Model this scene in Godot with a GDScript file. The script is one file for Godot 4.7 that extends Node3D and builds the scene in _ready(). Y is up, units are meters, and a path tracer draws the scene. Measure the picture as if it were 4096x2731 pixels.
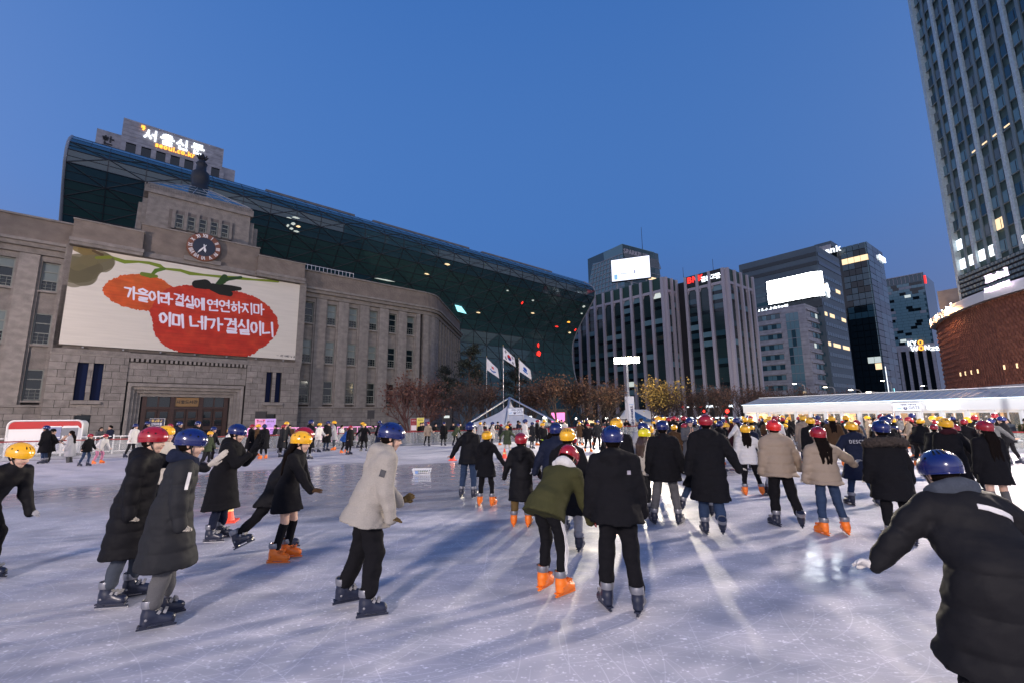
extends Node3D
# Dusk ice rink in a city plaza. Helpers first, then _ready(): camera, sky, lamps; large structures; street things; people.

class MB:
	var v := PackedVector3Array()
	var n := PackedVector3Array()
	var t := PackedVector2Array()
	var k := PackedColorArray()
	var ix := PackedInt32Array()
	var tf := Transform3D.IDENTITY
	func tri(a: Vector3, b: Vector3, c: Vector3) -> void:
		var nn := (b - a).cross(c - a).normalized()
		var i := v.size()
		for p: Vector3 in [a, b, c]:
			v.append(tf * p)
			n.append((tf.basis * nn).normalized())
			t.append(Vector2(p.x, p.y))
		ix.append_array(PackedInt32Array([i, i + 2, i + 1]))
	func quad(a: Vector3, b: Vector3, c: Vector3, d: Vector3) -> void:
		var nn := (b - a).cross(c - a).normalized()
		if nn.length() < 0.5:
			nn = (c - a).cross(d - a).normalized()
		var i := v.size()
		var us := [Vector2(0, 1), Vector2(1, 1), Vector2(1, 0), Vector2(0, 0)]
		var ps := [a, b, c, d]
		for j in 4:
			v.append(tf * ps[j])
			n.append((tf.basis * nn).normalized())
			t.append(us[j])
		ix.append_array(PackedInt32Array([i, i + 2, i + 1, i, i + 3, i + 2]))
	func box(c: Vector3, s: Vector3, b := Basis.IDENTITY) -> void:
		var h := s * 0.5
		var p := []
		for q in 8:
			p.append(c + b * Vector3(h.x if q & 1 else -h.x, h.y if q & 2 else -h.y, h.z if q & 4 else -h.z))
		quad(p[4], p[5], p[7], p[6])
		quad(p[1], p[0], p[2], p[3])
		quad(p[5], p[1], p[3], p[7])
		quad(p[0], p[4], p[6], p[2])
		quad(p[6], p[7], p[3], p[2])
		quad(p[0], p[1], p[5], p[4])
	func bar(a: Vector3, b: Vector3, w: float, h: float, up := Vector3.UP) -> void:
		var d := b - a
		if d.length() < 1e-5:
			return
		var z := d.normalized()
		var u := up
		if absf(z.dot(u)) > 0.98:
			u = Vector3.RIGHT
		var x := u.cross(z).normalized()
		box((a + b) * 0.5, Vector3(w, h, d.length()), Basis(x, z.cross(x), z))
	func tube(ps: Array, r0: float, r1: float, sides := 6, cap := true) -> void:
		var m := ps.size()
		var i0 := v.size()
		var side := Vector3.ZERO
		for j in m:
			var d: Vector3 = (ps[mini(j + 1, m - 1)] - ps[maxi(j - 1, 0)]).normalized()
			if side == Vector3.ZERO:
				side = d.cross(Vector3.UP if absf(d.y) < 0.9 else Vector3.RIGHT).normalized()
			else:
				side = (side - d * side.dot(d)).normalized()
			var o := d.cross(side)
			var r := lerpf(r0, r1, j / float(maxi(m - 1, 1)))
			for q in sides:
				var w := TAU * q / sides
				var e := side * cos(w) + o * sin(w)
				v.append(tf * (ps[j] + e * r))
				n.append((tf.basis * e).normalized())
				t.append(Vector2(q / float(sides), j))
		for j in m - 1:
			for q in sides:
				var a := i0 + j * sides + q
				var b := i0 + j * sides + (q + 1) % sides
				ix.append_array(PackedInt32Array([a, a + sides, b + sides, a, b + sides, b]))
		if cap:
			for e in [0, m - 1]:
				var ce := v.size()
				var dd: Vector3 = (ps[0] - ps[1]).normalized() if e == 0 else (ps[m - 1] - ps[m - 2]).normalized()
				v.append(tf * ps[e])
				n.append((tf.basis * dd).normalized())
				t.append(Vector2.ZERO)
				for q in sides:
					v.append(v[i0 + e * sides + q])
					n.append((tf.basis * dd).normalized())
					t.append(Vector2.ZERO)
				for q in sides:
					if e == 0:
						ix.append_array(PackedInt32Array([ce, ce + 1 + q, ce + 1 + (q + 1) % sides]))
					else:
						ix.append_array(PackedInt32Array([ce, ce + 1 + (q + 1) % sides, ce + 1 + q]))
	func lathe(prof: Array, sides := 16, sx := 1.0, sz := 1.0) -> void:
		# prof: Vector2(radius, height) from bottom to top
		var i0 := v.size()
		var m := prof.size()
		for j in m:
			var p: Vector2 = prof[j]
			var dp: Vector2 = prof[mini(j + 1, m - 1)] - prof[maxi(j - 1, 0)]
			var nr := Vector2(dp.y, -dp.x).normalized()
			for q in sides:
				var w := TAU * q / sides
				v.append(tf * Vector3(cos(w) * p.x * sx, p.y, sin(w) * p.x * sz))
				n.append((tf.basis * Vector3(cos(w) * nr.x / sx, nr.y, sin(w) * nr.x / sz)).normalized())
				t.append(Vector2(q / float(sides), p.y))
		for j in m - 1:
			for q in sides:
				var a := i0 + j * sides + q
				var b := i0 + j * sides + (q + 1) % sides
				ix.append_array(PackedInt32Array([a, b, b + sides, a, b + sides, a + sides]))
	func prism(poly: PackedVector2Array, z0: float, z1: float) -> void:
		# an outline in x, y given depth from z0 (back) to z1 (front)
		if Geometry2D.is_polygon_clockwise(poly):
			poly = poly.duplicate()
			poly.reverse()
		var tr := Geometry2D.triangulate_polygon(poly)
		for j in range(0, tr.size(), 3):
			var a := poly[tr[j]]
			var b := poly[tr[j + 1]]
			var c := poly[tr[j + 2]]
			if (b - a).cross(c - a) < 0:
				var w := b
				b = c
				c = w
			tri(Vector3(a.x, a.y, z1), Vector3(b.x, b.y, z1), Vector3(c.x, c.y, z1))
			tri(Vector3(a.x, a.y, z0), Vector3(c.x, c.y, z0), Vector3(b.x, b.y, z0))
		for j in poly.size():
			var a := poly[j]
			var b := poly[(j + 1) % poly.size()]
			quad(Vector3(a.x, a.y, z1), Vector3(a.x, a.y, z0), Vector3(b.x, b.y, z0), Vector3(b.x, b.y, z1))
	func add(o: MB, x := Transform3D.IDENTITY) -> void:
		var i := v.size()
		var z := tf * x
		for p in o.v:
			v.append(z * p)
		for p in o.n:
			n.append((z.basis * p).normalized())
		t.append_array(o.t)
		if k.size() or o.k.size():
			while k.size() < i:
				k.append(Color(1, 1, 1))
			k.append_array(o.k)
			while k.size() < v.size():
				k.append(Color(1, 1, 1))
		for q in o.ix:
			ix.append(q + i)
	func mesh() -> ArrayMesh:
		var a := []
		a.resize(Mesh.ARRAY_MAX)
		a[Mesh.ARRAY_VERTEX] = v
		a[Mesh.ARRAY_NORMAL] = n
		a[Mesh.ARRAY_TEX_UV] = t
		if k.size():
			while k.size() < v.size():
				k.append(Color(1, 1, 1))
			a[Mesh.ARRAY_COLOR] = k
		a[Mesh.ARRAY_INDEX] = ix
		var m := ArrayMesh.new()
		m.add_surface_from_arrays(Mesh.PRIMITIVE_TRIANGLES, a)
		return m

class SD:
	# a distance field on a grid, built from tapered capsules and meshed with surface nets
	var lo: Vector3
	var c: float
	var nx: int
	var ny: int
	var nz: int
	var d := PackedFloat32Array()
	func _init(l: Vector3, h: Vector3, cell: float) -> void:
		lo = l
		c = cell
		nx = int((h.x - l.x) / c) + 2
		ny = int((h.y - l.y) / c) + 2
		nz = int((h.z - l.z) / c) + 2
		d.resize(nx * ny * nz)
		d.fill(1.0)
	func cone(a: Vector3, b: Vector3, ra: float, rb: float, sm := 0.03, flat := 1.0, fr := Vector3(0, 0, 1), rip := 0.0, rw := 0.12, up := false, neg := false) -> void:
		var pad := maxf(ra, rb) * maxf(1.0, flat) + sm + rip + c * 1.6
		var ab := b - a
		var l2 := maxf(ab.length_squared(), 1e-8)
		var ln := sqrt(l2)
		var x0 := clampi(int((minf(a.x, b.x) - pad - lo.x) / c), 0, nx - 1)
		var x1 := clampi(int((maxf(a.x, b.x) + pad - lo.x) / c) + 1, 0, nx - 1)
		var y0 := clampi(int((minf(a.y, b.y) - pad - lo.y) / c), 0, ny - 1)
		var y1 := clampi(int((maxf(a.y, b.y) + pad - lo.y) / c) + 1, 0, ny - 1)
		var z0 := clampi(int((minf(a.z, b.z) - pad - lo.z) / c), 0, nz - 1)
		var z1 := clampi(int((maxf(a.z, b.z) + pad - lo.z) / c) + 1, 0, nz - 1)
		var fk := 1.0 / flat - 1.0
		var isf := flat != 1.0
		for z in range(z0, z1 + 1):
			for y in range(y0, y1 + 1):
				var i := (z * ny + y) * nx + x0
				var p := Vector3(lo.x + x0 * c, lo.y + y * c, lo.z + z * c) - a
				var ry := 0.0
				if rip > 0.0 and up:
					ry = rip * (sqrt(absf(sin(PI * (p.y + a.y) / rw))) - 0.75)
				for x in range(x0, x1 + 1):
					var tt := clampf(p.dot(ab) / l2, 0.0, 1.0)
					var q := p - ab * tt
					if isf:
						q += fr * (q.dot(fr) * fk)
					var e := q.length() - (ra + (rb - ra) * tt)
					if rip > 0.0:
						e -= ry if up else rip * (sqrt(absf(sin(PI * tt * ln / rw))) - 0.75)
					if neg:
						e = -e
						var g := d[i]
						var hn := maxf(sm - absf(e - g), 0.0)
						d[i] = maxf(e, g) + (hn * hn / sm * 0.25 if sm > 0.0 else 0.0)
					else:
						var g := d[i]
						var h := sm - absf(e - g)
						if h > 0.0:
							d[i] = minf(e, g) - h * h / sm * 0.25
						elif e < g:
							d[i] = e
					i += 1
					p.x += c
	func cut(nrm: Vector3, off: float) -> void:
		# keeps what lies under the plane
		var i := 0
		for z in nz:
			for y in ny:
				var s := nrm.dot(lo + Vector3(0, y * c, z * c)) - off
				for x in nx:
					if s > d[i]:
						d[i] = s
					s += nrm.x * c
					i += 1
	func rough(ns: FastNoiseLite, amp: float, sy := 1.0) -> void:
		var i := 0
		var band := c * 2.5
		for z in nz:
			for y in ny:
				for x in nx:
					if absf(d[i]) < band:
						d[i] += amp * ns.get_noise_3d(lo.x + x * c, (lo.y + y * c) * sy, lo.z + z * c)
					i += 1
	func at(p: Vector3) -> float:
		var q := (p - lo) / c
		var x := clampi(int(q.x), 0, nx - 2)
		var y := clampi(int(q.y), 0, ny - 2)
		var z := clampi(int(q.z), 0, nz - 2)
		var f := Vector3(clampf(q.x - x, 0, 1), clampf(q.y - y, 0, 1), clampf(q.z - z, 0, 1))
		var i := (z * ny + y) * nx + x
		var s := nx * ny
		return lerpf(lerpf(lerpf(d[i], d[i + 1], f.x), lerpf(d[i + nx], d[i + nx + 1], f.x), f.y), lerpf(lerpf(d[i + s], d[i + s + 1], f.x), lerpf(d[i + s + nx], d[i + s + nx + 1], f.x), f.y), f.z)
	func reach(p: Vector3, dir: Vector3, most := 1.2) -> Vector3:
		var w := 0.0
		while w < most:
			var e := at(p + dir * w)
			if e < 0.002:
				break
			w += clampf(e * 0.7, 0.003, 0.015)
		return p + dir * w
	func mesh(o: MB, tint := Color(0, 0, 0, 0)) -> void:
		var neg := PackedByteArray()
		neg.resize(d.size())
		for i in d.size():
			if d[i] < 0.0:
				neg[i] = 1
		var sxy := nx * ny
		var id := PackedInt32Array()
		id.resize(d.size())
		var first := o.v.size()
		for z in nz - 1:
			for y in ny - 1:
				var i := (z * ny + y) * nx
				for x in nx - 1:
					var s := neg[i] + neg[i + 1] + neg[i + nx] + neg[i + nx + 1] + neg[i + sxy] + neg[i + sxy + 1] + neg[i + sxy + nx] + neg[i + sxy + nx + 1]
					if s != 0 and s != 8:
						var a0 := d[i]
						var a1 := d[i + 1]
						var a2 := d[i + nx]
						var a3 := d[i + nx + 1]
						var a4 := d[i + sxy]
						var a5 := d[i + sxy + 1]
						var a6 := d[i + sxy + nx]
						var a7 := d[i + sxy + nx + 1]
						var m := Vector3.ZERO
						var w := 0
						if (a0 < 0) != (a1 < 0): m += Vector3(a0 / (a0 - a1), 0, 0); w += 1
						if (a2 < 0) != (a3 < 0): m += Vector3(a2 / (a2 - a3), 1, 0); w += 1
						if (a4 < 0) != (a5 < 0): m += Vector3(a4 / (a4 - a5), 0, 1); w += 1
						if (a6 < 0) != (a7 < 0): m += Vector3(a6 / (a6 - a7), 1, 1); w += 1
						if (a0 < 0) != (a2 < 0): m += Vector3(0, a0 / (a0 - a2), 0); w += 1
						if (a1 < 0) != (a3 < 0): m += Vector3(1, a1 / (a1 - a3), 0); w += 1
						if (a4 < 0) != (a6 < 0): m += Vector3(0, a4 / (a4 - a6), 1); w += 1
						if (a5 < 0) != (a7 < 0): m += Vector3(1, a5 / (a5 - a7), 1); w += 1
						if (a0 < 0) != (a4 < 0): m += Vector3(0, 0, a0 / (a0 - a4)); w += 1
						if (a1 < 0) != (a5 < 0): m += Vector3(1, 0, a1 / (a1 - a5)); w += 1
						if (a2 < 0) != (a6 < 0): m += Vector3(0, 1, a2 / (a2 - a6)); w += 1
						if (a3 < 0) != (a7 < 0): m += Vector3(1, 1, a3 / (a3 - a7)); w += 1
						m /= float(w)
						id[i] = o.v.size()
						o.v.append(o.tf * (lo + (Vector3(x, y, z) + m) * c))
						var g := Vector3(a1 + a3 + a5 + a7 - a0 - a2 - a4 - a6, a2 + a3 + a6 + a7 - a0 - a1 - a4 - a5, a4 + a5 + a6 + a7 - a0 - a1 - a2 - a3)
						o.n.append((o.tf.basis * g).normalized())
						o.t.append(Vector2.ZERO)
					i += 1
		for z in range(1, nz - 1):
			for y in range(1, ny - 1):
				var i := (z * ny + y) * nx
				for x in range(1, nx - 1):
					var j := i + x
					var a := neg[j]
					if a != neg[j + 1]:
						_q(o, id[j - nx - sxy], id[j - sxy], id[j], id[j - nx], a == 1)
					if a != neg[j + nx]:
						_q(o, id[j - 1 - sxy], id[j - 1], id[j], id[j - sxy], a == 1)
					if a != neg[j + sxy]:
						_q(o, id[j - 1 - nx], id[j - nx], id[j], id[j - 1], a == 1)
		if tint.a > 0.0:
			while o.k.size() < first:
				o.k.append(Color(1, 1, 1))
			while o.k.size() < o.v.size():
				o.k.append(tint)
	func _q(o: MB, a: int, b: int, e: int, f: int, out: bool) -> void:
		# clockwise seen from outside
		if out:
			o.ix.append_array(PackedInt32Array([a, e, b, a, f, e]))
		else:
			o.ix.append_array(PackedInt32Array([a, b, e, a, e, f]))

var M := {}
var used := {}
var rng := RandomNumberGenerator.new()
var unit: BoxMesh
var fold := FastNoiseLite.new()

func lin(r: float, g: float, b: float) -> Color:
	return Color(r, g, b).linear_to_srgb()

func mat(key: String, r: float, g: float, b: float, rough := 0.7, metal := 0.0, emit := 0.0) -> StandardMaterial3D:
	if M.has(key):
		return M[key]
	var m := StandardMaterial3D.new()
	m.resource_name = key
	m.albedo_color = lin(r, g, b)
	m.roughness = rough
	m.metallic = metal
	if emit > 0.0:
		m.emission_enabled = true
		m.emission = lin(r, g, b)
		m.emission_energy_multiplier = emit
	M[key] = m
	return m

func noise_tex(freq: float, lo: Color, hi: Color, seed_ := 1, oct := 4, normal := 0.0, size := 512, kind := FastNoiseLite.TYPE_SIMPLEX_SMOOTH, mid := -1.0) -> NoiseTexture2D:
	var f := FastNoiseLite.new()
	f.noise_type = kind
	f.frequency = freq
	f.seed = seed_
	f.fractal_octaves = oct
	var x := NoiseTexture2D.new()
	x.width = size
	x.height = size
	x.seamless = true
	x.noise = f
	if normal > 0.0:
		x.as_normal_map = true
		x.bump_strength = normal
	else:
		var g := Gradient.new()
		g.set_color(0, lo)
		g.set_color(1, hi)
		if mid >= 0.0:
			g.set_offset(0, maxf(0.0, mid - 0.12))
			g.set_offset(1, minf(1.0, mid + 0.12))
		x.color_ramp = g
	return x

func grain(m: StandardMaterial3D, tex: Texture2D, scale: float, nrm: Texture2D = null, nscale := 1.0, world := true) -> StandardMaterial3D:
	# multiplies a fine tone over the colour
	m.albedo_texture = tex
	m.uv1_triplanar = true
	m.uv1_world_triplanar = world
	m.uv1_scale = Vector3.ONE * scale
	if nrm:
		m.normal_enabled = true
		m.normal_texture = nrm
		m.normal_scale = nscale
	return m

func numbered(called: String) -> String:
	if not used.has(called):
		used[called] = 0
		return called
	used[called] += 1
	return "%s_%03d" % [called, used[called]]

func tag(o: Node3D, label: String, category: String, group := "", kind := "") -> Node3D:
	o.set_meta("label", label)
	o.set_meta("category", category)
	if group != "":
		o.set_meta("group", group)
	if kind != "":
		o.set_meta("kind", kind)
	return o

func thing(called: String, label: String, category: String, at := Vector3.ZERO, turn := 0.0, group := "") -> Node3D:
	var o := Node3D.new()
	o.name = numbered(called)
	add_child(o)
	o.position = at
	o.rotation.y = turn
	tag(o, label, category, group)
	return o

func obj(called: String, what: Variant, m: Material, parent: Node = null) -> MeshInstance3D:
	var o := MeshInstance3D.new()
	if parent == null:
		o.name = numbered(called)
		add_child(o)
	else:
		o.name = called
		parent.add_child(o, true)
	o.mesh = what.mesh() if what is MB else what
	o.material_override = m
	return o

func bx(called: String, parent: Node, at: Vector3, size: Vector3, m: Material, b := Basis.IDENTITY) -> MeshInstance3D:
	var o := MeshInstance3D.new()
	o.name = called
	o.mesh = unit
	o.material_override = m
	o.transform = Transform3D(b * Basis.from_scale(size), at)
	parent.add_child(o, true)
	return o

func bxt(called: String, parent: Node, f: Transform3D, at: Vector3, size: Vector3, m: Material) -> MeshInstance3D:
	return bx(called, parent, f * at, size, m, f.basis)

func struct(called: String, what: Variant, m: Material, label: String) -> MeshInstance3D:
	var o := obj(called, what, m)
	o.set_meta("kind", "structure")
	o.set_meta("label", label)
	return o

func stuff(called: String, what: MB, m: Material, parent: Node) -> MeshInstance3D:
	var o := obj(called, what, m, parent)
	o.set_meta("kind", "stuff")
	return o

# ---- lettering: hangul put together from strokes, latin from TextMesh
func jamo(j: String) -> Array:
	var ring := []
	for q in 13:
		ring.append(Vector2(0.5 + 0.46 * cos(TAU * q / 12.0 - PI / 2), 0.5 + 0.46 * sin(TAU * q / 12.0 - PI / 2)))
	match j:
		"g": return [[Vector2(0, 0.05), Vector2(0.95, 0.05), Vector2(0.8, 0.6), Vector2(0.5, 1)]]
		"n": return [[Vector2(0.05, 0), Vector2(0.05, 0.95), Vector2(1, 0.9)]]
		"d": return [[Vector2(1, 0.03), Vector2(0.05, 0.03), Vector2(0.05, 0.97), Vector2(1, 0.97)]]
		"r": return [[Vector2(0, 0), Vector2(0.95, 0), Vector2(0.95, 0.5), Vector2(0.05, 0.5), Vector2(0.05, 1), Vector2(1, 1)]]
		"m": return [[Vector2(0.05, 0), Vector2(0.95, 0), Vector2(0.95, 1), Vector2(0.05, 1), Vector2(0.05, 0)]]
		"b": return [[Vector2(0.05, 0), Vector2(0.05, 1), Vector2(0.95, 1), Vector2(0.95, 0)], [Vector2(0.05, 0.5), Vector2(0.95, 0.5)]]
		"s": return [[Vector2(0.55, 0), Vector2(0.4, 0.55), Vector2(0, 1)], [Vector2(0.45, 0.4), Vector2(1, 1)]]
		"o": return [ring]
		"j": return [[Vector2(0.05, 0.05), Vector2(0.95, 0.05)], [Vector2(0.5, 0.05), Vector2(0.4, 0.55), Vector2(0, 1)], [Vector2(0.47, 0.45), Vector2(1, 1)]]
		"c": return [[Vector2(0.5, -0.12), Vector2(0.5, 0.1)], [Vector2(0.05, 0.2), Vector2(0.95, 0.2)], [Vector2(0.5, 0.2), Vector2(0, 1)], [Vector2(0.47, 0.5), Vector2(1, 1)]]
		"k": return [[Vector2(0, 0.05), Vector2(0.95, 0.05), Vector2(0.8, 0.6), Vector2(0.5, 1)], [Vector2(0.1, 0.5), Vector2(0.85, 0.45)]]
		"t": return [[Vector2(1, 0), Vector2(0.05, 0), Vector2(0.05, 1), Vector2(1, 1)], [Vector2(0.05, 0.5), Vector2(0.95, 0.5)]]
		"p": return [[Vector2(0, 0.05), Vector2(1, 0.05)], [Vector2(0, 0.95), Vector2(1, 0.95)], [Vector2(0.3, 0.05), Vector2(0.3, 0.95)], [Vector2(0.7, 0.05), Vector2(0.7, 0.95)]]
		"h":
			var small := []
			for p: Vector2 in ring:
				small.append(Vector2(p.x * 0.7 + 0.15, p.y * 0.55 + 0.45))
			return [[Vector2(0.5, -0.08), Vector2(0.5, 0.1)], [Vector2(0.05, 0.25), Vector2(0.95, 0.25)], small]
	return []

func stem(vw: int) -> Array:
	# vowels in the order of the code chart; x, y inside the whole square
	var right := 0.72
	match vw:
		0: return [[Vector2(0.72, 0), Vector2(0.72, 1)], [Vector2(0.72, 0.45), Vector2(0.98, 0.45)]]
		1: return [[Vector2(0.66, 0), Vector2(0.66, 1)], [Vector2(0.9, 0), Vector2(0.9, 1)], [Vector2(0.66, 0.45), Vector2(0.9, 0.45)]]
		2: return [[Vector2(0.72, 0), Vector2(0.72, 1)], [Vector2(0.72, 0.3), Vector2(0.98, 0.3)], [Vector2(0.72, 0.6), Vector2(0.98, 0.6)]]
		4: return [[Vector2(0.84, 0), Vector2(0.84, 1)], [Vector2(0.6, 0.45), Vector2(0.84, 0.45)]]
		5: return [[Vector2(0.72, 0), Vector2(0.72, 1)], [Vector2(0.93, 0), Vector2(0.93, 1)], [Vector2(0.52, 0.45), Vector2(0.72, 0.45)]]
		6: return [[Vector2(0.84, 0), Vector2(0.84, 1)], [Vector2(0.58, 0.3), Vector2(0.84, 0.3)], [Vector2(0.58, 0.62), Vector2(0.84, 0.62)]]
		7: return [[Vector2(0.72, 0), Vector2(0.72, 1)], [Vector2(0.93, 0), Vector2(0.93, 1)], [Vector2(0.5, 0.3), Vector2(0.72, 0.3)], [Vector2(0.5, 0.62), Vector2(0.72, 0.62)]]
		20: return [[Vector2(0.8, 0), Vector2(0.8, 1)]]
		9: return [[Vector2(0.84, 0), Vector2(0.84, 1)], [Vector2(0.84, 0.5), Vector2(1, 0.5)], [Vector2(0.0, 0.75), Vector2(0.7, 0.7)], [Vector2(0.33, 0.5), Vector2(0.33, 0.72)]]
		11: return [[Vector2(0.84, 0), Vector2(0.84, 1)], [Vector2(0.0, 0.75), Vector2(0.7, 0.7)], [Vector2(0.33, 0.5), Vector2(0.33, 0.72)]]
		14: return [[Vector2(0.86, 0), Vector2(0.86, 1)], [Vector2(0.0, 0.6), Vector2(0.7, 0.58)], [Vector2(0.35, 0.6), Vector2(0.35, 0.95)], [Vector2(0.66, 0.75), Vector2(0.86, 0.75)]]
		8: return [[Vector2(0, 0.9), Vector2(1, 0.9)], [Vector2(0.5, 0.6), Vector2(0.5, 0.9)]]
		12: return [[Vector2(0, 0.9), Vector2(1, 0.9)], [Vector2(0.33, 0.6), Vector2(0.33, 0.9)], [Vector2(0.67, 0.6), Vector2(0.67, 0.9)]]
		13: return [[Vector2(0, 0.65), Vector2(1, 0.65)], [Vector2(0.5, 0.65), Vector2(0.5, 1)]]
		17: return [[Vector2(0, 0.65), Vector2(1, 0.65)], [Vector2(0.33, 0.65), Vector2(0.33, 1)], [Vector2(0.67, 0.65), Vector2(0.67, 1)]]
		18: return [[Vector2(0, 0.75), Vector2(1, 0.75)]]
		19: return [[Vector2(0.84, 0), Vector2(0.84, 1)], [Vector2(0.0, 0.75), Vector2(0.7, 0.7)]]
	return []

func strokes(text: String, gap := 1.12) -> Array:
	# every stroke of a hangul text as a polyline; one syllable fills a unit square, y runs down
	var first := ["g", "gg", "n", "d", "dd", "r", "m", "b", "bb", "s", "ss", "o", "j", "jj", "c", "k", "t", "p", "h"]
	var last := {1: "g", 4: "n", 7: "d", 8: "r", 16: "m", 17: "b", 19: "s", 21: "o", 22: "j", 26: "p"}
	var res := []
	var x := 0.0
	for i in text.length():
		var u := text.unicode_at(i)
		if u < 0xAC00:
			x += 0.55
			continue
		u -= 0xAC00
		var l: String = first[u / 588]
		var vw := (u % 588) / 28
		var e := u % 28
		var tall := 0.62 if e else 1.0
		var upright := vw in [0, 1, 2, 4, 5, 6, 7, 20]
		var mixed := vw in [9, 11, 14, 19]
		var bo := Rect2(0.02, 0.1 * tall, 0.5 if vw in [0, 1, 2, 20] else 0.46, 0.75 * tall)
		if mixed:
			bo = Rect2(0.08, 0.0, 0.5, 0.46 * tall)
		elif not upright:
			bo = Rect2(0.14, 0.0, 0.72, 0.52 * tall)
		for s in jamo(l):
			var line := []
			for p: Vector2 in s:
				line.append(Vector2(x + bo.position.x + p.x * bo.size.x, bo.position.y + p.y * bo.size.y))
			res.append(line)
		for s in stem(vw):
			var line := []
			for p: Vector2 in s:
				line.append(Vector2(x + p.x, p.y * (0.66 if e else 1.0) if upright or mixed else p.y * tall))
			res.append(line)
		if e and last.has(e):
			for s in jamo(last[e]):
				var line := []
				for p: Vector2 in s:
					line.append(Vector2(x + 0.2 + p.x * 0.66, 0.73 + p.y * 0.27))
				res.append(line)
		x += gap
	return res

func brush(im: Image, lines: Array, at: Vector2, ux: Vector2, uy: Vector2, w: float, col: Color, wild := 0.0) -> void:
	# draws strokes with a round brush; at, ux, uy are pixels
	for l in lines:
		for q in l.size() - 1:
			var a: Vector2 = at + ux * l[q].x + uy * l[q].y
			var b: Vector2 = at + ux * l[q + 1].x + uy * l[q + 1].y
			if wild > 0.0:
				# a hand with a loaded brush: strokes lean, swell and taper
				a += Vector2(sin(a.y * 0.7 + a.x * 0.13), cos(a.x * 0.9)) * w * wild
				b += Vector2(sin(b.y * 0.7 + b.x * 0.13), cos(b.x * 0.9)) * w * wild
				var up := absf(b.y - a.y) > absf(b.x - a.x)
				dab(im, a, b, w * (1.0 + wild * (0.7 if up else -0.2)), w * (1.0 - wild * (0.1 if up else -0.4)), col)
			else:
				dab(im, a, b, w, w, col)

func dab(im: Image, a: Vector2, b: Vector2, wa: float, wb: float, col: Color) -> void:
	var w := maxf(wa, wb)
	var ab := b - a
	var l2 := maxf(ab.length_squared(), 1e-6)
	for y in range(maxi(0, int(minf(a.y, b.y) - w - 1)), mini(im.get_height(), int(maxf(a.y, b.y) + w + 2))):
		for x in range(maxi(0, int(minf(a.x, b.x) - w - 1)), mini(im.get_width(), int(maxf(a.x, b.x) + w + 2))):
			var p := Vector2(x + 0.5, y + 0.5)
			var tt := clampf((p - a).dot(ab) / l2, 0.0, 1.0)
			var cover := clampf(lerpf(wa, wb, tt) - p.distance_to(a + ab * tt) + 0.5, 0.0, 1.0) * col.a
			if cover > 0.0:
				im.set_pixel(x, y, im.get_pixel(x, y).lerp(Color(col.r, col.g, col.b), cover))

func letters(text: String, height: float, thick: float, depth: float, gap := 1.12) -> MB:
	# raised hangul: each stroke a bar; starts at x = 0, baseline y = 0
	var o := MB.new()
	for l in strokes(text, gap):
		for q in l.size() - 1:
			var a := Vector3(l[q].x * height, (1.0 - l[q].y) * height, depth * 0.5)
			var b := Vector3(l[q + 1].x * height, (1.0 - l[q + 1].y) * height, depth * 0.5)
			var e := (b - a).normalized() * thick * 0.45
			o.bar(a - e, b + e, thick, depth, Vector3(0, 0, 1))
	return o

func latin(text: String, height: float, depth: float, font := "Droid Sans", bold := true) -> TextMesh:
	var f := SystemFont.new()
	f.font_names = PackedStringArray([font])
	f.font_weight = 700 if bold else 400
	var m := TextMesh.new()
	m.text = text
	m.font = f
	m.font_size = 48
	m.pixel_size = height / 34.5
	m.depth = depth
	m.curve_step = 3.0
	m.horizontal_alignment = HORIZONTAL_ALIGNMENT_LEFT
	m.vertical_alignment = VERTICAL_ALIGNMENT_BOTTOM
	return m

func sheet(called: String, parent: Node, im: Image, rect: Vector2, f: Transform3D, rough := 0.6, emit := 0.0) -> MeshInstance3D:
	# a printed panel: rect wide and high, bottom left at the origin of f, facing +z
	var b := MB.new()
	b.tf = f
	b.quad(Vector3(0, 0, 0), Vector3(rect.x, 0, 0), Vector3(rect.x, rect.y, 0), Vector3(0, rect.y, 0))
	var m := StandardMaterial3D.new()
	m.albedo_texture = ImageTexture.create_from_image(im)
	m.roughness = rough
	m.resource_name = called + "_print"
	if emit > 0.0:
		m.emission_enabled = true
		m.emission_texture = m.albedo_texture
		m.emission = Color.BLACK
		m.emission_energy_multiplier = emit
	return obj(called, b, m, parent)

func lamp_bank(root: Node3D, y: float, yaw: float, n: int, w: float, lens: Material, body: Material) -> void:
	# a cross-arm of floodlights facing local +z
	for i in n:
		var x := (i - (n - 1) * 0.5) * w
		var h := MB.new()
		h.tf = Transform3D(Basis(Vector3.UP, yaw) * Basis(Vector3.RIGHT, 0.35), Vector3(0, y, 0)) * Transform3D(Basis.IDENTITY, Vector3(x, 0, 0.12))
		h.box(Vector3(0, 0, 0), Vector3(w * 0.86, 0.6, 0.16))
		h.box(Vector3(0, 0, -0.13), Vector3(w * 0.5, 0.26, 0.1))
		var hm := obj("floodlight_head", h, body, root)
		var g := MB.new()
		g.tf = h.tf
		g.box(Vector3(0, 0, 0.1), Vector3(w * 0.8, 0.54, 0.03))
		obj("lamp_glass", g, lens, hm)
	var a := MB.new()
	a.tf = Transform3D(Basis(Vector3.UP, yaw), Vector3(0, y - 0.3, 0))
	a.bar(Vector3(-n * w * 0.5, 0, 0), Vector3(n * w * 0.5, 0, 0), 0.1, 0.1)
	obj("cross_arm", a, body, root)

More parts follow.
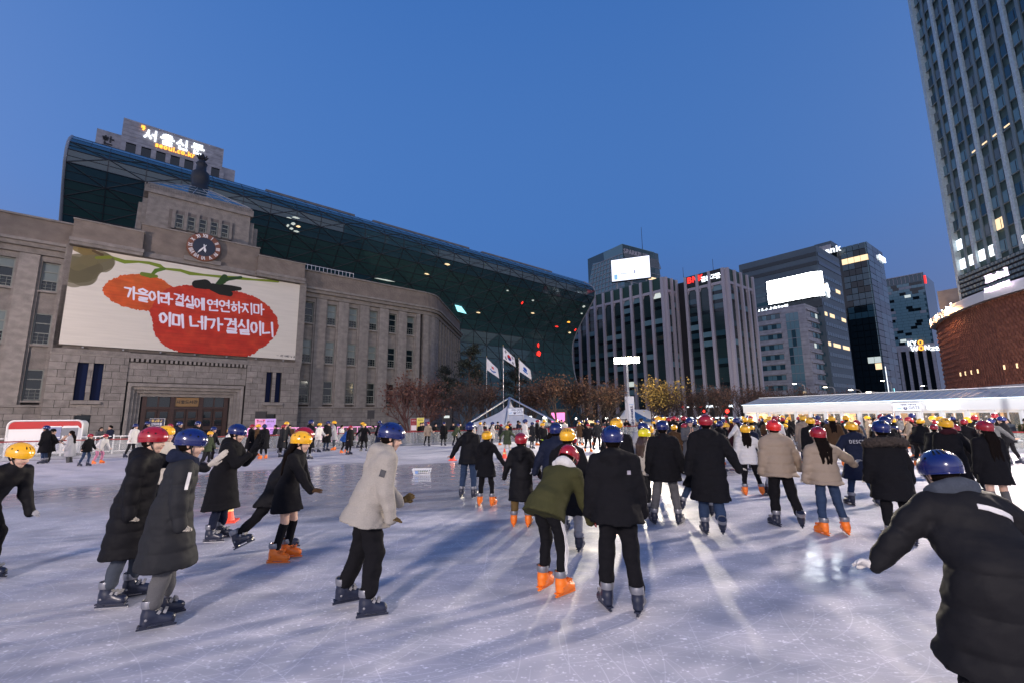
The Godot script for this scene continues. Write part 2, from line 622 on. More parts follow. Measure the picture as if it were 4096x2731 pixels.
func spot(called: String, at: Vector3, to: Vector3, e: float, angle: float, col: Color, size := 0.5) -> void:
	var l := SpotLight3D.new()
	l.name = called
	add_child(l)
	l.look_at_from_position(at, to)
	l.light_energy = e
	l.light_color = col
	l.spot_angle = angle
	l.spot_angle_attenuation = 0.6
	l.spot_range = 220.0
	l.spot_attenuation = 2.0
	l.light_size = size
	l.shadow_enabled = true

func _ready() -> void:
	rng.seed = 20240101
	unit = BoxMesh.new()
	fold.seed = 5
	fold.frequency = 5.5
	fold.fractal_octaves = 2
	# ---- camera
	var cam := Camera3D.new()
	cam.name = "camera"
	add_child(cam)
	cam.position = Vector3(0, 1.93, 0)
	cam.basis = Basis(Vector3.RIGHT, deg_to_rad(9.24)) * Basis(Vector3.BACK, deg_to_rad(-0.6))
	cam.fov = 73.76
	cam.far = 4000.0
	cam.current = true
	# ---- sky
	var we := WorldEnvironment.new()
	we.name = "world_environment"
	add_child(we)
	var env := Environment.new()
	we.environment = env
	env.background_mode = Environment.BG_SKY
	env.tonemap_mode = Environment.TONE_MAPPER_LINEAR
	env.tonemap_exposure = EXPO
	env.sdfgi_enabled = true
	env.ssao_enabled = true
	env.ssil_enabled = true
	var sky := Sky.new()
	var pan := PanoramaSkyMaterial.new()
	pan.panorama = ImageTexture.create_from_image(dusk())
	pan.energy_multiplier = 1.0
	sky.sky_material = pan
	env.sky = sky
	# ---- lamps: the mast in view and those that light the rink from outside the frame
	spot("floodlight_beam_back", Vector3(11.0, 7.3, -42.2), Vector3(-1, 0, -14), 650.0, 62.0, Color(1, 0.95, 0.86), 0.4)
	spot("floodlight_beam_right", Vector3(28.3, 11.0, -22.0), Vector3(2, 0, -9), 1080.0, 50.0, Color(1, 0.93, 0.88), 1.1)
	spot("floodlight_beam_left", Vector3(-37.5, 10.8, -6.3), Vector3(-22, 3.5, -38), 1000.0, 52.0, Color(1, 0.9, 0.86), 0.6)
	spot("floodlight_beam_behind", Vector3(-7.0, 10.0, 17.0), Vector3(2, 0.5, -8), 480.0, 55.0, Color(1, 0.93, 0.9), 1.2)
	spot("added_hall_fill_light", Vector3(6.0, 11.0, 20.0), Vector3(34, 2.8, -38), 2600.0, 15.0, Color(1, 0.97, 0.95), 0.6)  # unseen lamp added only to brighten the white hall front
	var spill := OmniLight3D.new()
	spill.name = "floodlight_spill"
	add_child(spill)
	spill.position = Vector3(10.9, 7.75, -43.3)
	spill.light_energy = 70.0
	spill.light_color = Color(1, 0.9, 0.7)
	spill.omni_range = 80.0
	spill.omni_attenuation = 2.0
	spill.light_size = 0.5
	spill.shadow_enabled = true
	make_materials()
	setting()
	library()
	new_hall()
	city()
	plaza_things()
	trees()
	people()

const EXPO := 1.25

func dusk() -> Image:
	var w := 512
	var h := 256
	var im := Image.create_empty(w, h, false, Image.FORMAT_RGBF)
	for y in h:
		var el := (0.5 - (y + 0.5) / h) * PI
		for x in w:
			# the picture centre looks along +z, its sides along -z
			var az := (x + 0.5) / w * TAU
			var e := clampf(el / (PI / 2), 0.0, 1.0)
			var top := Color(0.026, 0.105, 0.35)
			var mid := Color(0.052, 0.148, 0.405)
			var low := Color(0.07, 0.112, 0.255)
			var c := low.lerp(mid, smoothstep(0.0, 0.26, e)).lerp(top, smoothstep(0.28, 0.8, e))
			c *= 1.0 - 0.12 * sin(az) * (1.0 - e)
			# afterglow on the side where the sun went down, behind the camera
			var back := pow(0.5 - 0.5 * cos(az), 1.6)
			c += Color(0.96, 0.88, 0.89) * (1.05 * back * exp(-pow(e / 0.36, 1.5)))
			if el < 0.0:
				c = Color(0.03, 0.04, 0.06)
			im.set_pixel(x, y, c)
	return im

func make_materials() -> void:
	var tone := noise_tex(0.012, Color(0.72, 0.72, 0.72), Color(1, 1, 1), 3, 5)
	var fine := noise_tex(0.05, Color(0.8, 0.8, 0.8), Color(1, 1, 1), 8, 4)
	var bump := noise_tex(0.06, Color(), Color(), 9, 4, 4.0)
	for i in 4:
		var f: float = [1.0, 0.9, 1.08, 0.96][i]
		grain(mat("granite%d" % i, 0.30 * f, 0.275 * f, 0.247 * f, 0.85), tone, 0.23, bump, 0.5)
	grain(mat("granite_dark", 0.19, 0.17, 0.155, 0.9), tone, 0.2, bump, 0.5)
	grain(mat("parapet", 0.25, 0.21, 0.175, 0.9), tone, 0.12, bump, 0.5)
	grain(mat("concrete", 0.26, 0.25, 0.25, 0.85), tone, 0.1)
	grain(mat("pale_stone", 0.52, 0.49, 0.5, 0.8), tone, 0.1)
	grain(mat("white_pier", 0.55, 0.5, 0.53, 0.7), fine, 0.2)
	grain(mat("asphalt", 0.06, 0.06, 0.065, 0.8), tone, 0.15, bump, 0.7)
	grain(mat("wood", 0.05, 0.02, 0.012, 0.45), tone, 0.7)
	mat("joint", 0.05, 0.045, 0.04, 0.95)
	mat("sash", 0.17, 0.185, 0.165, 0.5)
	mat("blind", 0.13, 0.165, 0.16, 0.25)
	mat("dark_glass", 0.006, 0.012, 0.015, 0.06).metallic_specular = 0.5
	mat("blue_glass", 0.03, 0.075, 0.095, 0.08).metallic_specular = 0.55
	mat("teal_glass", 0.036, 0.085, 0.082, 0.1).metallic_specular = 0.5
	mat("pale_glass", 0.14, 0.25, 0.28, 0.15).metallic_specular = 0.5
	mat("office_glass", 0.02, 0.04, 0.042, 0.1).metallic_specular = 0.5
	mat("slit_glass", 0.006, 0.012, 0.045, 0.3).metallic_specular = 0.2
	mat("mullion", 0.03, 0.035, 0.04, 0.5)
	mat("steel", 0.5, 0.5, 0.52, 0.3, 0.9)
	mat("grey_paint", 0.28, 0.29, 0.31, 0.5)
	mat("white_paint", 0.72, 0.72, 0.72, 0.45)
	mat("black_paint", 0.015, 0.015, 0.017, 0.5)
	mat("green_band", 0.012, 0.05, 0.035, 0.5)
	mat("red_rail", 0.22, 0.02, 0.02, 0.4)
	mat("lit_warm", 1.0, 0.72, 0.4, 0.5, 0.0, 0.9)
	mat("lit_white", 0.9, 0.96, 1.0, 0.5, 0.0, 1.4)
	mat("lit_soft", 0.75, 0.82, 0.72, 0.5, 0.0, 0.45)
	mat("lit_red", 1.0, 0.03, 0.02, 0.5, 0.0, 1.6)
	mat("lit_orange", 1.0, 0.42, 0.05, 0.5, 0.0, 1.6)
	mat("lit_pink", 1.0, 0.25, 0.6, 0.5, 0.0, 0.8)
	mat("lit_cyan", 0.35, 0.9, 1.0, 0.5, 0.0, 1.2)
	mat("lamp_white", 1.0, 0.95, 0.82, 0.5, 0.0, 40.0)
	var pane := mat("clear_pane", 0.8, 0.85, 0.85, 0.05)
	pane.transparency = BaseMaterial3D.TRANSPARENCY_ALPHA
	pane.albedo_color.a = 0.06
	var sheetm := mat("barrier_pane", 0.5, 0.52, 0.5, 0.1)
	sheetm.transparency = BaseMaterial3D.TRANSPARENCY_ALPHA
	sheetm.albedo_color.a = 0.3

func ice_maps() -> StandardMaterial3D:
	# one map over the whole sheet: frosted where skates have scraped it, darker and glossier where melt water lies
	var nz := FastNoiseLite.new()
	nz.seed = 11
	nz.frequency = 0.05
	nz.fractal_octaves = 4
	var n2 := FastNoiseLite.new()
	n2.seed = 12
	n2.frequency = 0.6
	n2.fractal_octaves = 3
	var w := 1024
	var al := Image.create_empty(w, w, false, Image.FORMAT_RGB8)
	var ro := Image.create_empty(w, w, false, Image.FORMAT_L8)
	for y in w:
		for x in w:
			# 80 m square around (0, -15)
			var px := (x + 0.5) / w * 80.0 - 40.0
			var pz := (y + 0.5) / w * 80.0 - 55.0
			var a := nz.get_noise_2d(px * 2.0, pz * 2.0)
			var b := n2.get_noise_2d(px * 1.5 - pz * 0.8, pz * 5.0 + px * 2.0)
			# the wet oval in the middle of the rink
			var q := Vector2((px + 4.0 + 0.4 * (pz + 14.0)) / 11.0, (pz + 15.0) / 5.8)
			var wet := 1.0 - smoothstep(0.72, 1.12, q.length() + a * 0.35)
			wet = maxf(wet, 0.35 * smoothstep(0.25, 0.6, nz.get_noise_2d(px * 3.0 + 50.0, pz * 3.0)))
			var s1 := n2.get_noise_2d(px * 0.55 + pz * 0.25, pz * 2.2 - px * 0.9)
			var frost := clampf(0.62 + 0.45 * a + 0.6 * b + 0.6 * s1, 0.0, 1.0) * (1.0 - 0.85 * wet)
			var c := Color(0.56, 0.58, 0.65).lerp(Color(0.95, 0.93, 0.97), frost)
			# smooth patch added to catch the screen glare, beside the skaters on the right
			var gw := 1.0 - smoothstep(0.25, 1.25, Vector2((px - 4.0 - 0.1 * (pz + 6.0)) / 1.2, (pz + 6.2) / 2.5).length() + 0.2 * a)
			al.set_pixel(x, y, c.linear_to_srgb())
			ro.set_pixel(x, y, Color.from_hsv(0, 0, clampf(lerpf(lerpf(0.42, 0.12, wet) + 0.25 * frost * (1.0 - wet), 0.25 + 0.16 * b, gw), 0.05, 1.0)))
	# fine scratches and snow grit, repeated every few metres at a size of its own
	var sw := 1024
	var sc := Image.create_empty(sw, sw, false, Image.FORMAT_RGB8)
	sc.fill(Color(0.73, 0.73, 0.745))
	var r := RandomNumberGenerator.new()
	r.seed = 77
	for i in 800:
		var p := Vector2(r.randf() * sw, r.randf() * sw)
		var an := r.randf_range(-0.5, 0.5) + (PI / 2 if r.randf() < 0.15 else 0.0)
		var bend := r.randf_range(-0.02, 0.02)
		var br := r.randf_range(0.1, 0.5)
		for q in r.randi_range(12, 60):
			var p2 := p + Vector2(cos(an), sin(an)) * 5.0
			an += bend
			dab(sc, p, p2, 0.55, 0.55, Color(1, 1, 1, br))
			p = p2
	for i in 7000:
		var p := Vector2(r.randf() * sw, r.randf() * sw)
		var s := r.randf_range(0.5, 1.9) * (1.7 if i % 9 == 0 else 1.0)
		dab(sc, p, p + Vector2(r.randf_range(-4, 4), r.randf_range(-1.5, 1.5)), s, s * 0.5, Color(1, 1, 1, r.randf_range(0.2, 0.85)))
	var m := StandardMaterial3D.new()
	m.resource_name = "ice"
	m.albedo_texture = ImageTexture.create_from_image(al)
	m.roughness_texture = ImageTexture.create_from_image(ro)
	m.roughness_texture_channel = BaseMaterial3D.TEXTURE_CHANNEL_RED
	m.roughness = 1.0
	m.metallic_specular = 0.5
	m.detail_enabled = true
	m.detail_albedo = ImageTexture.create_from_image(sc)
	m.detail_blend_mode = BaseMaterial3D.BLEND_MODE_MUL
	m.detail_uv_layer = BaseMaterial3D.DETAIL_UV_2
	m.uv2_scale = Vector3(16, 16, 1)
	m.normal_enabled = true
	m.normal_texture = noise_tex(0.11, Color(), Color(), 21, 5, 3.0, 1024)
	m.normal_scale = 0.09
	return m

func setting() -> void:
	var g := MB.new()
	g.quad(Vector3(-1500, -0.22, 600), Vector3(1500, -0.22, 600), Vector3(1500, -0.22, -2400), Vector3(-1500, -0.22, -2400))
	struct("ground", g, M["asphalt"], "dark paved plaza ground around the rink and under the city")
	# the rink: a rectangle turned with the plaza
	var e1 := Vector3(0.891, 0, -0.454)
	var e2 := Vector3(0.454, 0, 0.891)
	var c0 := Vector3(13.5, 0, -42.0)
	var cs := [c0 - e1 * 62.0, c0 - e1 * 62.0 + e2 * 62.0, c0 + e2 * 62.0, c0]
	var a := []
	a.resize(Mesh.ARRAY_MAX)
	var vs := PackedVector3Array(cs)
	var ns := PackedVector3Array([Vector3.UP, Vector3.UP, Vector3.UP, Vector3.UP])
	var u1 := PackedVector2Array()
	for p: Vector3 in cs:
		u1.append(Vector2((p.x + 40.0) / 80.0, (p.z + 55.0) / 80.0))
	a[Mesh.ARRAY_VERTEX] = vs
	a[Mesh.ARRAY_NORMAL] = ns
	a[Mesh.ARRAY_TEX_UV] = u1
	a[Mesh.ARRAY_TEX_UV2] = u1
	a[Mesh.ARRAY_INDEX] = PackedInt32Array([0, 2, 1, 0, 3, 2])
	var im := ArrayMesh.new()
	im.add_surface_from_arrays(Mesh.PRIMITIVE_TRIANGLES, a)
	struct("ice", im, ice_maps(), "scraped white skating ice of the outdoor rink")
	var s := MB.new()
	for i in 4:
		var p: Vector3 = cs[i]
		var q: Vector3 = cs[(i + 1) % 4]
		s.bar(p + Vector3(0, -0.1, 0), q + Vector3(0, -0.1, 0), 0.5, 0.19)
	struct("rink_edge", s, M["concrete"], "low raised edge round the skating rink")
	# glass barrier with a red rail, along the two sides in view
	barrier(c0 - e1 * 58.0, c0, "clear panel barrier with dark red rail in front of the old stone hall", 4)
	barrier(c0, c0 + e2 * 46.0, "clear panel barrier with dark red rail in front of the long white gate hall", 4)

func barrier(a: Vector3, b: Vector3, label: String, per: int) -> void:
	var d := (b - a)
	var t := thing("rink_barrier", label, "barrier", a, atan2(-d.z, d.x))
	var ln := d.length()
	var n := int(ln / 2.0)
	var w := ln / n
	for i in n:
		bx("clear_panel", t, Vector3((i + 0.5) * w, 0.46, 0), Vector3(w - 0.08, 0.84, 0.012), M["barrier_pane"])
		bx("post", t, Vector3(i * w, 0.45, 0), Vector3(0.06, 0.9, 0.06), M["grey_paint"])
		bx("kick_plate", t, Vector3((i + 0.5) * w, 0.09, 0.02), Vector3(w - 0.07, 0.14, 0.02), M["grey_paint"])
	bx("top_rail", t, Vector3(ln * 0.5, 0.93, 0), Vector3(ln, 0.06, 0.08), M["red_rail"])

# ---- the old stone hall
var stones := 0

func ashlar(parent: Node, f: Transform3D, x0: float, x1: float, y0: float, y1: float, bw: float, bh: float, holes := [], many := false, thick := 0.06) -> void:
	# courses of cut stone with recessed joints; the largest are parts, the rest joined per tone
	var rest := [MB.new(), MB.new(), MB.new(), MB.new()]
	for q: MB in rest:
		q.tf = f
	var rows := maxi(1, int(round((y1 - y0) / bh)))
	var h := (y1 - y0) / rows
	for r in rows:
		var y := y0 + r * h
		var x := x0 - (bw * 0.5 if r % 2 else 0.0)
		while x < x1 - 0.02:
			var w := bw * rng.randf_range(0.8, 1.2)
			var a := maxf(x, x0)
			var b := minf(x + w, x1)
			x += w
			var spans := [[a, b]]
			for ho in holes:
				if y + h * 0.5 > ho[2] and y + h * 0.5 < ho[3]:
					var nxt := []
					for s in spans:
						if s[1] <= ho[0] or s[0] >= ho[1]:
							nxt.append(s)
						else:
							if s[0] < ho[0]:
								nxt.append([s[0], ho[0]])
							if s[1] > ho[1]:
								nxt.append([ho[1], s[1]])
					spans = nxt
			for s in spans:
				if s[1] - s[0] < 0.05:
					continue
				var c := Vector3((s[0] + s[1]) * 0.5, y + h * 0.5, thick * 0.5 + rng.randf_range(-0.006, 0.006))
				var size := Vector3(s[1] - s[0] - 0.03, h - 0.03, thick)
				var k := rng.randi() % 4
				if many and stones < 280:
					stones += 1
					bxt("stone_block", parent, f, c, size, M["granite%d" % k])
				else:
					rest[k].box(c, size)
	for k in 4:
		if rest[k].v.size():
			stuff("stone_courses", rest[k], M["granite%d" % k], parent)

func hall_window(parent: Node, f: Transform3D, at: Vector3, w: float, h: float, mode := 0) -> void:
	var fr := MB.new()
	fr.tf = f * Transform3D(Basis.IDENTITY, at)
	var hw := w * 0.5
	for x in [-hw + 0.05, hw - 0.05]:
		fr.box(Vector3(x, h * 0.5, 0), Vector3(0.1, h, 0.1))
	for y in [0.05, h * 0.36, h * 0.68, h - 0.05]:
		fr.box(Vector3(0, y, 0), Vector3(w, 0.09, 0.09))
	for x in [-w / 6, w / 6]:
		fr.box(Vector3(x, h * 0.18, -0.01), Vector3(0.025, h * 0.36, 0.05))
	for y in [h * 0.12, h * 0.24]:
		fr.box(Vector3(0, y, -0.01), Vector3(w, 0.025, 0.05))
	var o := obj("window", fr, M["sash"], parent)
	for q in 3:
		var y0: float = h * [0.0, 0.36, 0.68][q]
		var hh: float = h * [0.36, 0.32, 0.32][q]
		var p := MB.new()
		p.tf = f
		p.box(at + Vector3(0, y0 + hh * 0.5, -0.06), Vector3(w - 0.06, hh - 0.02, 0.02))
		var m: Material = M["dark_glass"] if q == 0 else M["blind"]
		if mode == 1 and q == 1:
			m = M["dark_glass"]
		if mode == 2:
			m = M["dark_glass"]
		obj("pane", p, m, o)

func library() -> void:
	var a := deg_to_rad(48.45)
	var o := Vector3(-cos(a), 0, -sin(a)) * 55.0
	var t := thing("stone_hall", "old grey stone hall with clock, stepped tower and huge persimmon banner", "building", o, PI / 2 - a)
	var I := Transform3D.IDENTITY
	var gr: Material = M["granite1"]
	var dk: Material = M["granite_dark"]
	var par: Material = M["parapet"]
	# wings: backing wall, piers, spandrels, windows
	var wz := -1.0
	for wing in [[-19.0, -3.9, -18.63, 6], [16.0, 32.9, 17.2, 6]]:
		var x0: float = wing[0]
		var x1: float = wing[1]
		bx("wall", t, Vector3((x0 + x1) * 0.5, 8.3, wz - 1.6), Vector3(x1 - x0, 17.2, 1.4), dk)
		var f := Transform3D(Basis.IDENTITY, Vector3(0, 0, wz - 0.06))
		bx("base_wall", t, Vector3((x0 + x1) * 0.5, 1.4, wz - 0.32), Vector3(x1 - x0, 3.3, 0.5), M["joint"])
		ashlar(t, f, x0, x1, -0.2, 3.05, 1.3, 0.55)
		bx("plinth_course", t, Vector3((x0 + x1) * 0.5, 3.16, wz - 0.2), Vector3(x1 - x0, 0.2, 0.62), gr)
		var n: int = wing[3]
		for i in n:
			var cx: float = wing[2] + i * 2.745
			bay(t, f, cx, 2.745, true)
		bx("frieze", t, Vector3((x0 + x1) * 0.5, 16.55, wz - 0.25), Vector3(x1 - x0, 0.5, 0.5), gr)
		bx("cornice", t, Vector3((x0 + x1) * 0.5, 17.0, wz - 0.1), Vector3(x1 - x0, 0.36, 0.8), gr)
		bx("cornice_lip", t, Vector3((x0 + x1) * 0.5, 17.33, wz - 0.02), Vector3(x1 - x0, 0.26, 1.0), M["granite0"])
		bx("parapet", t, Vector3((x0 + x1) * 0.5, 18.5, wz - 0.55), Vector3(x1 - x0, 2.06, 0.8), par)
		bx("coping", t, Vector3((x0 + x1) * 0.5, 19.6, wz - 0.5), Vector3(x1 - x0, 0.16, 1.0), M["granite0"])
	# the rounded corner and the oblique end wing
	var pts := [Vector3(32.9, 0, wz)]
	for i in 5:
		var w := deg_to_rad(45.0) * (i + 1) / 5.0
		pts.append(Vector3(32.9 + 4.6 * sin(w), 0, wz - 4.6 * (1 - cos(w))))
	var e: Vector3 = pts[5]
	for i in 9:
		pts.append(e + Vector3(0.7071, 0, -0.7071) * 2.1 * (i + 1))
	for i in pts.size() - 1:
		var p: Vector3 = pts[i]
		var q: Vector3 = pts[i + 1]
		var ln := p.distance_to(q)
		var f := Transform3D(Basis(Vector3.UP, atan2(-(q - p).z, (q - p).x)), p)
		bxt("wall", t, f, Vector3(ln * 0.5, 8.3, -1.6), Vector3(ln + 0.3, 17.2, 1.4), dk)
		bxt("base_wall", t, f, Vector3(ln * 0.5, 1.4, -0.32), Vector3(ln + 0.06, 3.3, 0.5), M["joint"])
		var g := f.translated_local(Vector3(0, 0, -0.06))
		ashlar(t, g, 0, ln, -0.2, 3.05, 1.1, 0.55)
		bxt("plinth_course", t, f, Vector3(ln * 0.5, 3.16, -0.2), Vector3(ln, 0.2, 0.62), gr)
		if i < 5:
			if i % 2 == 1 or i == 4:
				bay(t, g, ln * 0.5, ln, i != 4)
			else:
				bxt("pier", t, f, Vector3(ln * 0.5, 9.75, -0.35), Vector3(ln, 13.3, 0.55), M["granite%d" % (i % 4)])
		else:
			bay(t, g, ln * 0.5, ln, true)
		bxt("frieze", t, f, Vector3(ln * 0.5, 16.55, -0.25), Vector3(ln + 0.1, 0.5, 0.5), gr)
		bxt("cornice", t, f, Vector3(ln * 0.5, 17.0, -0.1), Vector3(ln + 0.2, 0.36, 0.8), gr)
		bxt("cornice_lip", t, f, Vector3(ln * 0.5, 17.33, -0.02), Vector3(ln + 0.24, 0.26, 1.0), M["granite0"])
		bxt("parapet", t, f, Vector3(ln * 0.5, 18.5, -0.55), Vector3(ln + 0.2, 2.06, 0.8), par)
		bxt("coping", t, f, Vector3(ln * 0.5, 19.6, -0.5), Vector3(ln + 0.2, 0.16, 1.0), M["granite0"])
	# roof body behind
	bx("roof", t, Vector3(9, 9.2, -9.5), Vector3(54, 18.6, 13.0), M["concrete"])
	# middle block: upper part behind the banner
	bx("centre_wall", t, Vector3(6.1, 12.9, -1.4), Vector3(20.2, 9.9, 2.2), dk)
	bx("pavilion_edge", t, Vector3(-3.75, 12.7, -1.0), Vector3(0.7, 9.6, 1.4), gr)
	bx("pavilion_edge", t, Vector3(15.95, 12.7, -0.5), Vector3(0.7, 9.6, 1.4), gr)
	for b in [[-3.95, 1.25], [10.9, 16.1]]:
		var cx: float = (b[0] + b[1]) * 0.5
		var w: float = b[1] - b[0]
		bx("corner_block", t, Vector3(cx, 18.85, -0.6), Vector3(w - 0.3, 1.75, 1.9), par)
		bx("coping", t, Vector3(cx, 19.76, -0.58), Vector3(w - 0.16, 0.12, 2.02), M["granite0"])
		bx("cornice", t, Vector3(cx, 17.82, -0.5), Vector3(w, 0.32, 2.1), M["granite0"])
		bx("cornice_lip", t, Vector3(cx, 17.5, -0.52), Vector3(w - 0.12, 0.3, 2.0), gr)
	bx("centre_cornice", t, Vector3(6.1, 17.7, -0.85), Vector3(9.7, 0.5, 1.6), gr)
	bx("attic", t, Vector3(6.05, 19.3, -1.1), Vector3(10.3, 2.8, 1.6), par)
	bx("coping", t, Vector3(6.05, 20.77, -1.08), Vector3(10.44, 0.12, 1.74), M["granite0"])
	bx("clock_plinth", t, Vector3(6.0, 18.05, -0.1), Vector3(3.2, 0.45, 0.5), gr)
	clock(t, Vector3(5.98, 19.45, 0.0))
	# stepped tower
	var tz := -3.0
	var k := 58.0 / 55.0
	bx("tower_stage", t, Vector3(5.65 * k, 21.6, tz - 4.9), Vector3(10.5 * k, 5.2, 8.4), M["granite3"])
	bx("tower_stage", t, Vector3(5.55 * k, 22.2, tz - 4.7), Vector3(9.7 * k, 4.8, 9.0), gr)
	bx("tower_stage", t, Vector3(5.5 * k, 22.8, tz - 4.4), Vector3(8.9 * k, 5.2, 9.0), M["granite3"])
	bx("tower_cornice", t, Vector3(5.45 * k, 25.55, tz - 4.6), Vector3(9.5 * k, 0.7, 9.8), M["granite0"])
	bx("tower_cornice", t, Vector3(5.45 * k, 26.05, tz - 4.6), Vector3(8.9 * k, 0.5, 9.2), M["granite2"])
	var rl := MB.new()
	for i in 46:
		rl.box(Vector3((0.72 + i * 0.206) * k, 25.85, tz + 0.22), Vector3(0.11, 0.5, 0.16))
	stuff("fluting", rl, gr, t)
	bx("window_band", t, Vector3(5.6 * k, 22.85, tz + 0.06), Vector3(5.6 * k, 2.1, 0.2), M["granite_dark"])
	for i in 5:
		hall_window(t, I, Vector3((3.68 + i * 0.99) * k, 21.95, tz + 0.22), 0.72, 1.55, 2)
		bx("mullion_pier", t, Vector3((3.2 + i * 0.99) * k, 22.85, tz + 0.22), Vector3(0.3, 2.1, 0.3), gr)
	bx("mullion_pier", t, Vector3((3.2 + 4.95) * k, 22.85, tz + 0.22), Vector3(0.3, 2.1, 0.3), gr)
	# glass pyramid and the dark finial
	var ap := Vector3(5.45 * k, 29.4, tz - 4.6)
	var hw := 4.5 * k
	var py := MB.new()
	var c4 := [Vector3(ap.x - hw, 26.3, tz - 0.1), Vector3(ap.x + hw, 26.3, tz - 0.1), Vector3(ap.x + hw, 26.3, tz - 9.1), Vector3(ap.x - hw, 26.3, tz - 9.1)]
	for i in 4:
		py.tri(c4[i], c4[(i + 1) % 4], ap)
	var ro := obj("glass_roof", py, M["blue_glass"], t)
	var rb := MB.new()
	for i in 4:
		rb.bar(c4[i], ap, 0.1, 0.1)
		for j in 4:
			var w := (j + 1) / 5.0
			rb.bar(c4[i].lerp(c4[(i + 1) % 4], w), ap.lerp(c4[i].lerp(c4[(i + 1) % 4], w), 0.02), 0.05, 0.05)
		for j in 3:
			var w := (j + 1) / 4.0
			rb.bar(c4[i].lerp(ap, w), c4[(i + 1) % 4].lerp(ap, w), 0.05, 0.05)
	stuff("glazing_bars", rb, M["grey_paint"], ro)
	var fi := MB.new()
	fi.tf = Transform3D(Basis.IDENTITY, ap + Vector3(0, -1.0, 0))
	fi.lathe([Vector2(1.25, 0), Vector2(1.2, 0.6), Vector2(0.8, 1.0), Vector2(0.95, 1.7), Vector2(0.9, 2.6), Vector2(0.55, 2.9), Vector2(0.5, 3.6), Vector2(0.62, 3.8), Vector2(0.3, 4.2), Vector2(0.34, 4.7), Vector2(0.0, 5.3)], 10)
	for i in 8:
		var w := TAU * i / 8.0
		fi.box(Vector3(cos(w) * 0.45, 4.6, sin(w) * 0.45), Vector3(0.14, 0.5, 0.14), Basis(Vector3(sin(w), 0, -cos(w)), 0.5))
	obj("finial", fi, M["black_paint"], t)
	# entrance block, one step forward
	var ez := 0.8
	var fe := Transform3D(Basis.IDENTITY, Vector3(0, 0, ez))
	var holes := [[-2.22, -1.53, 3.6, 6.95], [-1.18, -0.54, 3.6, 6.95], [12.6, 13.18, 3.6, 6.95], [13.55, 14.1, 3.6, 6.95], [-2.0, -0.95, -0.2, 2.34], [12.8, 13.8, -0.2, 2.34], [1.15, 10.7, -0.2, 8.2]]
	for part in [[-4.0, -2.22, -0.2, 8.0], [-0.54, 1.15, -0.2, 8.0], [-1.53, -1.18, 2.4, 8.0], [-2.22, -0.54, 6.95, 8.0], [-2.22, -0.54, 2.4, 3.6], [-2.22, -2.0, -0.2, 2.4], [-0.95, -0.54, -0.2, 2.4], [10.7, 12.6, -0.2, 8.0], [14.1, 16.0, -0.2, 8.0], [13.18, 13.55, 2.4, 8.0], [12.6, 14.1, 6.95, 8.0], [12.6, 14.1, 2.4, 3.6], [12.6, 12.8, -0.2, 2.4], [13.8, 14.1, -0.2, 2.4]]:
		bx("entrance_wall", t, Vector3((part[0] + part[1]) * 0.5, (part[2] + part[3]) * 0.5, ez - 0.42), Vector3(part[1] - part[0], part[3] - part[2], 0.8), M["joint"])
	ashlar(t, fe, -4.0, 1.15, -0.2, 7.5, 1.15, 0.62, holes, true)
	ashlar(t, fe, 10.7, 16.0, -0.2, 7.5, 1.15, 0.62, holes, true)
	bx("fret_course", t, Vector3(-1.42, 7.76, ez - 0.33), Vector3(5.2, 0.5, 0.76), M["granite2"])
	bx("fret_course", t, Vector3(13.35, 7.76, ez - 0.33), Vector3(5.35, 0.5, 0.76), M["granite2"])
	var ft := MB.new()
	for x0 in [-3.95, 10.8]:
		for i in 16:
			var x: float = x0 + i * 0.32
			ft.box(Vector3(x + 0.15, 7.94, ez + 0.07), Vector3(0.28, 0.04, 0.05))
			ft.box(Vector3(x + 0.03, 7.78, ez + 0.07), Vector3(0.04, 0.28, 0.05))
			ft.box(Vector3(x + 0.17, 7.64, ez + 0.07), Vector3(0.2, 0.04, 0.05))
			ft.box(Vector3(x + 0.19, 7.8, ez + 0.07), Vector3(0.04, 0.16, 0.05))
	stuff("fretwork", ft, M["granite0"], t)
	for x in [[-1.87, 0.68], [-0.86, 0.63], [12.89, 0.56], [13.82, 0.54]]:
		bx("slit_window", t, Vector3(x[0], 5.28, ez - 0.4), Vector3(x[1], 3.34, 0.1), M["slit_glass"])
	for x in [-1.47, 13.3]:
		bx("low_window", t, Vector3(x, 1.1, ez - 0.35), Vector3(1.0, 2.5, 0.1), M["dark_glass"])
		bx("window_sill", t, Vector3(x + 0.08, 3.42, ez + 0.12), Vector3(1.95, 0.22, 0.3), M["granite0"])
		bx("panel_stone", t, Vector3(x, 2.85, ez + 0.08), Vector3(0.95, 0.75, 0.06), M["granite2"])
	var cxm := 5.92
	bx("over_door_wall", t, Vector3(cxm, 6.7, ez - 0.5), Vector3(9.56, 2.8, 0.8), M["joint"])
	ashlar(t, Transform3D(Basis.IDENTITY, Vector3(0, 0, ez - 0.1)), 1.15, 10.7, 5.35, 7.15, 1.2, 0.6, [], true)
	bx("dentil_band", t, Vector3(cxm, 7.75, ez - 0.2), Vector3(9.6, 0.45, 0.6), gr)
	for i in 26:
		bx("dentil", t, Vector3(1.35 + i * 0.366, 7.36, ez - 0.0), Vector3(0.2, 0.3, 0.22), M["granite2"])
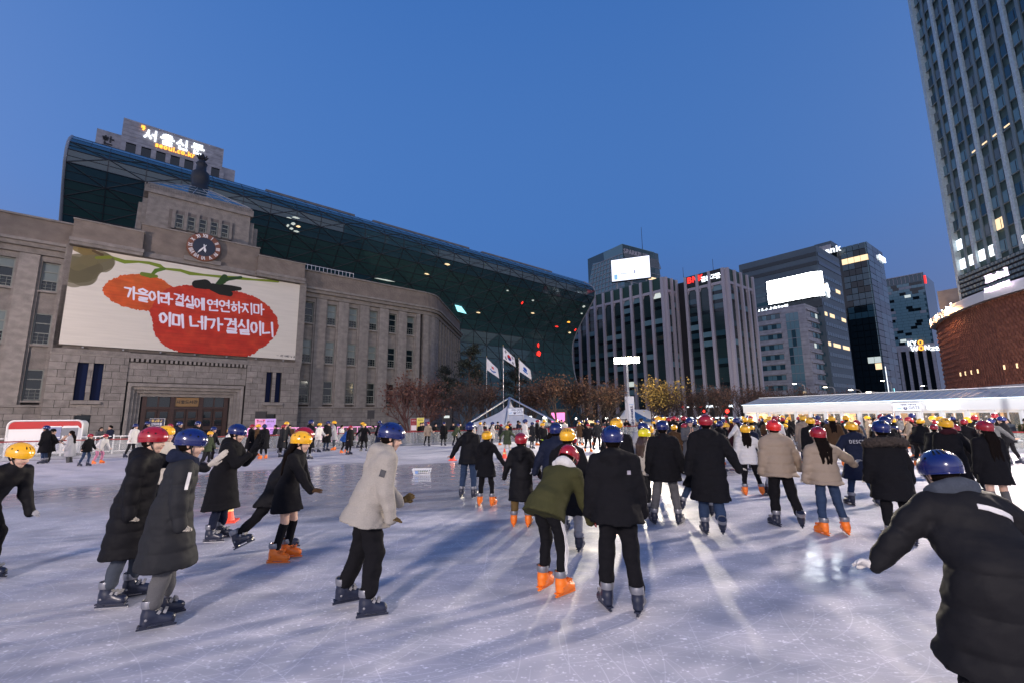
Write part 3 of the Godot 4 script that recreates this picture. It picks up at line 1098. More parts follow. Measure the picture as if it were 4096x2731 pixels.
	# stepped surround and the doors
	for i in 4:
		var ww := 9.3 - i * 0.52
		var hh := 5.28 - i * 0.3
		var zz := ez - 0.06 - i * 0.2
		for s in [-1, 1]:
			bx("door_surround", t, Vector3(cxm + s * (ww * 0.5 - 0.13), hh * 0.5 - 0.1, zz - 0.2), Vector3(0.26, hh + 0.2, 0.42), M["granite%d" % [2, 0, 1, 3][i]])
		bx("door_surround", t, Vector3(cxm, hh - 0.15, zz - 0.203), Vector3(ww - 0.52, 0.3, 0.42), M["granite%d" % [2, 0, 1, 3][i]])
	var dz := ez - 0.95
	bx("door_back", t, Vector3(cxm, 2.0, dz - 0.3), Vector3(7.4, 4.3, 0.2), M["black_paint"])
	for x in [-3.3, -1.15, 1.15, 3.3]:
		bx("door_post", t, Vector3(cxm + x, 2.0, dz), Vector3(0.36, 4.2, 0.3), M["wood"])
	bx("door_transom", t, Vector3(cxm, 3.0, dz + 0.01), Vector3(7.0, 0.24, 0.26), M["wood"])
	for i in 3:
		for s in [-1, 1]:
			var cx: float = cxm + (i - 1) * 2.25 + s * 0.49
			var d := bx("door", t, Vector3(cx, 1.4, dz - 0.06), Vector3(0.92, 2.95, 0.1), M["wood"])
			for y in [0.55, 1.55, 2.35]:
				bx("pane", t, Vector3(cx, y, dz + 0.02), Vector3(0.6, 0.62, 0.04), M["dark_glass"])
		if i != 1:
			for s in [-1, 1]:
				bx("transom_light", t, Vector3(cxm + (i - 1) * 2.25 + s * 0.47, 3.6, dz - 0.04), Vector3(0.84, 0.95, 0.06), M["dark_glass"])
			bx("door_post", t, Vector3(cxm + (i - 1) * 2.25, 3.6, dz), Vector3(0.1, 0.96, 0.14), M["wood"])
	var gold := mat("gold_panel", 0.22, 0.13, 0.045, 0.4)
	bx("name_panel", t, Vector3(cxm, 3.6, dz), Vector3(1.9, 0.86, 0.12), gold)
	var lt := letters("서울도서관", 0.3, 0.035, 0.03, 1.15)
	var ln2 := obj("lettering", lt, M["black_paint"], t)
	ln2.position = Vector3(cxm - 0.85, 3.46, dz + 0.07)
	bx("lit_room", t, Vector3(3.3, 3.85, dz - 0.15), Vector3(0.16, 0.35, 0.05), M["lit_warm"])
	# the hanging banner
	var ban := thing("banner", "huge white banner painted with red and orange persimmons and hand lettering", "banner", o, PI / 2 - a)
	bx("backing", ban, Vector3(6.0, 12.85, 0.0), Vector3(19.2, 8.75, 0.1), M["white_paint"])
	sheet("printed_face", ban, persimmons(), Vector2(19.25, 8.8), Transform3D(Basis.IDENTITY, Vector3(-3.63, 8.45, 0.06)), 0.8)
	for i in 7:
		bx("fixing_arm", ban, Vector3(-2.1 + i * 2.75, 8.3, -0.25), Vector3(0.12, 0.12, 0.6), M["grey_paint"])

func bay(t: Node, f: Transform3D, cx: float, w: float, win: bool) -> void:
	var pw := (w - 1.5) * 0.5
	if pw < 0.2:
		pw = 0.32
	for s in [-1, 1]:
		bxt("pier", t, f, Vector3(cx + s * (w * 0.5 - pw * 0.5), 9.76, -0.28), Vector3(pw, 13.0, 0.56), M["granite%d" % (rng.randi() % 4)])
		bxt("jamb", t, f, Vector3(cx + s * (w * 0.5 - pw - 0.09), 9.7, -0.42), Vector3(0.18, 12.9, 0.4), M["granite3"])
	bxt("bay_head", t, f, Vector3(cx, 16.02, -0.4), Vector3(w - pw * 2, 0.5, 0.4), M["granite1"])
	for q in 3:
		var y0: float = [3.65, 8.45, 13.2][q]
		var y1: float = [6.3, 11.15, 15.75][q]
		var ww := minf(1.12, w - pw * 2 - 0.36)
		if win:
			hall_window(t, f, Vector3(cx, y0, -0.5), ww, y1 - y0, [0, 0, 0, 1, 2][rng.randi() % 5] if q else 2)
		bxt("window_sill", t, f, Vector3(cx, y0 - 0.1, -0.35), Vector3(ww + 0.3, 0.16, 0.3), M["granite0"])
		if q < 2:
			var y2: float = [8.45, 13.2][q]
			bxt("spandrel", t, f, Vector3(cx, (y1 + y2 - 0.2) * 0.5, -0.52), Vector3(ww + 0.1, y2 - y1 - 0.22, 0.2), M["granite1"])

func clock(t: Node, at: Vector3) -> void:
	var f := Transform3D(Basis(Vector3.RIGHT, PI / 2), at)
	var rim := MB.new()
	rim.tf = f
	rim.lathe([Vector2(1.5, 0.0), Vector2(1.5, 0.25), Vector2(1.42, 0.3), Vector2(0.0, 0.3)], 36)
	var c := obj("clock", rim, mat("clock_rim", 0.17, 0.06, 0.03, 0.5), t)
	var face := MB.new()
	face.tf = f
	face.lathe([Vector2(0.98, 0.3), Vector2(0.98, 0.33), Vector2(0.0, 0.33)], 36)
	obj("clock_face", face, mat("clock_blue", 0.012, 0.018, 0.035, 0.4), c)
	var nums := ["XII", "I", "II", "III", "IV", "V", "VI", "VII", "VIII", "IX", "X", "XI"]
	for i in 12:
		var w := -TAU * i / 12.0
		var b := MB.new()
		b.tf = Transform3D(Basis(Vector3.BACK, w), at + Vector3(0, 0, 0.33))
		var chars: String = nums[i]
		var width := 0.0
		for ch in chars:
			width += 0.11 if ch == "I" else 0.24
		var x := -width * 0.5
		for ch in chars:
			if ch == "I":
				b.box(Vector3(x + 0.055, 1.2, 0), Vector3(0.06, 0.36, 0.04))
				x += 0.11
			elif ch == "V":
				b.bar(Vector3(x + 0.02, 1.38, 0), Vector3(x + 0.12, 1.02, 0), 0.06, 0.04, Vector3.BACK)
				b.bar(Vector3(x + 0.22, 1.38, 0), Vector3(x + 0.12, 1.02, 0), 0.05, 0.04, Vector3.BACK)
				x += 0.24
			else:
				b.bar(Vector3(x + 0.02, 1.38, 0), Vector3(x + 0.22, 1.02, 0), 0.06, 0.04, Vector3.BACK)
				b.bar(Vector3(x + 0.22, 1.38, 0.003), Vector3(x + 0.02, 1.02, 0.003), 0.05, 0.04, Vector3.BACK)
				x += 0.24
		obj("numeral", b, M["white_paint"], c)
	for hnd in [[0.62, -TAU * 5.6 / 12.0, 0.11], [0.95, -TAU * 36.0 / 60.0, 0.08]]:
		var b := MB.new()
		b.tf = Transform3D(Basis(Vector3.BACK, hnd[1]), at + Vector3(0, 0, 0.38))
		b.prism(PackedVector2Array([Vector2(-0.03, -0.28), Vector2(0.03, -0.28), Vector2(hnd[2], hnd[0] * 0.6), Vector2(0, hnd[0]), Vector2(-hnd[2], hnd[0] * 0.6)]), 0.0, 0.03)
		obj("hand", b, M["white_paint"], c)

func persimmons() -> Image:
	var w := 1320
	var h := 600
	var im := Image.create_empty(w, h, false, Image.FORMAT_RGB8)
	var nz := FastNoiseLite.new()
	nz.seed = 4
	nz.frequency = 0.012
	nz.fractal_octaves = 4
	var paper := Color(0.80, 0.78, 0.73)
	var red := PackedVector2Array()
	var org := PackedVector2Array()
	for p in RED:
		red.append(p * Vector2(w, h))
	for p in ORG:
		org.append(p * Vector2(w, h))
	for y in h:
		for x in w:
			var a := nz.get_noise_2d(x, y)
			var b := nz.get_noise_2d(x * 0.3, y * 4.0)
			var c := paper * (1.0 + 0.03 * b)
			im.set_pixel(x, y, c)
	for lay in [[org, Color(0.73, 0.27, 0.1), Color(0.78, 0.4, 0.16)], [red, Color(0.66, 0.13, 0.08), Color(0.76, 0.27, 0.14)]]:
		var pl: PackedVector2Array = lay[0]
		var lo := Vector2(w, h)
		var hi := Vector2.ZERO
		for p in pl:
			lo = lo.min(p)
			hi = hi.max(p)
		for y in range(maxi(0, int(lo.y) - 6), mini(h, int(hi.y) + 6)):
			for x in range(maxi(0, int(lo.x) - 6), mini(w, int(hi.x) + 6)):
				var a := nz.get_noise_2d(x * 3.0, y * 3.0)
				if Geometry2D.is_point_in_polygon(Vector2(x + a * 9.0, y + nz.get_noise_2d(y * 3.0, x * 3.0) * 9.0), pl):
					var q := clampf(0.35 + 0.5 * nz.get_noise_2d(x * 0.6, y * 0.6) + 0.3 * (1.0 - (y - lo.y) / (hi.y - lo.y)), 0, 1)
					var c: Color = lay[1]
					im.set_pixel(x, y, c.lerp(lay[2], q * 0.85) * (0.97 + 0.1 * nz.get_noise_2d(x * 0.4, y * 5.0) + 0.1 * nz.get_noise_2d(x * 1.1, y * 1.1)))
	for b in BRANCH:
		var c: Color = b[2]
		var pts: Array = b[0]
		for q in pts.size() - 1:
			var p0: Vector2 = pts[q] * Vector2(w, h)
			var p1: Vector2 = pts[q + 1] * Vector2(w, h)
			dab(im, p0, p1, b[1] * 2.3 * (1.0 + 0.3 * sin(q * 2.1)), b[1] * 2.3 * (1.0 + 0.3 * sin((q + 1) * 2.1)), c)
	for l in LETTERING:
		brush(im, strokes(l[0], 1.0), l[1] * Vector2(w, h), l[2] * Vector2(w, h), l[3] * Vector2(w, h), l[4], Color(0.86, 0.85, 0.9), 0.35)
	brush(im, strokes("시민 이혜인 님 글", 0.95), Vector2(0.915, 0.945) * Vector2(w, h), Vector2(13, 0), Vector2(0, 15), 0.9, Color(0.2, 0.2, 0.22))
	dab(im, Vector2(0.898 * w, 0.958 * h), Vector2(0.908 * w, 0.958 * h), 0.9, 0.9, Color(0.2, 0.2, 0.22))
	return im
const RED := [Vector2(0.381, 0.273), Vector2(0.475, 0.210), Vector2(0.574, 0.195), Vector2(0.691, 0.214), Vector2(0.780, 0.262), Vector2(0.838, 0.346), Vector2(0.882, 0.468), Vector2(0.897, 0.584), Vector2(0.885, 0.707), Vector2(0.838, 0.837), Vector2(0.751, 1.006), Vector2(0.593, 1.034), Vector2(0.438, 1.000), Vector2(0.390, 0.959), Vector2(0.352, 0.896), Vector2(0.329, 0.792), Vector2(0.318, 0.691), Vector2(0.303, 0.579), Vector2(0.320, 0.443), Vector2(0.352, 0.325)]
const ORG := [Vector2(0.118, 0.391), Vector2(0.137, 0.308), Vector2(0.176, 0.234), Vector2(0.227, 0.190), Vector2(0.285, 0.186), Vector2(0.338, 0.204), Vector2(0.381, 0.273), Vector2(0.355, 0.390), Vector2(0.324, 0.533), Vector2(0.306, 0.578), Vector2(0.254, 0.580), Vector2(0.200, 0.562), Vector2(0.155, 0.515), Vector2(0.127, 0.450)]
const BRANCH := [
	[[Vector2(0.131, 0.051), Vector2(0.186, 0.075), Vector2(0.238, 0.050), Vector2(0.279, 0.044), Vector2(0.321, 0.057), Vector2(0.341, 0.081), Vector2(0.409, 0.070), Vector2(0.450, 0.087), Vector2(0.516, 0.078), Vector2(0.596, 0.065), Vector2(0.662, 0.050), Vector2(0.748, 0.036), Vector2(0.874, 0.005)], 4.3, Color(0.42, 0.5, 0.12)],
	[[Vector2(0.341, 0.081), Vector2(0.310, 0.116), Vector2(0.294, 0.176), Vector2(0.290, 0.197)], 4.3, Color(0.3, 0.42, 0.1)],
	[[Vector2(0.258, 0.179), Vector2(0.290, 0.184), Vector2(0.313, 0.181)], 5.6, Color(0.38, 0.45, 0.12)],
	[[Vector2(0.607, 0.060), Vector2(0.598, 0.114), Vector2(0.574, 0.181)], 8.1, Color(0.13, 0.25, 0.08)],
	[[Vector2(0.684, 0.034), Vector2(0.624, 0.081), Vector2(0.604, 0.126)], 4.3, Color(0.13, 0.25, 0.08)],
	[[Vector2(0.485, 0.203), Vector2(0.521, 0.189), Vector2(0.548, 0.206)], 12.4, Color(0.06, 0.07, 0.04)],
	[[Vector2(0.559, 0.209), Vector2(0.597, 0.229), Vector2(0.637, 0.257)], 12.4, Color(0.07, 0.08, 0.05)],
	[[Vector2(0.601, 0.184), Vector2(0.645, 0.188), Vector2(0.684, 0.177)], 7.4, Color(0.06, 0.07, 0.04)],
	[[Vector2(0.017, 0.262), Vector2(0.034, 0.217), Vector2(0.060, 0.168), Vector2(0.095, 0.120)], 31.0, Color(0.36, 0.34, 0.24, 0.75)],
	[[Vector2(0.017, 0.335), Vector2(0.046, 0.285), Vector2(0.082, 0.195), Vector2(0.111, 0.106)], 23.6, Color(0.33, 0.31, 0.22, 0.6)],
	[[Vector2(0.022, 0.198), Vector2(0.058, 0.119), Vector2(0.113, 0.067)], 13.6, Color(0.4, 0.37, 0.25, 0.7)],
	[[Vector2(0.016, 0.010), Vector2(0.041, 0.022), Vector2(0.069, 0.026)], 11.2, Color(0.44, 0.38, 0.22, 0.85)],
	[[Vector2(0.069, 0.013), Vector2(0.101, 0.041)], 3.1, Color(0.3, 0.24, 0.15)],
	[[Vector2(0.084, 0.081), Vector2(0.131, 0.051)], 3.7, Color(0.42, 0.46, 0.12)],
]
const LETTERING := [
	["가을이라", Vector2(0.1964, 0.3409), Vector2(0.0471, 0.0036), Vector2(0.0061, 0.1302), 5.4],
	["결실에", Vector2(0.3926, 0.3425), Vector2(0.0442, 0.0068), Vector2(0.0059, 0.1322), 5.0],
	["연연하지마", Vector2(0.5359, 0.3578), Vector2(0.0552, -0.0045), Vector2(0.0057, 0.1346), 5.0],
	["이미", Vector2(0.3424, 0.5730), Vector2(0.0532, 0.0037), Vector2(0.0064, 0.1421), 6.6],
	["네가", Vector2(0.4686, 0.5800), Vector2(0.0739, -0.0005), Vector2(0.0060, 0.1390), 6.6],
	["결실이니", Vector2(0.6244, 0.5603), Vector2(0.0622, -0.0014), Vector2(0.0070, 0.1700), 6.6],
]

func new_hall() -> void:
	var a := deg_to_rad(48.45)
	var o := Vector3(-cos(a), 0, -sin(a)) * 55.0
	var t := thing("glass_hall", "wave shaped dark glass hall curling over the old stone hall", "building", o, PI / 2 - a)
	var pr := [Vector2(-44, 33), Vector2(-36, 37.2), Vector2(-30, 38.4), Vector2(-26, 38.7), Vector2(-23.9, 38.4), Vector2(-22.0, 37.8), Vector2(-20.3, 36.7), Vector2(-19.2, 35.7), Vector2(-18.5, 34.4), Vector2(-18.7, 32.8), Vector2(-20.0, 31.1), Vector2(-21.5, 29.4), Vector2(-23.0, 27.6), Vector2(-24.5, 25.6), Vector2(-26.0, 23.4), Vector2(-27.0, 21.1), Vector2(-27.3, 18.2), Vector2(-27.0, 15.2), Vector2(-26.5, 12.6), Vector2(-25.6, 9.6), Vector2(-24.9, 5.5), Vector2(-24.4, -0.2)]
	var s0 := -6.6
	var s1 := 95.0
	var cols := 27
	var dw := (s1 - s0) / cols
	# dark body just inside the glass
	var body := PackedVector2Array()
	for p: Vector2 in pr:
		body.append(p + Vector2(-0.5, -0.25))
	body.append(Vector2(-60, -0.2))
	body.append(Vector2(-60, 30))
	var core := MB.new()
	core.tf = Transform3D(Basis(Vector3(0, 0, 1), Vector3.UP, Vector3(-1, 0, 0)), Vector3.ZERO)
	core.prism(body, -s1 + 0.15, -s0 - 0.15)
	obj("building_core", core, M["black_paint"], t)
	var jit := []
	for i in cols + 1:
		var col := []
		for j in pr.size():
			var q: Vector2 = pr[j]
			var d: Vector2 = (pr[mini(j + 1, pr.size() - 1)] - pr[maxi(j - 1, 0)]).normalized()
			var e := rng.randf_range(-0.05, 0.05) if j > 8 else rng.randf_range(-0.012, 0.012)
			col.append(Vector3(s0 + i * dw, q.y + d.x * e, q.x - d.y * e))
		jit.append(col)
	var rest := MB.new()
	var fr := MB.new()
	var thin := MB.new()
	for i in cols:
		for j in pr.size() - 1:
			var A: Vector3 = jit[i][j]
			var B: Vector3 = jit[i + 1][j]
			var C: Vector3 = jit[i + 1][j + 1]
			var D: Vector3 = jit[i][j + 1]
			var near := (i >= 11 and j >= 4 and j < 20) or (i < 11 and j >= 7 and j < 12)
			var q := MB.new()
			var o2 := q if near else rest
			var flip := (i + j) % 2 == 0
			if flip:
				o2.tri(D, C, B)
				o2.tri(D, B, A)
			else:
				o2.tri(D, C, A)
				o2.tri(C, B, A)
			if near:
				obj("glass_panel", q, M["teal_glass"] if j > 9 else M["blue_glass"], t)
			var g := 0.08 if j > 6 else 0.03
			var up := Vector3(0, 0.3, 1).normalized()
			var off := up * 0.04
			fr.bar(A + off, B + off, g, 0.12 if j > 6 else 0.03, up)
			fr.bar(A + off, D + off, g, 0.12 if j > 6 else 0.03, up)
			if j > 6:
				if flip:
					fr.bar(D + off, B + off, g, 0.12, up)
				else:
					fr.bar(A + off, C + off, g, 0.12, up)
				thin.bar(A.lerp(D, 0.5) + off, B.lerp(C, 0.5) + off, 0.05, 0.06, up)
			else:
				thin.bar(A.lerp(B, 0.5) + off, D.lerp(C, 0.5) + off, 0.03, 0.02, up)
	stuff("glass_skin", rest, M["blue_glass"], t)
	stuff("frame_bars", fr, M["mullion"], t)
	stuff("glazing_bars", thin, M["mullion"], t)
	for e in [s0 - 0.1, s1 + 0.1]:
		var ps := []
		for p: Vector2 in pr:
			ps.append(Vector3(e, p.y, p.x))
		var ed := MB.new()
		ed.tube(ps, 0.17, 0.17, 6)
		obj("edge_trim", ed, M["grey_paint"], t)
	for sl in [[17.2, 33.2], [37.0, 61.2], [65.0, 89.7]]:
		bx("roof_slab", t, Vector3((sl[0] + sl[1]) * 0.5, 41.05, -33.5), Vector3(sl[1] - sl[0], 0.9, 9.0), M["concrete"])
		for x in [0.1, 0.5, 0.9]:
			bx("slab_support", t, Vector3(lerpf(sl[0], sl[1], x), 39.4, -33.5), Vector3(1.0, 2.6, 5.0), M["concrete"])
	# lit rooms behind the glass, and screen reflections put in as glowing panes
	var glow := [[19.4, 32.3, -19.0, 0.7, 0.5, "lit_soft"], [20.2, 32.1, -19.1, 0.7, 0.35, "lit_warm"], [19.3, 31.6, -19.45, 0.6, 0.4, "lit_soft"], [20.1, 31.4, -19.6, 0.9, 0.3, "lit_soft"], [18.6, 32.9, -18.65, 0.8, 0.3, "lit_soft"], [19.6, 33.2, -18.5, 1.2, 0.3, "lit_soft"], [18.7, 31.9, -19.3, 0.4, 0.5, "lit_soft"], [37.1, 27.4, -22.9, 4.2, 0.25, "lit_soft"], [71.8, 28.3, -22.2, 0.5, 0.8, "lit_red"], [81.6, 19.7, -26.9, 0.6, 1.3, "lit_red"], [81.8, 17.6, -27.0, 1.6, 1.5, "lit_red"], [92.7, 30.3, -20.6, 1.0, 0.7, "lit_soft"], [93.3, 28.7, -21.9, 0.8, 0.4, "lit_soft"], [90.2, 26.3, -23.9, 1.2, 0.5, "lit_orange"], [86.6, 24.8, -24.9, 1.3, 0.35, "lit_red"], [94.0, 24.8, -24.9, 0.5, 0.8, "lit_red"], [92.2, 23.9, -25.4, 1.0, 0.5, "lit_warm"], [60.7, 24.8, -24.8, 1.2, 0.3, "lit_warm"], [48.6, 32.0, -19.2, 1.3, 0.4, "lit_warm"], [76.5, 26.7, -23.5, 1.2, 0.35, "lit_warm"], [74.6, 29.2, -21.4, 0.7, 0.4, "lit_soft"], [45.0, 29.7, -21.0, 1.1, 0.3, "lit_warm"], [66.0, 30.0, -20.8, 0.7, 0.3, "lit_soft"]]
	var k := 0
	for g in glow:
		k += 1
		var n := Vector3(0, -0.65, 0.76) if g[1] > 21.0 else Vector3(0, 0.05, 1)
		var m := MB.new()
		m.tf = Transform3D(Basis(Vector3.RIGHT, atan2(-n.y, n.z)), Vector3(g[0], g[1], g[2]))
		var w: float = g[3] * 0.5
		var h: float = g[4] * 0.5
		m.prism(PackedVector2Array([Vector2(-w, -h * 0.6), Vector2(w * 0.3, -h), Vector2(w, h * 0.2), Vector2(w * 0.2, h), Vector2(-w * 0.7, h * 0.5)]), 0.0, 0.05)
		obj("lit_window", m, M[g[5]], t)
	var tr := MB.new()  # cyan screen reflection put in as a glowing pane
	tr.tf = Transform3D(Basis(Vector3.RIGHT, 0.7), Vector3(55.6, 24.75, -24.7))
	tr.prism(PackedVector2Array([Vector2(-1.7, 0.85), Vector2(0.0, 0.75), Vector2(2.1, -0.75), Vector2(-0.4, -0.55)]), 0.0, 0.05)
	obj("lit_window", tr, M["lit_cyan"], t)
	# railing on the old hall's roof terrace
	var ra := thing("roof_railing", "thin white railing on the old hall roof above the first windows", "railing", o, PI / 2 - a)
	for i in 14:
		bx("post", ra, Vector3(17.0 + i * 0.5, 20.6, -4.0), Vector3(0.05, 1.3, 0.05), M["white_paint"])
	for y in [20.2, 21.2]:
		bx("rail", ra, Vector3(20.2, y, -4.0), Vector3(6.6, 0.06, 0.06), M["white_paint"])

func left_face() -> Transform3D:
	# face that looks to local -x: its own x runs along local +z
	return Transform3D(Basis(Vector3(0, 0, 1), Vector3.UP, Vector3(-1, 0, 0)), Vector3.ZERO)

func raised(called: String, parent: Node, f: Transform3D, at: Vector3, what: Variant, m: Material) -> void:
	var o := obj(called, what, m, parent)
	o.transform = f * Transform3D(Basis.IDENTITY, at)

func tm(text: String, h: float, d: float) -> TextMesh:
	return latin(text, h, d)

func city() -> void:
	var T90 := func(az: float) -> float: return PI / 2 - deg_to_rad(az)
	var I := Transform3D.IDENTITY
	# --- press tower behind the glass hall
	var t := thing("press_tower", "tall pale newspaper tower with glowing rooftop lettering behind the glass hall", "building", Vector3(-102.5, 0, -109.5), PI / 2 - deg_to_rad(49.0))
	var st: Material = M["pale_stone"]
	bx("tower_body", t, Vector3(11.4, 40, -9), Vector3(22.8, 81, 17.0), st)
	bx("side_wing", t, Vector3(-2.4, 38, -8), Vector3(4.9, 77.2, 13.0), st)
	bx("side_wing", t, Vector3(24.5, 38, -8), Vector3(3.7, 76.2, 13.0), st)
	for i in 7:
		bx("window", t, Vector3(2.15 + i * 3.18, 66, -0.62), Vector3(2.05, 17, 0.3), M["dark_glass"])
	for i in 8:
		bx("pier", t, Vector3(0.55 + i * 3.18, 66, -0.35), Vector3(1.1, 17.2, 0.5), st)
	bx("upper_band", t, Vector3(11.4, 77.8, -0.35), Vector3(22.8, 6.6, 0.5), st)
	for i in 6:
		bx("joint_line", t, Vector3(11.4, 75.3 + i * 1.05, -0.09), Vector3(22.4, 0.05, 0.03), M["concrete"])
	raised("lit_lettering", t, I, Vector3(4.6, 77.0, 0.0), letters("서울신문", 2.75, 0.42, 0.3, 1.28), M["lit_white"])
	raised("lit_lettering", t, I, Vector3(7.0, 75.1, 0.0), tm("seoul.co.kr", 1.22, 0.3), M["lit_orange"])
	var comma := MB.new()
	comma.box(Vector3(4.1, 80.1, 0.1), Vector3(0.8, 0.6, 0.3))
	comma.bar(Vector3(4.4, 79.8, 0.1), Vector3(4.1, 79.2, 0.1), 0.35, 0.3, Vector3.BACK)
	obj("lit_mark", comma, M["lit_orange"], t)
	raised("lettering", t, I, Vector3(-3.6, 73.0, -1.5), letters("한", 2.2, 0.32, 0.2), M["black_paint"])
	raised("lettering", t, I, Vector3(-3.7, 70.3, -1.5), letters("국", 2.2, 0.32, 0.2), M["black_paint"])
	# --- sloped glass tower with the pale screen
	t = thing("sloped_tower", "faceted grey glass tower with slanted left side behind the bright screen", "building", Vector3(47.2, 0, -184.1), PI / 2 - deg_to_rad(58.0))
	var lf := MB.new()
	lf.tf = left_face()
	lf.prism(PackedVector2Array([Vector2(0, 0), Vector2(0, 73.3), Vector2(-11.5, 73.0), Vector2(-11.0, 69.0), Vector2(-18.5, 70.0), Vector2(-33.0, 30.0), Vector2(-40, 0)]), -20.0, 0.0)
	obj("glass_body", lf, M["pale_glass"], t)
	var rf := MB.new()
	rf.prism(PackedVector2Array([Vector2(0.1, 0), Vector2(26, 0), Vector2(22.5, 73.0), Vector2(4, 73.2), Vector2(0.1, 73.2)]), -22.0, 0.0)
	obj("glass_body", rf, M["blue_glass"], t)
	var fins := MB.new()
	fins.tf = left_face()
	for i in 34:
		var y := 3.0 + i * 2.0
		var w: float = lerpf(39.0, 18.4, clampf(y / 70.0, 0, 1))
		fins.box(Vector3(-w * 0.5, y, 0.1), Vector3(w, 0.35, 0.2))
	for i in 9:
		fins.bar(Vector3(-2.0 - i * 1.85, 69, 0.14), Vector3(-4.0 - i * 4.1, 0, 0.14), 0.3, 0.12, Vector3.BACK)
	stuff("facade_fins", fins, M["grey_paint"], t)
	var f2 := MB.new()
	for i in 30:
		f2.bar(Vector3(0.4 + i * 0.74, 70.0, 0.1), Vector3(2.2 + i * 0.74, 66.0, 0.1), 0.2, 0.2, Vector3.BACK)
	for i in 22:
		f2.box(Vector3(12, 3.0 + i * 3.0, 0.05), Vector3(23, 0.2, 0.12))
	stuff("facade_fins", f2, M["grey_paint"], t)
	bx("lit_window", t, Vector3(17.5, 60.5, 0.1), Vector3(5.0, 1.4, 0.1), M["lit_warm"])
	raised("lettering", t, I, Vector3(0.4, 68.6, 0.2), tm("SPARKPLUS", 2.0, 0.2), M["white_pier"])
	var mast := MB.new()
	mast.tube([Vector3(17, 73, -4), Vector3(17, 86, -4)], 0.15, 0.08, 5)
	obj("antenna_mast", mast, M["black_paint"], t)
	# --- screen on the roof in front of it
	var sc := Image.create_empty(256, 144, false, Image.FORMAT_RGB8)
	sc.fill(Color(0.93, 0.95, 1.0))
	for q in [[20, 20, 216, 70, 0.82], [40, 34, 176, 60, 0.90], [60, 95, 50, 8, 0.7], [130, 96, 60, 6, 0.74]]:
		sc.fill_rect(Rect2i(q[0], q[1], q[2], q[3]), Color(q[4], q[4] + 0.02, q[4] + 0.08))
	dab(sc, Vector2(80, 66), Vector2(180, 62), 16, 16, Color(1, 1, 1))
	sc.fill_rect(Rect2i(16, 100, 22, 34), Color(0.45, 0.62, 0.75))
	sc.fill_rect(Rect2i(150, 84, 8, 22), Color(0.5, 0.5, 0.6))
	t = thing("led_screen", "slanting bright roof screen showing a pale room scene", "screen", Vector3(33.9, 45.4, -147.6), PI / 2 - deg_to_rad(112.0))
	sheet("screen_picture", t, sc, Vector2(12.4, 7.4), Transform3D(Basis.IDENTITY, Vector3(0, 0.35, 0.26)), 0.5, 1.0)
	bx("housing", t, Vector3(6.2, 4.05, -0.3), Vector3(12.8, 7.9, 1.0), M["black_paint"])
	for x in [1.5, 6.2, 11.0]:
		bx("support", t, Vector3(x, -2.5, -0.8), Vector3(0.5, 6.0, 0.5), M["grey_paint"])
	# --- office block with white piers and green roof band
	t = thing("office_block", "dark glass office block with white vertical piers and green roof band", "building", Vector3(54.8, 0, -112.3), PI / 2 - deg_to_rad(51.5))
	var L := left_face()
	bx("block_body", t, Vector3(7.4, 19, -12), Vector3(14.2, 37.5, 23.0), M["black_paint"])
	bx("block_body", t, Vector3(2.0, 19.0, -34), Vector3(14.6, 37.5, 38.6), M["black_paint"])
	office_face(t, L, [-10.8, -7.45, -4.05, -0.4], 38.8, 13)
	office_face(t, I, [0.4, 4.05, 7.5, 11.05, 14.3], 38.8, 13)
	var L2 := L.translated_local(Vector3(0, 0, 5.6))
	var cl := []
	for i in 11:
		cl.append(-14.5 - 3.43 * (10 - i))
	office_face(t, L2, cl, 38.8, 13)
	office_face(t, I.translated_local(Vector3(0, 0, -14.2)), [-5.3, -2.6, -0.2], 38.8, 13)
	bx("sign_board", t, L * Vector3(-5.6, 37.2, 0.42), Vector3(0.12, 2.9, 9.9), M["black_paint"])
	raised("lit_lettering", t, L, Vector3(-10.3, 36.2, 0.5), tm("BNK", 1.6, 0.25), M["lit_red"])
	raised("lit_lettering", t, L, Vector3(-6.2, 36.3, 0.5), letters("금융그룹", 1.22, 0.16, 0.2, 1.08), M["lit_white"])
	for i in 3:
		var an := MB.new()
		an.tube([Vector3(6, 38, -6.0 - i * 9), Vector3(6, 44, -6.0 - i * 9)], 0.08, 0.05, 5)
		obj("antenna", an, M["black_paint"], t)
	# street front of that block: shop signs, lit strips
	for s in [[-7.5, "우리은행"], [-1.5, "은행"]]:
		raised("lit_lettering", t, L, Vector3(s[0], 3.5, 0.9), letters(s[1], 0.55, 0.1, 0.1, 1.05), M["lit_white"])
	for i in 12:
		bx("lit_shop_sign", t, L * Vector3(-22.0 + i * 1.9, 3.75, 1.2 if i < 4 else 0.8), Vector3(0.08, 0.32, rng.randf_range(0.5, 1.2)), [M["lit_white"], M["lit_red"], M["lit_white"]][i % 3])
		bx("lit_shop_front", t, L * Vector3(-20.0 + i * 1.7, 0.95, 0.9), Vector3(0.08, 0.3, rng.randf_range(0.6, 1.4)), M["lit_white"] if i % 4 else M["lit_warm"])
	# --- grey stone block and its dark tower with the big screen
	t = thing("stone_office", "pale grey stone office with ribbon windows and a glass stair strip", "building", Vector3(93.8, 0, -141.8), PI / 2 - deg_to_rad(51.0))
	bx("stone_body", t, Vector3(13.5, 18.1, -15), Vector3(27.0, 36.2, 29.9), st)
	var jl := MB.new()
	for i in 26:
		jl.box(Vector3(13.5, 1.4 * i + 0.6, 0.0), Vector3(27.0, 0.06, 0.04))
		jl.box(Vector3(0, 1.4 * i + 0.6, -15), Vector3(0.04, 0.06, 29.9))
	stuff("stone_joints", jl, M["concrete"], t)
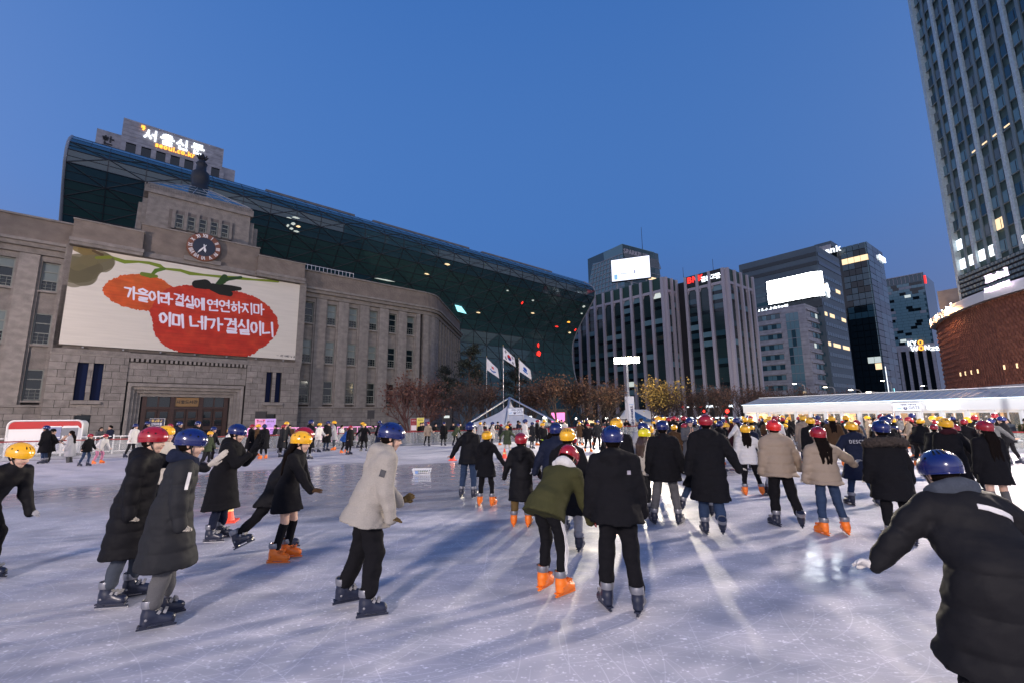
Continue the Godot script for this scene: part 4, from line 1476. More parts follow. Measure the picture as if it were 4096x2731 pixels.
	for r in 10:
		var y := 33.2 - r * 3.36
		ribbon(t, I, 4.2, 21.6, y, 1.6, 9, r)
		ribbon(t, L, -14.6, -7.6, y + 0.3, 1.6, 5, r + 20)
		if r < 9:
			bx("floor_band", t, Vector3(13.5, y + 1.3, 0.16), Vector3(25.8, 0.5, 0.3), st)
		bx("floor_band", t, L * Vector3(-11.2, y + 1.5, 0.16), Vector3(0.3, 0.45, 7.6), st)
	for r in 11:
		for c in 3:
			bx("stair_pane", t, L * Vector3(-5.3 + c * 1.25, 32.6 - r * 2.8, 0.06), Vector3(0.1, 2.6, 1.15), M["pale_glass"] if rng.randf() < 0.8 else M["blue_glass"])
	bx("lit_window", t, L * Vector3(-2.8, 8.2, 0.14), Vector3(0.1, 0.8, 0.8), M["lit_warm"])
	for r in 11:
		bx("floor_band", t, L * Vector3(-4.05, 31.2 - r * 2.8, 0.1), Vector3(0.16, 0.18, 3.8), M["grey_paint"])
	t = thing("dark_tower", "brown grey tower with a curved white screen behind the pale stone office", "building", Vector3(103.5, 0, -147.3), PI / 2 - deg_to_rad(51.5))
	var wall := mat("tower_wall", 0.075, 0.105, 0.125, 0.5)
	bx("tower_body", t, Vector3(11.5, 28.9, -13), Vector3(23.0, 57.8, 26.0), wall)
	bx("side_step", t, Vector3(8, 27, -28.0), Vector3(14.0, 54.5, 4.5), wall)
	for y in [54.9, 51.8]:
		bx("dark_band", t, Vector3(11.5, y, 0.05), Vector3(22.2, 1.3, 0.2), M["dark_glass"])
		bx("dark_band", t, L * Vector3(-12.5, y, 0.05), Vector3(0.2, 1.3, 24.5), M["dark_glass"])
	for r in 12:
		var y := 47.6 - r * 3.35
		var lit := r in [1, 4, 7]
		for c in 9:
			bx("window", t, Vector3(1.6 + c * 2.35, y, 0.04), Vector3(2.1, 1.25, 0.14), M["lit_warm"] if lit and rng.randf() < 0.75 else M["blue_glass"])
		bx("window_band", t, L * Vector3(-12.5, y, 0.03), Vector3(0.12, 1.3, 23.0), M["blue_glass"])
	raised("lit_lettering", t, L, Vector3(-20.6, 36.6, 0.6), letters("삼성화재", 2.5, 0.35, 0.3, 1.05), M["lit_white"])
	bx("sign_band", t, L * Vector3(-12.5, 38.0, 0.3), Vector3(0.5, 2.6, 25.0), M["dark_glass"])
	# emblem and sign on the right face
	raised("lit_lettering", t, I, Vector3(0.9, 42.2, 0.3), letters("대신", 1.5, 0.25, 0.2, 1.0), M["lit_white"])
	var em := MB.new()
	for p in [Vector3(5.0, 44.4, 0.3), Vector3(5.9, 42.9, 0.3), Vector3(4.6, 42.6, 0.3), Vector3(5.4, 41.2, 0.3)]:
		em.tf = Transform3D(Basis(Vector3.RIGHT, PI / 2), p)
		em.lathe([Vector2(1.0, 0), Vector2(1.0, 0.2), Vector2(0.0, 0.24)], 12)
	obj("lit_emblem", em, M["lit_white"], t)
	# --- its screen: slightly curved round the corner
	t = thing("video_screen", "glaring curved white screen wrapped round the dark tower's corner", "screen", Vector3(103.5, 0, -147.3), PI / 2 - deg_to_rad(51.5))
	var sp := []
	for i in 9:
		sp.append(Vector3(-1.2, 0, -16.3 + i * 1.75))
	sp.append(Vector3(-0.9, 0, -1.3))
	sp.append(Vector3(-0.1, 0, -0.2))
	sp.append(Vector3(0.8, 0, 0.6))
	var face := MB.new()
	var back := MB.new()
	for i in sp.size() - 1:
		face.quad(sp[i] + Vector3(0, 40.2, 0), sp[i + 1] + Vector3(0, 40.2, 0), sp[i + 1] + Vector3(0, 48.6, 0), sp[i] + Vector3(0, 48.6, 0))
		back.bar(sp[i] + Vector3(0.4, 44.4, -0.15), sp[i + 1] + Vector3(0.4, 44.4, -0.15), 0.5, 8.9)
	obj("screen_picture", face, mat("screen_white", 0.93, 0.98, 1.0, 0.5, 0.0, 12.0), t)
	obj("housing", back, M["black_paint"], t)
	var al := AreaLight3D.new()
	al.name = "video_screen_light"
	add_child(al)
	al.transform = Transform3D(Basis(Vector3.UP, PI / 2 - deg_to_rad(51.5)), Vector3(103.5, 0, -147.3)) * Transform3D(Basis(Vector3(0, 0, -1), Vector3.UP, Vector3(1, 0, 0)), Vector3(-1.45, 44.4, -9.0))
	al.area_size = Vector2(14.5, 8.2)
	al.light_energy = 1.0
	al.area_range = 200.0
	al.shadow_enabled = true
	# --- tall bank tower
	t = thing("bank_tower", "tall blue glass bank tower with rounded corner and lit top sign", "building", Vector3(158.5, 0, -193.3), PI / 2 - deg_to_rad(52.0))
	var rc := 3.5
	var foot := PackedVector2Array([Vector2(-8.5, -17.0), Vector2(-8.5, -8.6), Vector2(0, -8.4)])
	bx("tower_body", t, Vector3(14, 38, -16), Vector3(27.0, 76.8, 29.0), M["dark_glass"])
	bx("side_tower", t, Vector3(9, 39.5, -22), Vector3(24.0, 79.5, 16.0), M["blue_glass"])
	bx("roof_box", t, Vector3(6, 80.5, -17), Vector3(9.0, 2.6, 7.0), M["tower_wall"])
	bx("pale_top", t, L * Vector3(-17, 76.5, 3.05), Vector3(0.3, 4.5, 9.0), st)
	for i in 26:
		var y := 75.4 - i * 2.85
		var lit := i == 2
		for c in 4:
			var m: Material = M["blue_glass"] if rng.randf() < 0.6 and i < 12 else M["dark_glass"]
			if lit or (i == 18 and c > 1) or (rng.randf() < 0.02 and i > 10):
				m = M["lit_warm"] if lit or rng.randf() < 0.5 else M["lit_soft"]
			bx("glass_pane", t, L * Vector3(-9.4 + c * 2.35 + 0.6, y, 0.06), Vector3(0.1, 2.6, 2.2), m)
		for c in 3:
			bx("glass_pane", t, Vector3(3.5 + c * 8.2, y, 0.06), Vector3(7.9, 2.6, 0.1), M["blue_glass"] if rng.randf() < 0.4 else M["dark_glass"])
	for i in 26:
		var cc := MB.new()
		cc.tf = Transform3D(Basis.IDENTITY, Vector3(0.9, 75.4 - i * 2.85, -0.9))
		for q in 5:
			var w0 := PI + (PI / 2) * q / 5.0
			var w1 := PI + (PI / 2) * (q + 1) / 5.0
			cc.quad(Vector3(cos(w0), -1.3, -sin(w0)), Vector3(cos(w1), -1.3, -sin(w1)), Vector3(cos(w1), 1.3, -sin(w1)), Vector3(cos(w0), 1.3, -sin(w0)))
		obj("corner_pane", cc, M["pale_glass"] if i != 2 else M["lit_warm"], t)
	raised("lit_lettering", t, L, Vector3(-17.5, 73.5, 3.4), tm("Bank", 2.6, 0.3), M["lit_white"])
	raised("lit_lettering", t, I, Vector3(15.0, 71.6, 0.4), letters("우리은행", 2.3, 0.32, 0.3, 1.15), M["lit_white"])
	for s in [[0.2, 9.0, 12.0, "lit_white"], [9.0, 4.0, 8.0, "lit_cyan"]]:
		bx("lit_strip", t, Vector3(s[0], s[1] + s[2] * 0.5, 0.4), Vector3(0.25, s[2], 0.2), M[s[3]])
	bx("lit_lobby", t, L * Vector3(-6.0, 6.4, 0.5), Vector3(0.2, 1.8, 13.0), M["lit_warm"])
	bx("low_annex", t, Vector3(-8, 3.4, -4), Vector3(10.0, 7.0, 16.0), M["tower_wall"])
	# --- mosaic tower far right
	t = thing("mosaic_tower", "glass tower with a mosaic of pale and dark panels and orange lettering", "building", Vector3(225.8, 0, -240.6), PI / 2 - deg_to_rad(51.0))
	bx("tower_base", t, Vector3(15, 18, -15), Vector3(30.0, 36.0, 30.0), M["dark_glass"])
	var up := MB.new()
	up.tf = L
	up.prism(PackedVector2Array([Vector2(0, 36), Vector2(0, 76.7), Vector2(-21, 76.7), Vector2(-28, 62), Vector2(-28, 36)]), -30.0, 0.0)
	obj("tower_body", up, M["blue_glass"], t)
	for r in 22:
		for c in 10:
			var y := 71.5 - r * 1.62
			var x := -26.6 + c * 2.7
			if x < -21.0 - (76.7 - y) * 0.47:
				continue
			var k := rng.randf()
			var m: Material = M["pale_glass"]
			if k < 0.16:
				m = M["dark_glass"]
			elif k < 0.24:
				m = M["grey_paint"]
			elif k < 0.27:
				m = M["lit_soft"]
			bx("panel", t, L * Vector3(x + (r % 2) * 0.7, y, 0.08), Vector3(0.16, 1.52, 2.6), m)
	for i in 12:
		bx("crown_post", t, L * Vector3(-0.6 - i * 1.75, 74.6, 0.2), Vector3(0.25, 4.0, 0.2), st)
	bx("crown_band", t, L * Vector3(-10, 76.8, 0.1), Vector3(0.4, 0.4, 20.6), st)
	bx("lit_sign", t, Vector3(3.5, 73.5, 0.3), Vector3(1.6, 4.4, 0.3), M["lit_red"])
	for i in 9:
		bx("pier", t, L * Vector3(-0.8 - i * 3.5, 18, 0.4), Vector3(0.8, 36.0, 1.3), st)
	bx("sign_band", t, L * Vector3(-14, 36.4, 0.3), Vector3(0.6, 3.4, 28.5), st)
	raised("lit_lettering", t, L, Vector3(-10.9, 36.6, 0.8), tm("KY", 2.5, 0.3), M["lit_white"])
	raised("lit_lettering", t, L, Vector3(-6.6, 36.6, 0.8), tm("O", 2.5, 0.3), M["lit_orange"])
	raised("lit_lettering", t, L, Vector3(-9.7, 33.6, 0.9), tm("W", 2.5, 0.3), M["lit_white"])
	raised("lit_lettering", t, L, Vector3(-6.6, 33.6, 0.9), tm("O", 2.5, 0.3), M["lit_orange"])
	raised("lit_lettering", t, L, Vector3(-4.2, 33.6, 0.9), tm("N", 2.5, 0.3), M["lit_white"])
	raised("lit_lettering", t, L, Vector3(-1.6, 33.9, 0.9), letters("교원", 1.8, 0.3, 0.3, 1.1), M["lit_white"])
	hotel()
	# filler blocks that close the street behind the trees
	t = thing("low_block", "dark low office between the glass hall and the pier block", "building", Vector3(20, 0, -150), PI / 2 - deg_to_rad(51.0))
	bx("block_body", t, Vector3(8, 9, -6), Vector3(30.0, 18.0, 12.0), M["tower_wall"])
	t = thing("brick_annex", "low brown block at the foot of the bank tower", "building", Vector3(118, 0, -120), PI / 2 - deg_to_rad(100.0))
	bx("block_body", t, Vector3(12, 3.6, -6), Vector3(46.0, 7.4, 10.0), mat("brown_wall", 0.06, 0.04, 0.038, 0.7))
	for i in 9:
		bx("window", t, Vector3(-8.0 + i * 4.6, 4.2, -0.9), Vector3(3.6, 1.6, 0.2), M["dark_glass"])

func ribbon(t: Node, f: Transform3D, x0: float, x1: float, y: float, h: float, n: int, seed_: int) -> void:
	bxt("window_reveal", t, f, Vector3((x0 + x1) * 0.5, y, -0.03), Vector3(x1 - x0, h, 0.1), M["black_paint"])
	var w := (x1 - x0) / n
	for i in n:
		var k := (seed_ * 7 + i * 5) % 11
		bxt("window", t, f, Vector3(x0 + (i + 0.5) * w, y, 0.04), Vector3(w - 0.1, h - 0.1, 0.06), M["pale_glass"] if k < 6 else (M["blue_glass"] if k < 10 or seed_ % 3 else M["lit_soft"]))

func office_face(t: Node, f: Transform3D, cols: Array, top: float, floors: int) -> void:
	var x0: float = cols[0]
	var x1: float = cols[cols.size() - 1]
	bxt("roof_band", t, f, Vector3((x0 + x1) * 0.5, top - 1.7, 0.08), Vector3(x1 - x0, 3.4, 0.3), M["green_band"])
	bxt("head_beam", t, f, Vector3((x0 + x1) * 0.5, top - 3.75, 0.14), Vector3(x1 - x0, 0.75, 0.5), M["white_pier"])
	for c in cols:
		bxt("pier", t, f, Vector3(c, (top - 0.2) * 0.5, 0.3), Vector3(0.72, top, 0.9), M["white_pier"])
	var fh := (top - 8.2) / floors
	for i in cols.size() - 1:
		var a: float = cols[i] + 0.36
		var b: float = cols[i + 1] - 0.36
		for s in [a + 0.22, b - 0.22]:
			var br := MB.new()
			br.tf = f
			br.bar(Vector3(s + (0.2 if s < (a + b) * 0.5 else -0.2), top - 4.1, 0.14), Vector3(s - (0.22 if s < (a + b) * 0.5 else -0.22), top - 5.0, 0.14), 0.3, 0.3, Vector3.BACK)
			obj("corner_brace", br, M["white_pier"], t)
		for r in floors:
			var y := 4.2 + (r + 0.5) * fh
			var k := rng.randf()
			var m: Material = M["office_glass"]
			if k < 0.13:
				m = M["pale_glass"]
			elif k < 0.3:
				m = M["blue_glass"]
			elif k < 0.325:
				m = M["lit_soft"]
			bxt("window", t, f, Vector3((a + b) * 0.5, y + 0.3, 0.02), Vector3(b - a, fh - 0.95, 0.1), m)
			bxt("spandrel", t, f, Vector3((a + b) * 0.5, y - fh * 0.5 + 0.3, 0.03), Vector3(b - a, 0.85, 0.1), M["office_glass"] if k > 0.5 else M["dark_glass"])

func hotel() -> void:
	var t := thing("hotel_tower", "very tall hotel tower with pale vertical ribs and rows of paired windows", "building", Vector3(60.8, 0, -59.4), deg_to_rad(-105.0))
	var rib := grain(mat("hotel_rib", 0.62, 0.76, 0.78, 0.6), M["white_pier"].albedo_texture, 0.1)
	var wall := mat("hotel_wall", 0.07, 0.125, 0.125, 0.7)
	var grey := mat("hotel_grey", 0.19, 0.25, 0.26, 0.6)
	bx("tower_body", t, Vector3(17, 36, -8), Vector3(33.8, 72.0, 15.6), wall)
	bx("corner_rib", t, Vector3(0.12, 36, -0.1), Vector3(0.55, 72.4, 1.2), rib)
	for i in 9:
		bx("rib", t, Vector3(3.5 + i * 3.55, 40, 0.12), Vector3(0.5, 64.0, 0.3), rib)
	for i in 9:
		bx("grey_rib", t, Vector3(1.72 + i * 3.55, 38, 0.05), Vector3(0.42, 60.0, 0.14), grey)
	var fh := 2.72
	for r in 17:
		var y := 21.3 + r * fh
		for c in 10:
			for s in 2:
				var x := 0.97 + c * 1.775
				if s == 1:
					continue
				var k := rng.randf()
				var m: Material = [M["pale_glass"], M["pale_glass"], M["blue_glass"], M["blind"]][rng.randi() % 4]
				if r == 0 and c < 4:
					m = M["lit_white"]
				elif r == 1 and c < 1:
					m = M["lit_white"]
				elif k > 0.985:
					m = M["lit_warm"]
				var w := bx("window", t, Vector3(x - 0.05, y, 0.03), Vector3(1.14, 1.36, 0.08), m)
				bx("window_sill", t, Vector3(x, y - 0.82, 0.1), Vector3(1.2, 0.1, 0.16), grey)
				bx("window_bar", t, Vector3(x + 0.18, y - 0.05, 0.085), Vector3(0.05, 1.2, 0.04), M["mullion"])
				if r == 5 and c in [3, 4, 5, 6]:
					bx("lit_strip", t, Vector3(x + 0.1, y - 0.45, 0.13), Vector3(0.8, 0.18, 0.04), M["lit_warm"])
	bx("top_band", t, Vector3(17, 69.5, 0.1), Vector3(33.6, 4.0, 0.5), grey)
	# lattice screen at the foot of the tower
	bx("lattice_back", t, Vector3(12, 15.5, 0.3), Vector3(23.0, 8.4, 0.6), M["black_paint"])
	var la := MB.new()
	for r in 14:
		for c in 36:
			la.box(Vector3(0.8 + c * 0.64 + (r % 2) * 0.32, 11.6 + r * 0.6, 0.7), Vector3(0.44, 0.34, 0.16))
	stuff("lattice", la, grey, t)
	# --- curved brick podium
	t = thing("brick_podium", "curved brown brick screen wall under a white lit canopy band", "building", Vector3.ZERO, 0.0)
	var pl := [Vector3(67.2, 0, -66.5), Vector3(62.6, 0, -64.6), Vector3(59.4, 0, -62.4), Vector3(57.1, 0, -59.6), Vector3(55.1, 0, -56.4), Vector3(53.4, 0, -53.2), Vector3(51.9, 0, -50.0), Vector3(50.6, 0, -46.5), Vector3(49.9, 0, -43.0), Vector3(49.5, 0, -39.0), Vector3(49.2, 0, -34.0)]
	var brick := [mat("brick_a", 0.20, 0.072, 0.045, 0.85), mat("brick_b", 0.17, 0.06, 0.04, 0.85), mat("brick_c", 0.23, 0.085, 0.055, 0.85)]
	var rest := [MB.new(), MB.new(), MB.new()]
	var band := MB.new()
	var low := MB.new()
	var bk := MB.new()
	var shape := BoxMesh.new()
	var made := 0
	for i in pl.size() - 1:
		var p: Vector3 = pl[i]
		var q: Vector3 = pl[i + 1]
		var ln := p.distance_to(q)
		var f := Transform3D(Basis(Vector3.UP, atan2(-(q - p).z, (q - p).x)), p)
		bk.tf = f
		bk.box(Vector3(ln * 0.5, 9.0, -0.35), Vector3(ln + 0.2, 9.2, 0.3))
		band.tf = f
		band.box(Vector3(ln * 0.5, 13.8, 0.15), Vector3(ln + 0.3, 0.9, 1.2))
		band.box(Vector3(ln * 0.5, 14.4, -0.1), Vector3(ln + 0.3, 0.3, 0.9))
		low.tf = f
		low.box(Vector3(ln * 0.5, 4.1, 0.1), Vector3(ln + 0.3, 0.8, 1.0))
		var n := int(round(ln / 0.45))
		var w := ln / n
		for r in 28:
			for c in n:
				var y := 4.7 + r * 0.315
				var k := rng.randi() % 3
				var pos := Vector3((c + 0.5 + (0.5 if r % 2 else 0.0)) * w, y, 0.02 + 0.05 * (r % 2))
				var size := Vector3(w * (0.56 if r % 2 else 0.62), 0.29, 0.26)
				if made < 290 and i >= 8:
					made += 1
					bxt("brick", t, f, pos, size, brick[k])
				else:
					rest[k].tf = f
					rest[k].box(pos, size)
		if i > 2:
			for c in 3:
				bxt("column", t, f, Vector3(ln * (c + 0.5) / 3.0, 1.9, -0.8), Vector3(0.4, 4.0, 0.4), M["grey_paint"])
	for k in 3:
		stuff("bricks", rest[k], brick[k], t)
	obj("inner_wall", bk, mat("brick_back", 0.03, 0.014, 0.012, 0.9), t)
	obj("canopy_band", band, M["white_paint"], t)
	obj("lower_band", low, M["white_pier"], t)
	var gl := MB.new()
	gl.box(Vector3(57, 1.9, -52), Vector3(8.0, 4.0, 26.0))
	obj("ground_floor", gl, M["dark_glass"], t)
	# small lamps along the band at the tip, and lit openings low in the brick
	for i in 6:
		var p: Vector3 = (pl[2] as Vector3).lerp(pl[5], i / 5.0)
		var lm := MB.new()
		lm.tf = Transform3D(Basis.IDENTITY, p + Vector3(-1.0, 14.5, 0.3))
		lm.lathe([Vector2(0.04, -0.08), Vector2(0.1, 0.0), Vector2(0.04, 0.08)], 8)
		obj("rim_lamp", lm, mat("rim_lamp_glow", 1, 0.95, 0.95, 0.5, 0, 8.0), t)
		if i % 2 == 0:
			var ol := OmniLight3D.new()
			ol.name = "rim_lamp_light"
			add_child(ol, true)
			ol.position = p + Vector3(-1.9, 14.0, 0.7)
			ol.light_energy = 13.0
			ol.light_color = Color(1, 0.75, 0.5)
			ol.omni_range = 60.0
			ol.omni_attenuation = 2.0
			ol.light_size = 0.2
			ol.shadow_enabled = true
	for i in 16:
		var s := 4.5 + i * 0.42
		var seg := int(s)
		if seg < pl.size() - 1 and not i in [4, 5, 10]:
			var p: Vector3 = (pl[seg] as Vector3).lerp(pl[seg + 1], s - seg)
			bx("lit_opening", t, p + Vector3(-0.22, 6.3 + (1.3 if i == 8 else 0.0), 0), Vector3(0.1, 0.45, 0.1), M["lit_warm"])
	# hotel name on the band
	var p0: Vector3 = pl[6]
	var p1: Vector3 = pl[8]
	var f3 := Transform3D(Basis(Vector3.UP, atan2(-(p1 - p0).z, (p1 - p0).x)), p0)
	raised("lit_lettering", t, f3, Vector3(4.3, 14.75, 1.0), latin("Hotel", 0.8, 0.2, "Droid Serif"), mat("lit_pinkish", 1, 0.85, 1, 0.5, 0, 1.2))
	raised("lit_lettering", t, f3, Vector3(4.0, 14.0, 1.0), letters("프레지던트호텔", 0.5, 0.07, 0.12, 0.98), M["lit_pinkish"])
	var hp := MB.new()
	hp.tf = Transform3D(f3.basis, pl[8]).translated_local(Vector3(2.6, 14.0, 1.0))
	hp.box(Vector3(0.12, 0.8, 0), Vector3(0.24, 1.6, 0.2))
	hp.box(Vector3(0.5, 1.45, 0), Vector3(0.5, 0.22, 0.2))
	obj("lit_lettering", hp, M["lit_pinkish"], t)
	bx("vent_screen", t, Vector3(60.3, 17.0, -60.0), Vector3(3.6, 2.6, 0.3), M["concrete"], Basis(Vector3.UP, deg_to_rad(-60)))

func mast(label: String, at: Vector3, h: float, yaw: float, n: int) -> Node3D:
	var t := thing("floodlight_mast", label, "floodlight", at, 0.0)
	var p := MB.new()
	p.tube([Vector3(0, -0.2, 0), Vector3(0, h - 0.2, 0)], 0.13, 0.09, 10)
	obj("pole", p, M["grey_paint"], t)
	lamp_bank(t, h, yaw, n, 0.6, M["lamp_white"], M["grey_paint"])
	return t

func plaza_things() -> void:
	# --- floodlights
	var t := mast("tall floodlight mast with four glaring lamps above a white banner box", Vector3(10.9, 0, -43.0), 7.05, deg_to_rad(-16), 4)
	bx("banner_box", t, Vector3(0.0, 1.75, 0.25), Vector3(0.62, 3.7, 0.62), M["white_paint"], Basis(Vector3.UP, 0.25))
	var lt := MB.new()
	var word := "서울광장스케이트장"
	for i in word.length():
		var one := letters(word[i], 0.24, 0.035, 0.02)
		lt.add(one, Transform3D(Basis.IDENTITY, Vector3(0, -i * 0.29, 0)))
	var lo := obj("lettering", lt, mat("navy_ink", 0.02, 0.03, 0.12, 0.6), t)
	lo.transform = Transform3D(Basis(Vector3.UP, 0.25), Vector3(0.0, 1.75, 0.25)) * Transform3D(Basis.IDENTITY, Vector3(-0.1, 0.75, 0.31))
	bx("blue_stripe", t, Vector3(0.0, 2.85, 0.25), Vector3(0.45, 0.04, 0.632), mat("sky_ink", 0.2, 0.45, 0.7, 0.5), Basis(Vector3.UP, 0.25))
	bx("camera_box", t, Vector3(-0.35, 3.2, 0.3), Vector3(0.18, 0.3, 0.2), M["grey_paint"])
	mast("floodlight mast out of frame to the right of the rink", Vector3(28.5, 0, -22.2), 11.0, deg_to_rad(-65), 5)
	mast("floodlight mast out of frame to the left of the rink", Vector3(-37.8, 0, -6.0), 10.8, deg_to_rad(200), 5)
	mast("floodlight mast behind the camera", Vector3(-7.2, 0, 17.6), 10.0, deg_to_rad(160), 4)
	# --- long white gate hall
	gate_hall()
	# --- tents
	t = thing("pyramid_tent", "white pointed tent hung under four silver poles behind gate four", "tent", Vector3(-0.3, -0.2, -45.0))
	var cv := MB.new()
	var rings := 9
	var ringv := []
	for i in rings:
		var f := i / float(rings - 1)
		var r := 4.9 * pow(1.0 - f, 1.9) + 0.12
		var y := 1.35 + 2.15 * f
		var row := []
		for q in 16:
			var w := TAU * q / 16.0 + PI / 4
			var sq := 1.0 / maxf(absf(cos(w - PI / 4 + PI / 4)), absf(sin(w - PI / 4 + PI / 4)))
			var m := lerpf(sq, 1.0, 0.35 + 0.65 * f)
			row.append(Vector3(cos(w) * r * m * 0.8, y + 0.25 * (sq - 1.0) * (1.0 - f), sin(w) * r * m * 0.8))
		ringv.append(row)
	for i in rings - 1:
		for q in 16:
			cv.quad(ringv[i][(q + 1) % 16], ringv[i][q], ringv[i + 1][q], ringv[i + 1][(q + 1) % 16])
	var can := obj("canopy", cv, mat("canvas", 0.6, 0.6, 0.62, 0.8), t)
	var va := MB.new()
	for q in 16:
		var a: Vector3 = ringv[0][q]
		var b: Vector3 = ringv[0][(q + 1) % 16]
		va.quad(b - Vector3(0, 0.25, 0), a - Vector3(0, 0.25, 0), a, b)
	obj("valance", va, M["canvas"], can)
	for p in [Vector3(-3.6, 1.5, 4.6), Vector3(4.3, 1.5, 3.2), Vector3(-0.35, 1.5, 5.6), Vector3(0.6, 1.4, -5.2)]:
		var po := MB.new()
		po.tube([Vector3(0, 3.9, 0), p, p + Vector3(0, -0.1, 0)], 0.085, 0.085, 8)
		po.tube([p, Vector3(p.x, -0.1, p.z)], 0.085, 0.085, 8)
		obj("pole", po, M["steel"], t)
	t = thing("canopy_tent", "blue and white canopy tent under the trees beside the banner box", "tent", Vector3(15.2, -0.2, -56.0), 0.15)
	var tops := [[Vector3(-3.4, 1.55, 2.0), Vector3(-0.6, 1.55, 2.0), Vector3(-1.0, 2.75, 0)], [Vector3(-0.6, 1.55, 2.0), Vector3(3.6, 1.55, 2.0), Vector3(1.0, 2.7, 0)]]
	var wc := MB.new()
	wc.quad(Vector3(-3.4, 1.6, 2.2), Vector3(-1.2, 1.6, 2.2), Vector3(-1.0, 2.75, 0), Vector3(-1.6, 2.7, 0))
	wc.quad(Vector3(0.4, 1.6, 2.2), Vector3(2.6, 1.6, 2.2), Vector3(1.2, 2.7, 0), Vector3(-0.9, 2.75, 0))
	wc.quad(Vector3(3.4, 1.6, -2.0), Vector3(-3.4, 1.6, -2.0), Vector3(-1.6, 2.7, 0), Vector3(1.4, 2.7, 0))
	var c1 := obj("canopy", wc, M["canvas"], t)
	var bc := MB.new()
	bc.quad(Vector3(-1.2, 1.6, 2.2), Vector3(0.4, 1.6, 2.2), Vector3(-0.9, 2.75, 0), Vector3(-1.0, 2.75, 0.02))
	bc.quad(Vector3(2.6, 1.6, 2.2), Vector3(3.6, 1.55, 1.8), Vector3(1.4, 2.7, 0), Vector3(1.2, 2.7, 0.01))
	bc.quad(Vector3(-1.2, 1.3, 2.23), Vector3(3.6, 1.3, 2.23), Vector3(3.6, 1.6, 2.21), Vector3(-1.2, 1.6, 2.21))
	obj("blue_panel", bc, mat("blue_canvas", 0.02, 0.09, 0.26, 0.7), t)
	bx("side_wall", t, Vector3(0, 0.75, 1.9), Vector3(6.6, 1.5, 0.04), M["canvas"])
	for x in [-3.3, 0, 3.3]:
		bx("post", t, Vector3(x, 0.8, 2.0), Vector3(0.08, 1.6, 0.08), M["white_paint"])
	# --- gate signs
	gate_sign("4", "silver framed sign reading GATE 4 in front of the pointed tent", Vector3(0.25, -0.2, -39.2), 0.0, 1.3)
	gate_sign("5", "silver framed sign reading GATE 5 before the white hall doors", Vector3(27.6, -0.2, -32.2), deg_to_rad(-38), 1.55)
	# --- boards
	board("notice_board", "pale green notice standing right of the pointed tent", "notice", Vector3(2.85, 0.0, -41.0), 0.5, 0.55, 1.65, Color(0.8, 0.85, 0.74), 0)
	board("poster_stand", "pink poster on the left of the pair under the loudspeaker", "poster", Vector3(-18.6, -0.2, -34.0), 0.74, 1.1, 2.1, Color(0.9, 0.62, 0.78), 1)
	board("poster_stand", "lilac poster on the right of the pair under the loudspeaker", "poster", Vector3(-17.86, -0.2, -34.0), 0.7, 1.1, 2.1, Color(0.74, 0.6, 0.88), 2)
	board("poster_stand", "dark red poster beside the bare red tree", "poster", Vector3(-8.0, -0.2, -37.3), 0.53, 1.1, 2.0, Color(0.55, 0.1, 0.14), 3)
	board("poster_stand", "yellow poster between the red and purple ones", "poster", Vector3(-7.45, -0.2, -37.2), 0.56, 1.15, 2.05, Color(0.88, 0.82, 0.35), 4)
	board("poster_stand", "purple poster right of the yellow one", "poster", Vector3(-6.97, -0.2, -37.3), 0.38, 1.0, 1.95, Color(0.2, 0.16, 0.36), 5)
	board("sign_board", "navy sign with gold lettering in front of the wooden doors", "sign", Vector3(-23.3, -0.2, -30.2), 0.85, 0.5, 2.2, Color(0.05, 0.06, 0.2), 6)
	board("info_board", "left pale blue board near the end of the white hall", "sign", Vector3(23.6, -0.2, -50.0), 0.55, 0.75, 1.7, Color(0.68, 0.8, 0.86), 0)
	board("info_board", "right pale blue board near the end of the white hall", "sign", Vector3(24.5, -0.2, -50.0), 0.55, 0.75, 1.7, Color(0.68, 0.8, 0.86), 0)
	# --- loudspeakers
	for s in [[Vector3(-19.7, -0.2, -36.0), 0.76, "black loudspeaker on a stand above the pink posters"], [Vector3(-11.1, -0.2, -36.0), 0.54, "black loudspeaker on a stand before the middle of the stone hall"]]:
		t = thing("loudspeaker", s[2], "speaker", s[0], 0.3)
		var w: float = s[1]
		bx("cabinet", t, Vector3(0, 2.35, 0), Vector3(w, 0.66, 0.45), M["black_paint"])
		bx("grille", t, Vector3(0, 2.35, 0.235), Vector3(w - 0.08, 0.58, 0.02), mat("grille_cloth", 0.03, 0.03, 0.032, 0.95))
		var po := MB.new()
		po.tube([Vector3(0, 2.05, 0), Vector3(0, 0.7, 0)], 0.03, 0.03, 8)
		for q in 3:
			var w2 := TAU * q / 3.0
			po.tube([Vector3(0, 0.9, 0), Vector3(cos(w2) * 0.55, 0.02, sin(w2) * 0.55)], 0.02, 0.02, 6)
		obj("stand", po, M["black_paint"], t)
	# --- railings in front of the stone hall
	railing("pink lit railing in front of the stone hall windows", Vector3(-19.2, -0.2, -33.4), Vector3(-8.9, -0.2, -36.6), true)
	railing("white railing behind the left barrier near the caravan", Vector3(-33.0, -0.2, -21.5), Vector3(-21.5, -0.2, -28.2), false)
	# --- caravan
	caravan()
	# --- flags
	flag("white city flag with a red dot over a blue wave", Vector3(-3.4, 0, -60), 9.65, 1)
	flag("national flag with red and blue circle, highest of the three", Vector3(-1.2, 0, -60), 11.1, 0)
	flag("white flag with a blue emblem, nearest the right tree", Vector3(0.9, 0, -60), 9.4, 2)
	# --- cones and basket on the ice
	for c in [[Vector3(-5.44, 0, -9.05), "orange cone behind the skater in the long black coat"], [Vector3(-2.7, 0, -20.8), "orange cone left of the jeans skater's hand"], [Vector3(-0.4, 0, -21.6), "orange cone in front of the green jacket girl"], [Vector3(24.5, 0, -26.0), "orange cone by the right barrier"]]:
		cone(c[0], c[1])
	basket()
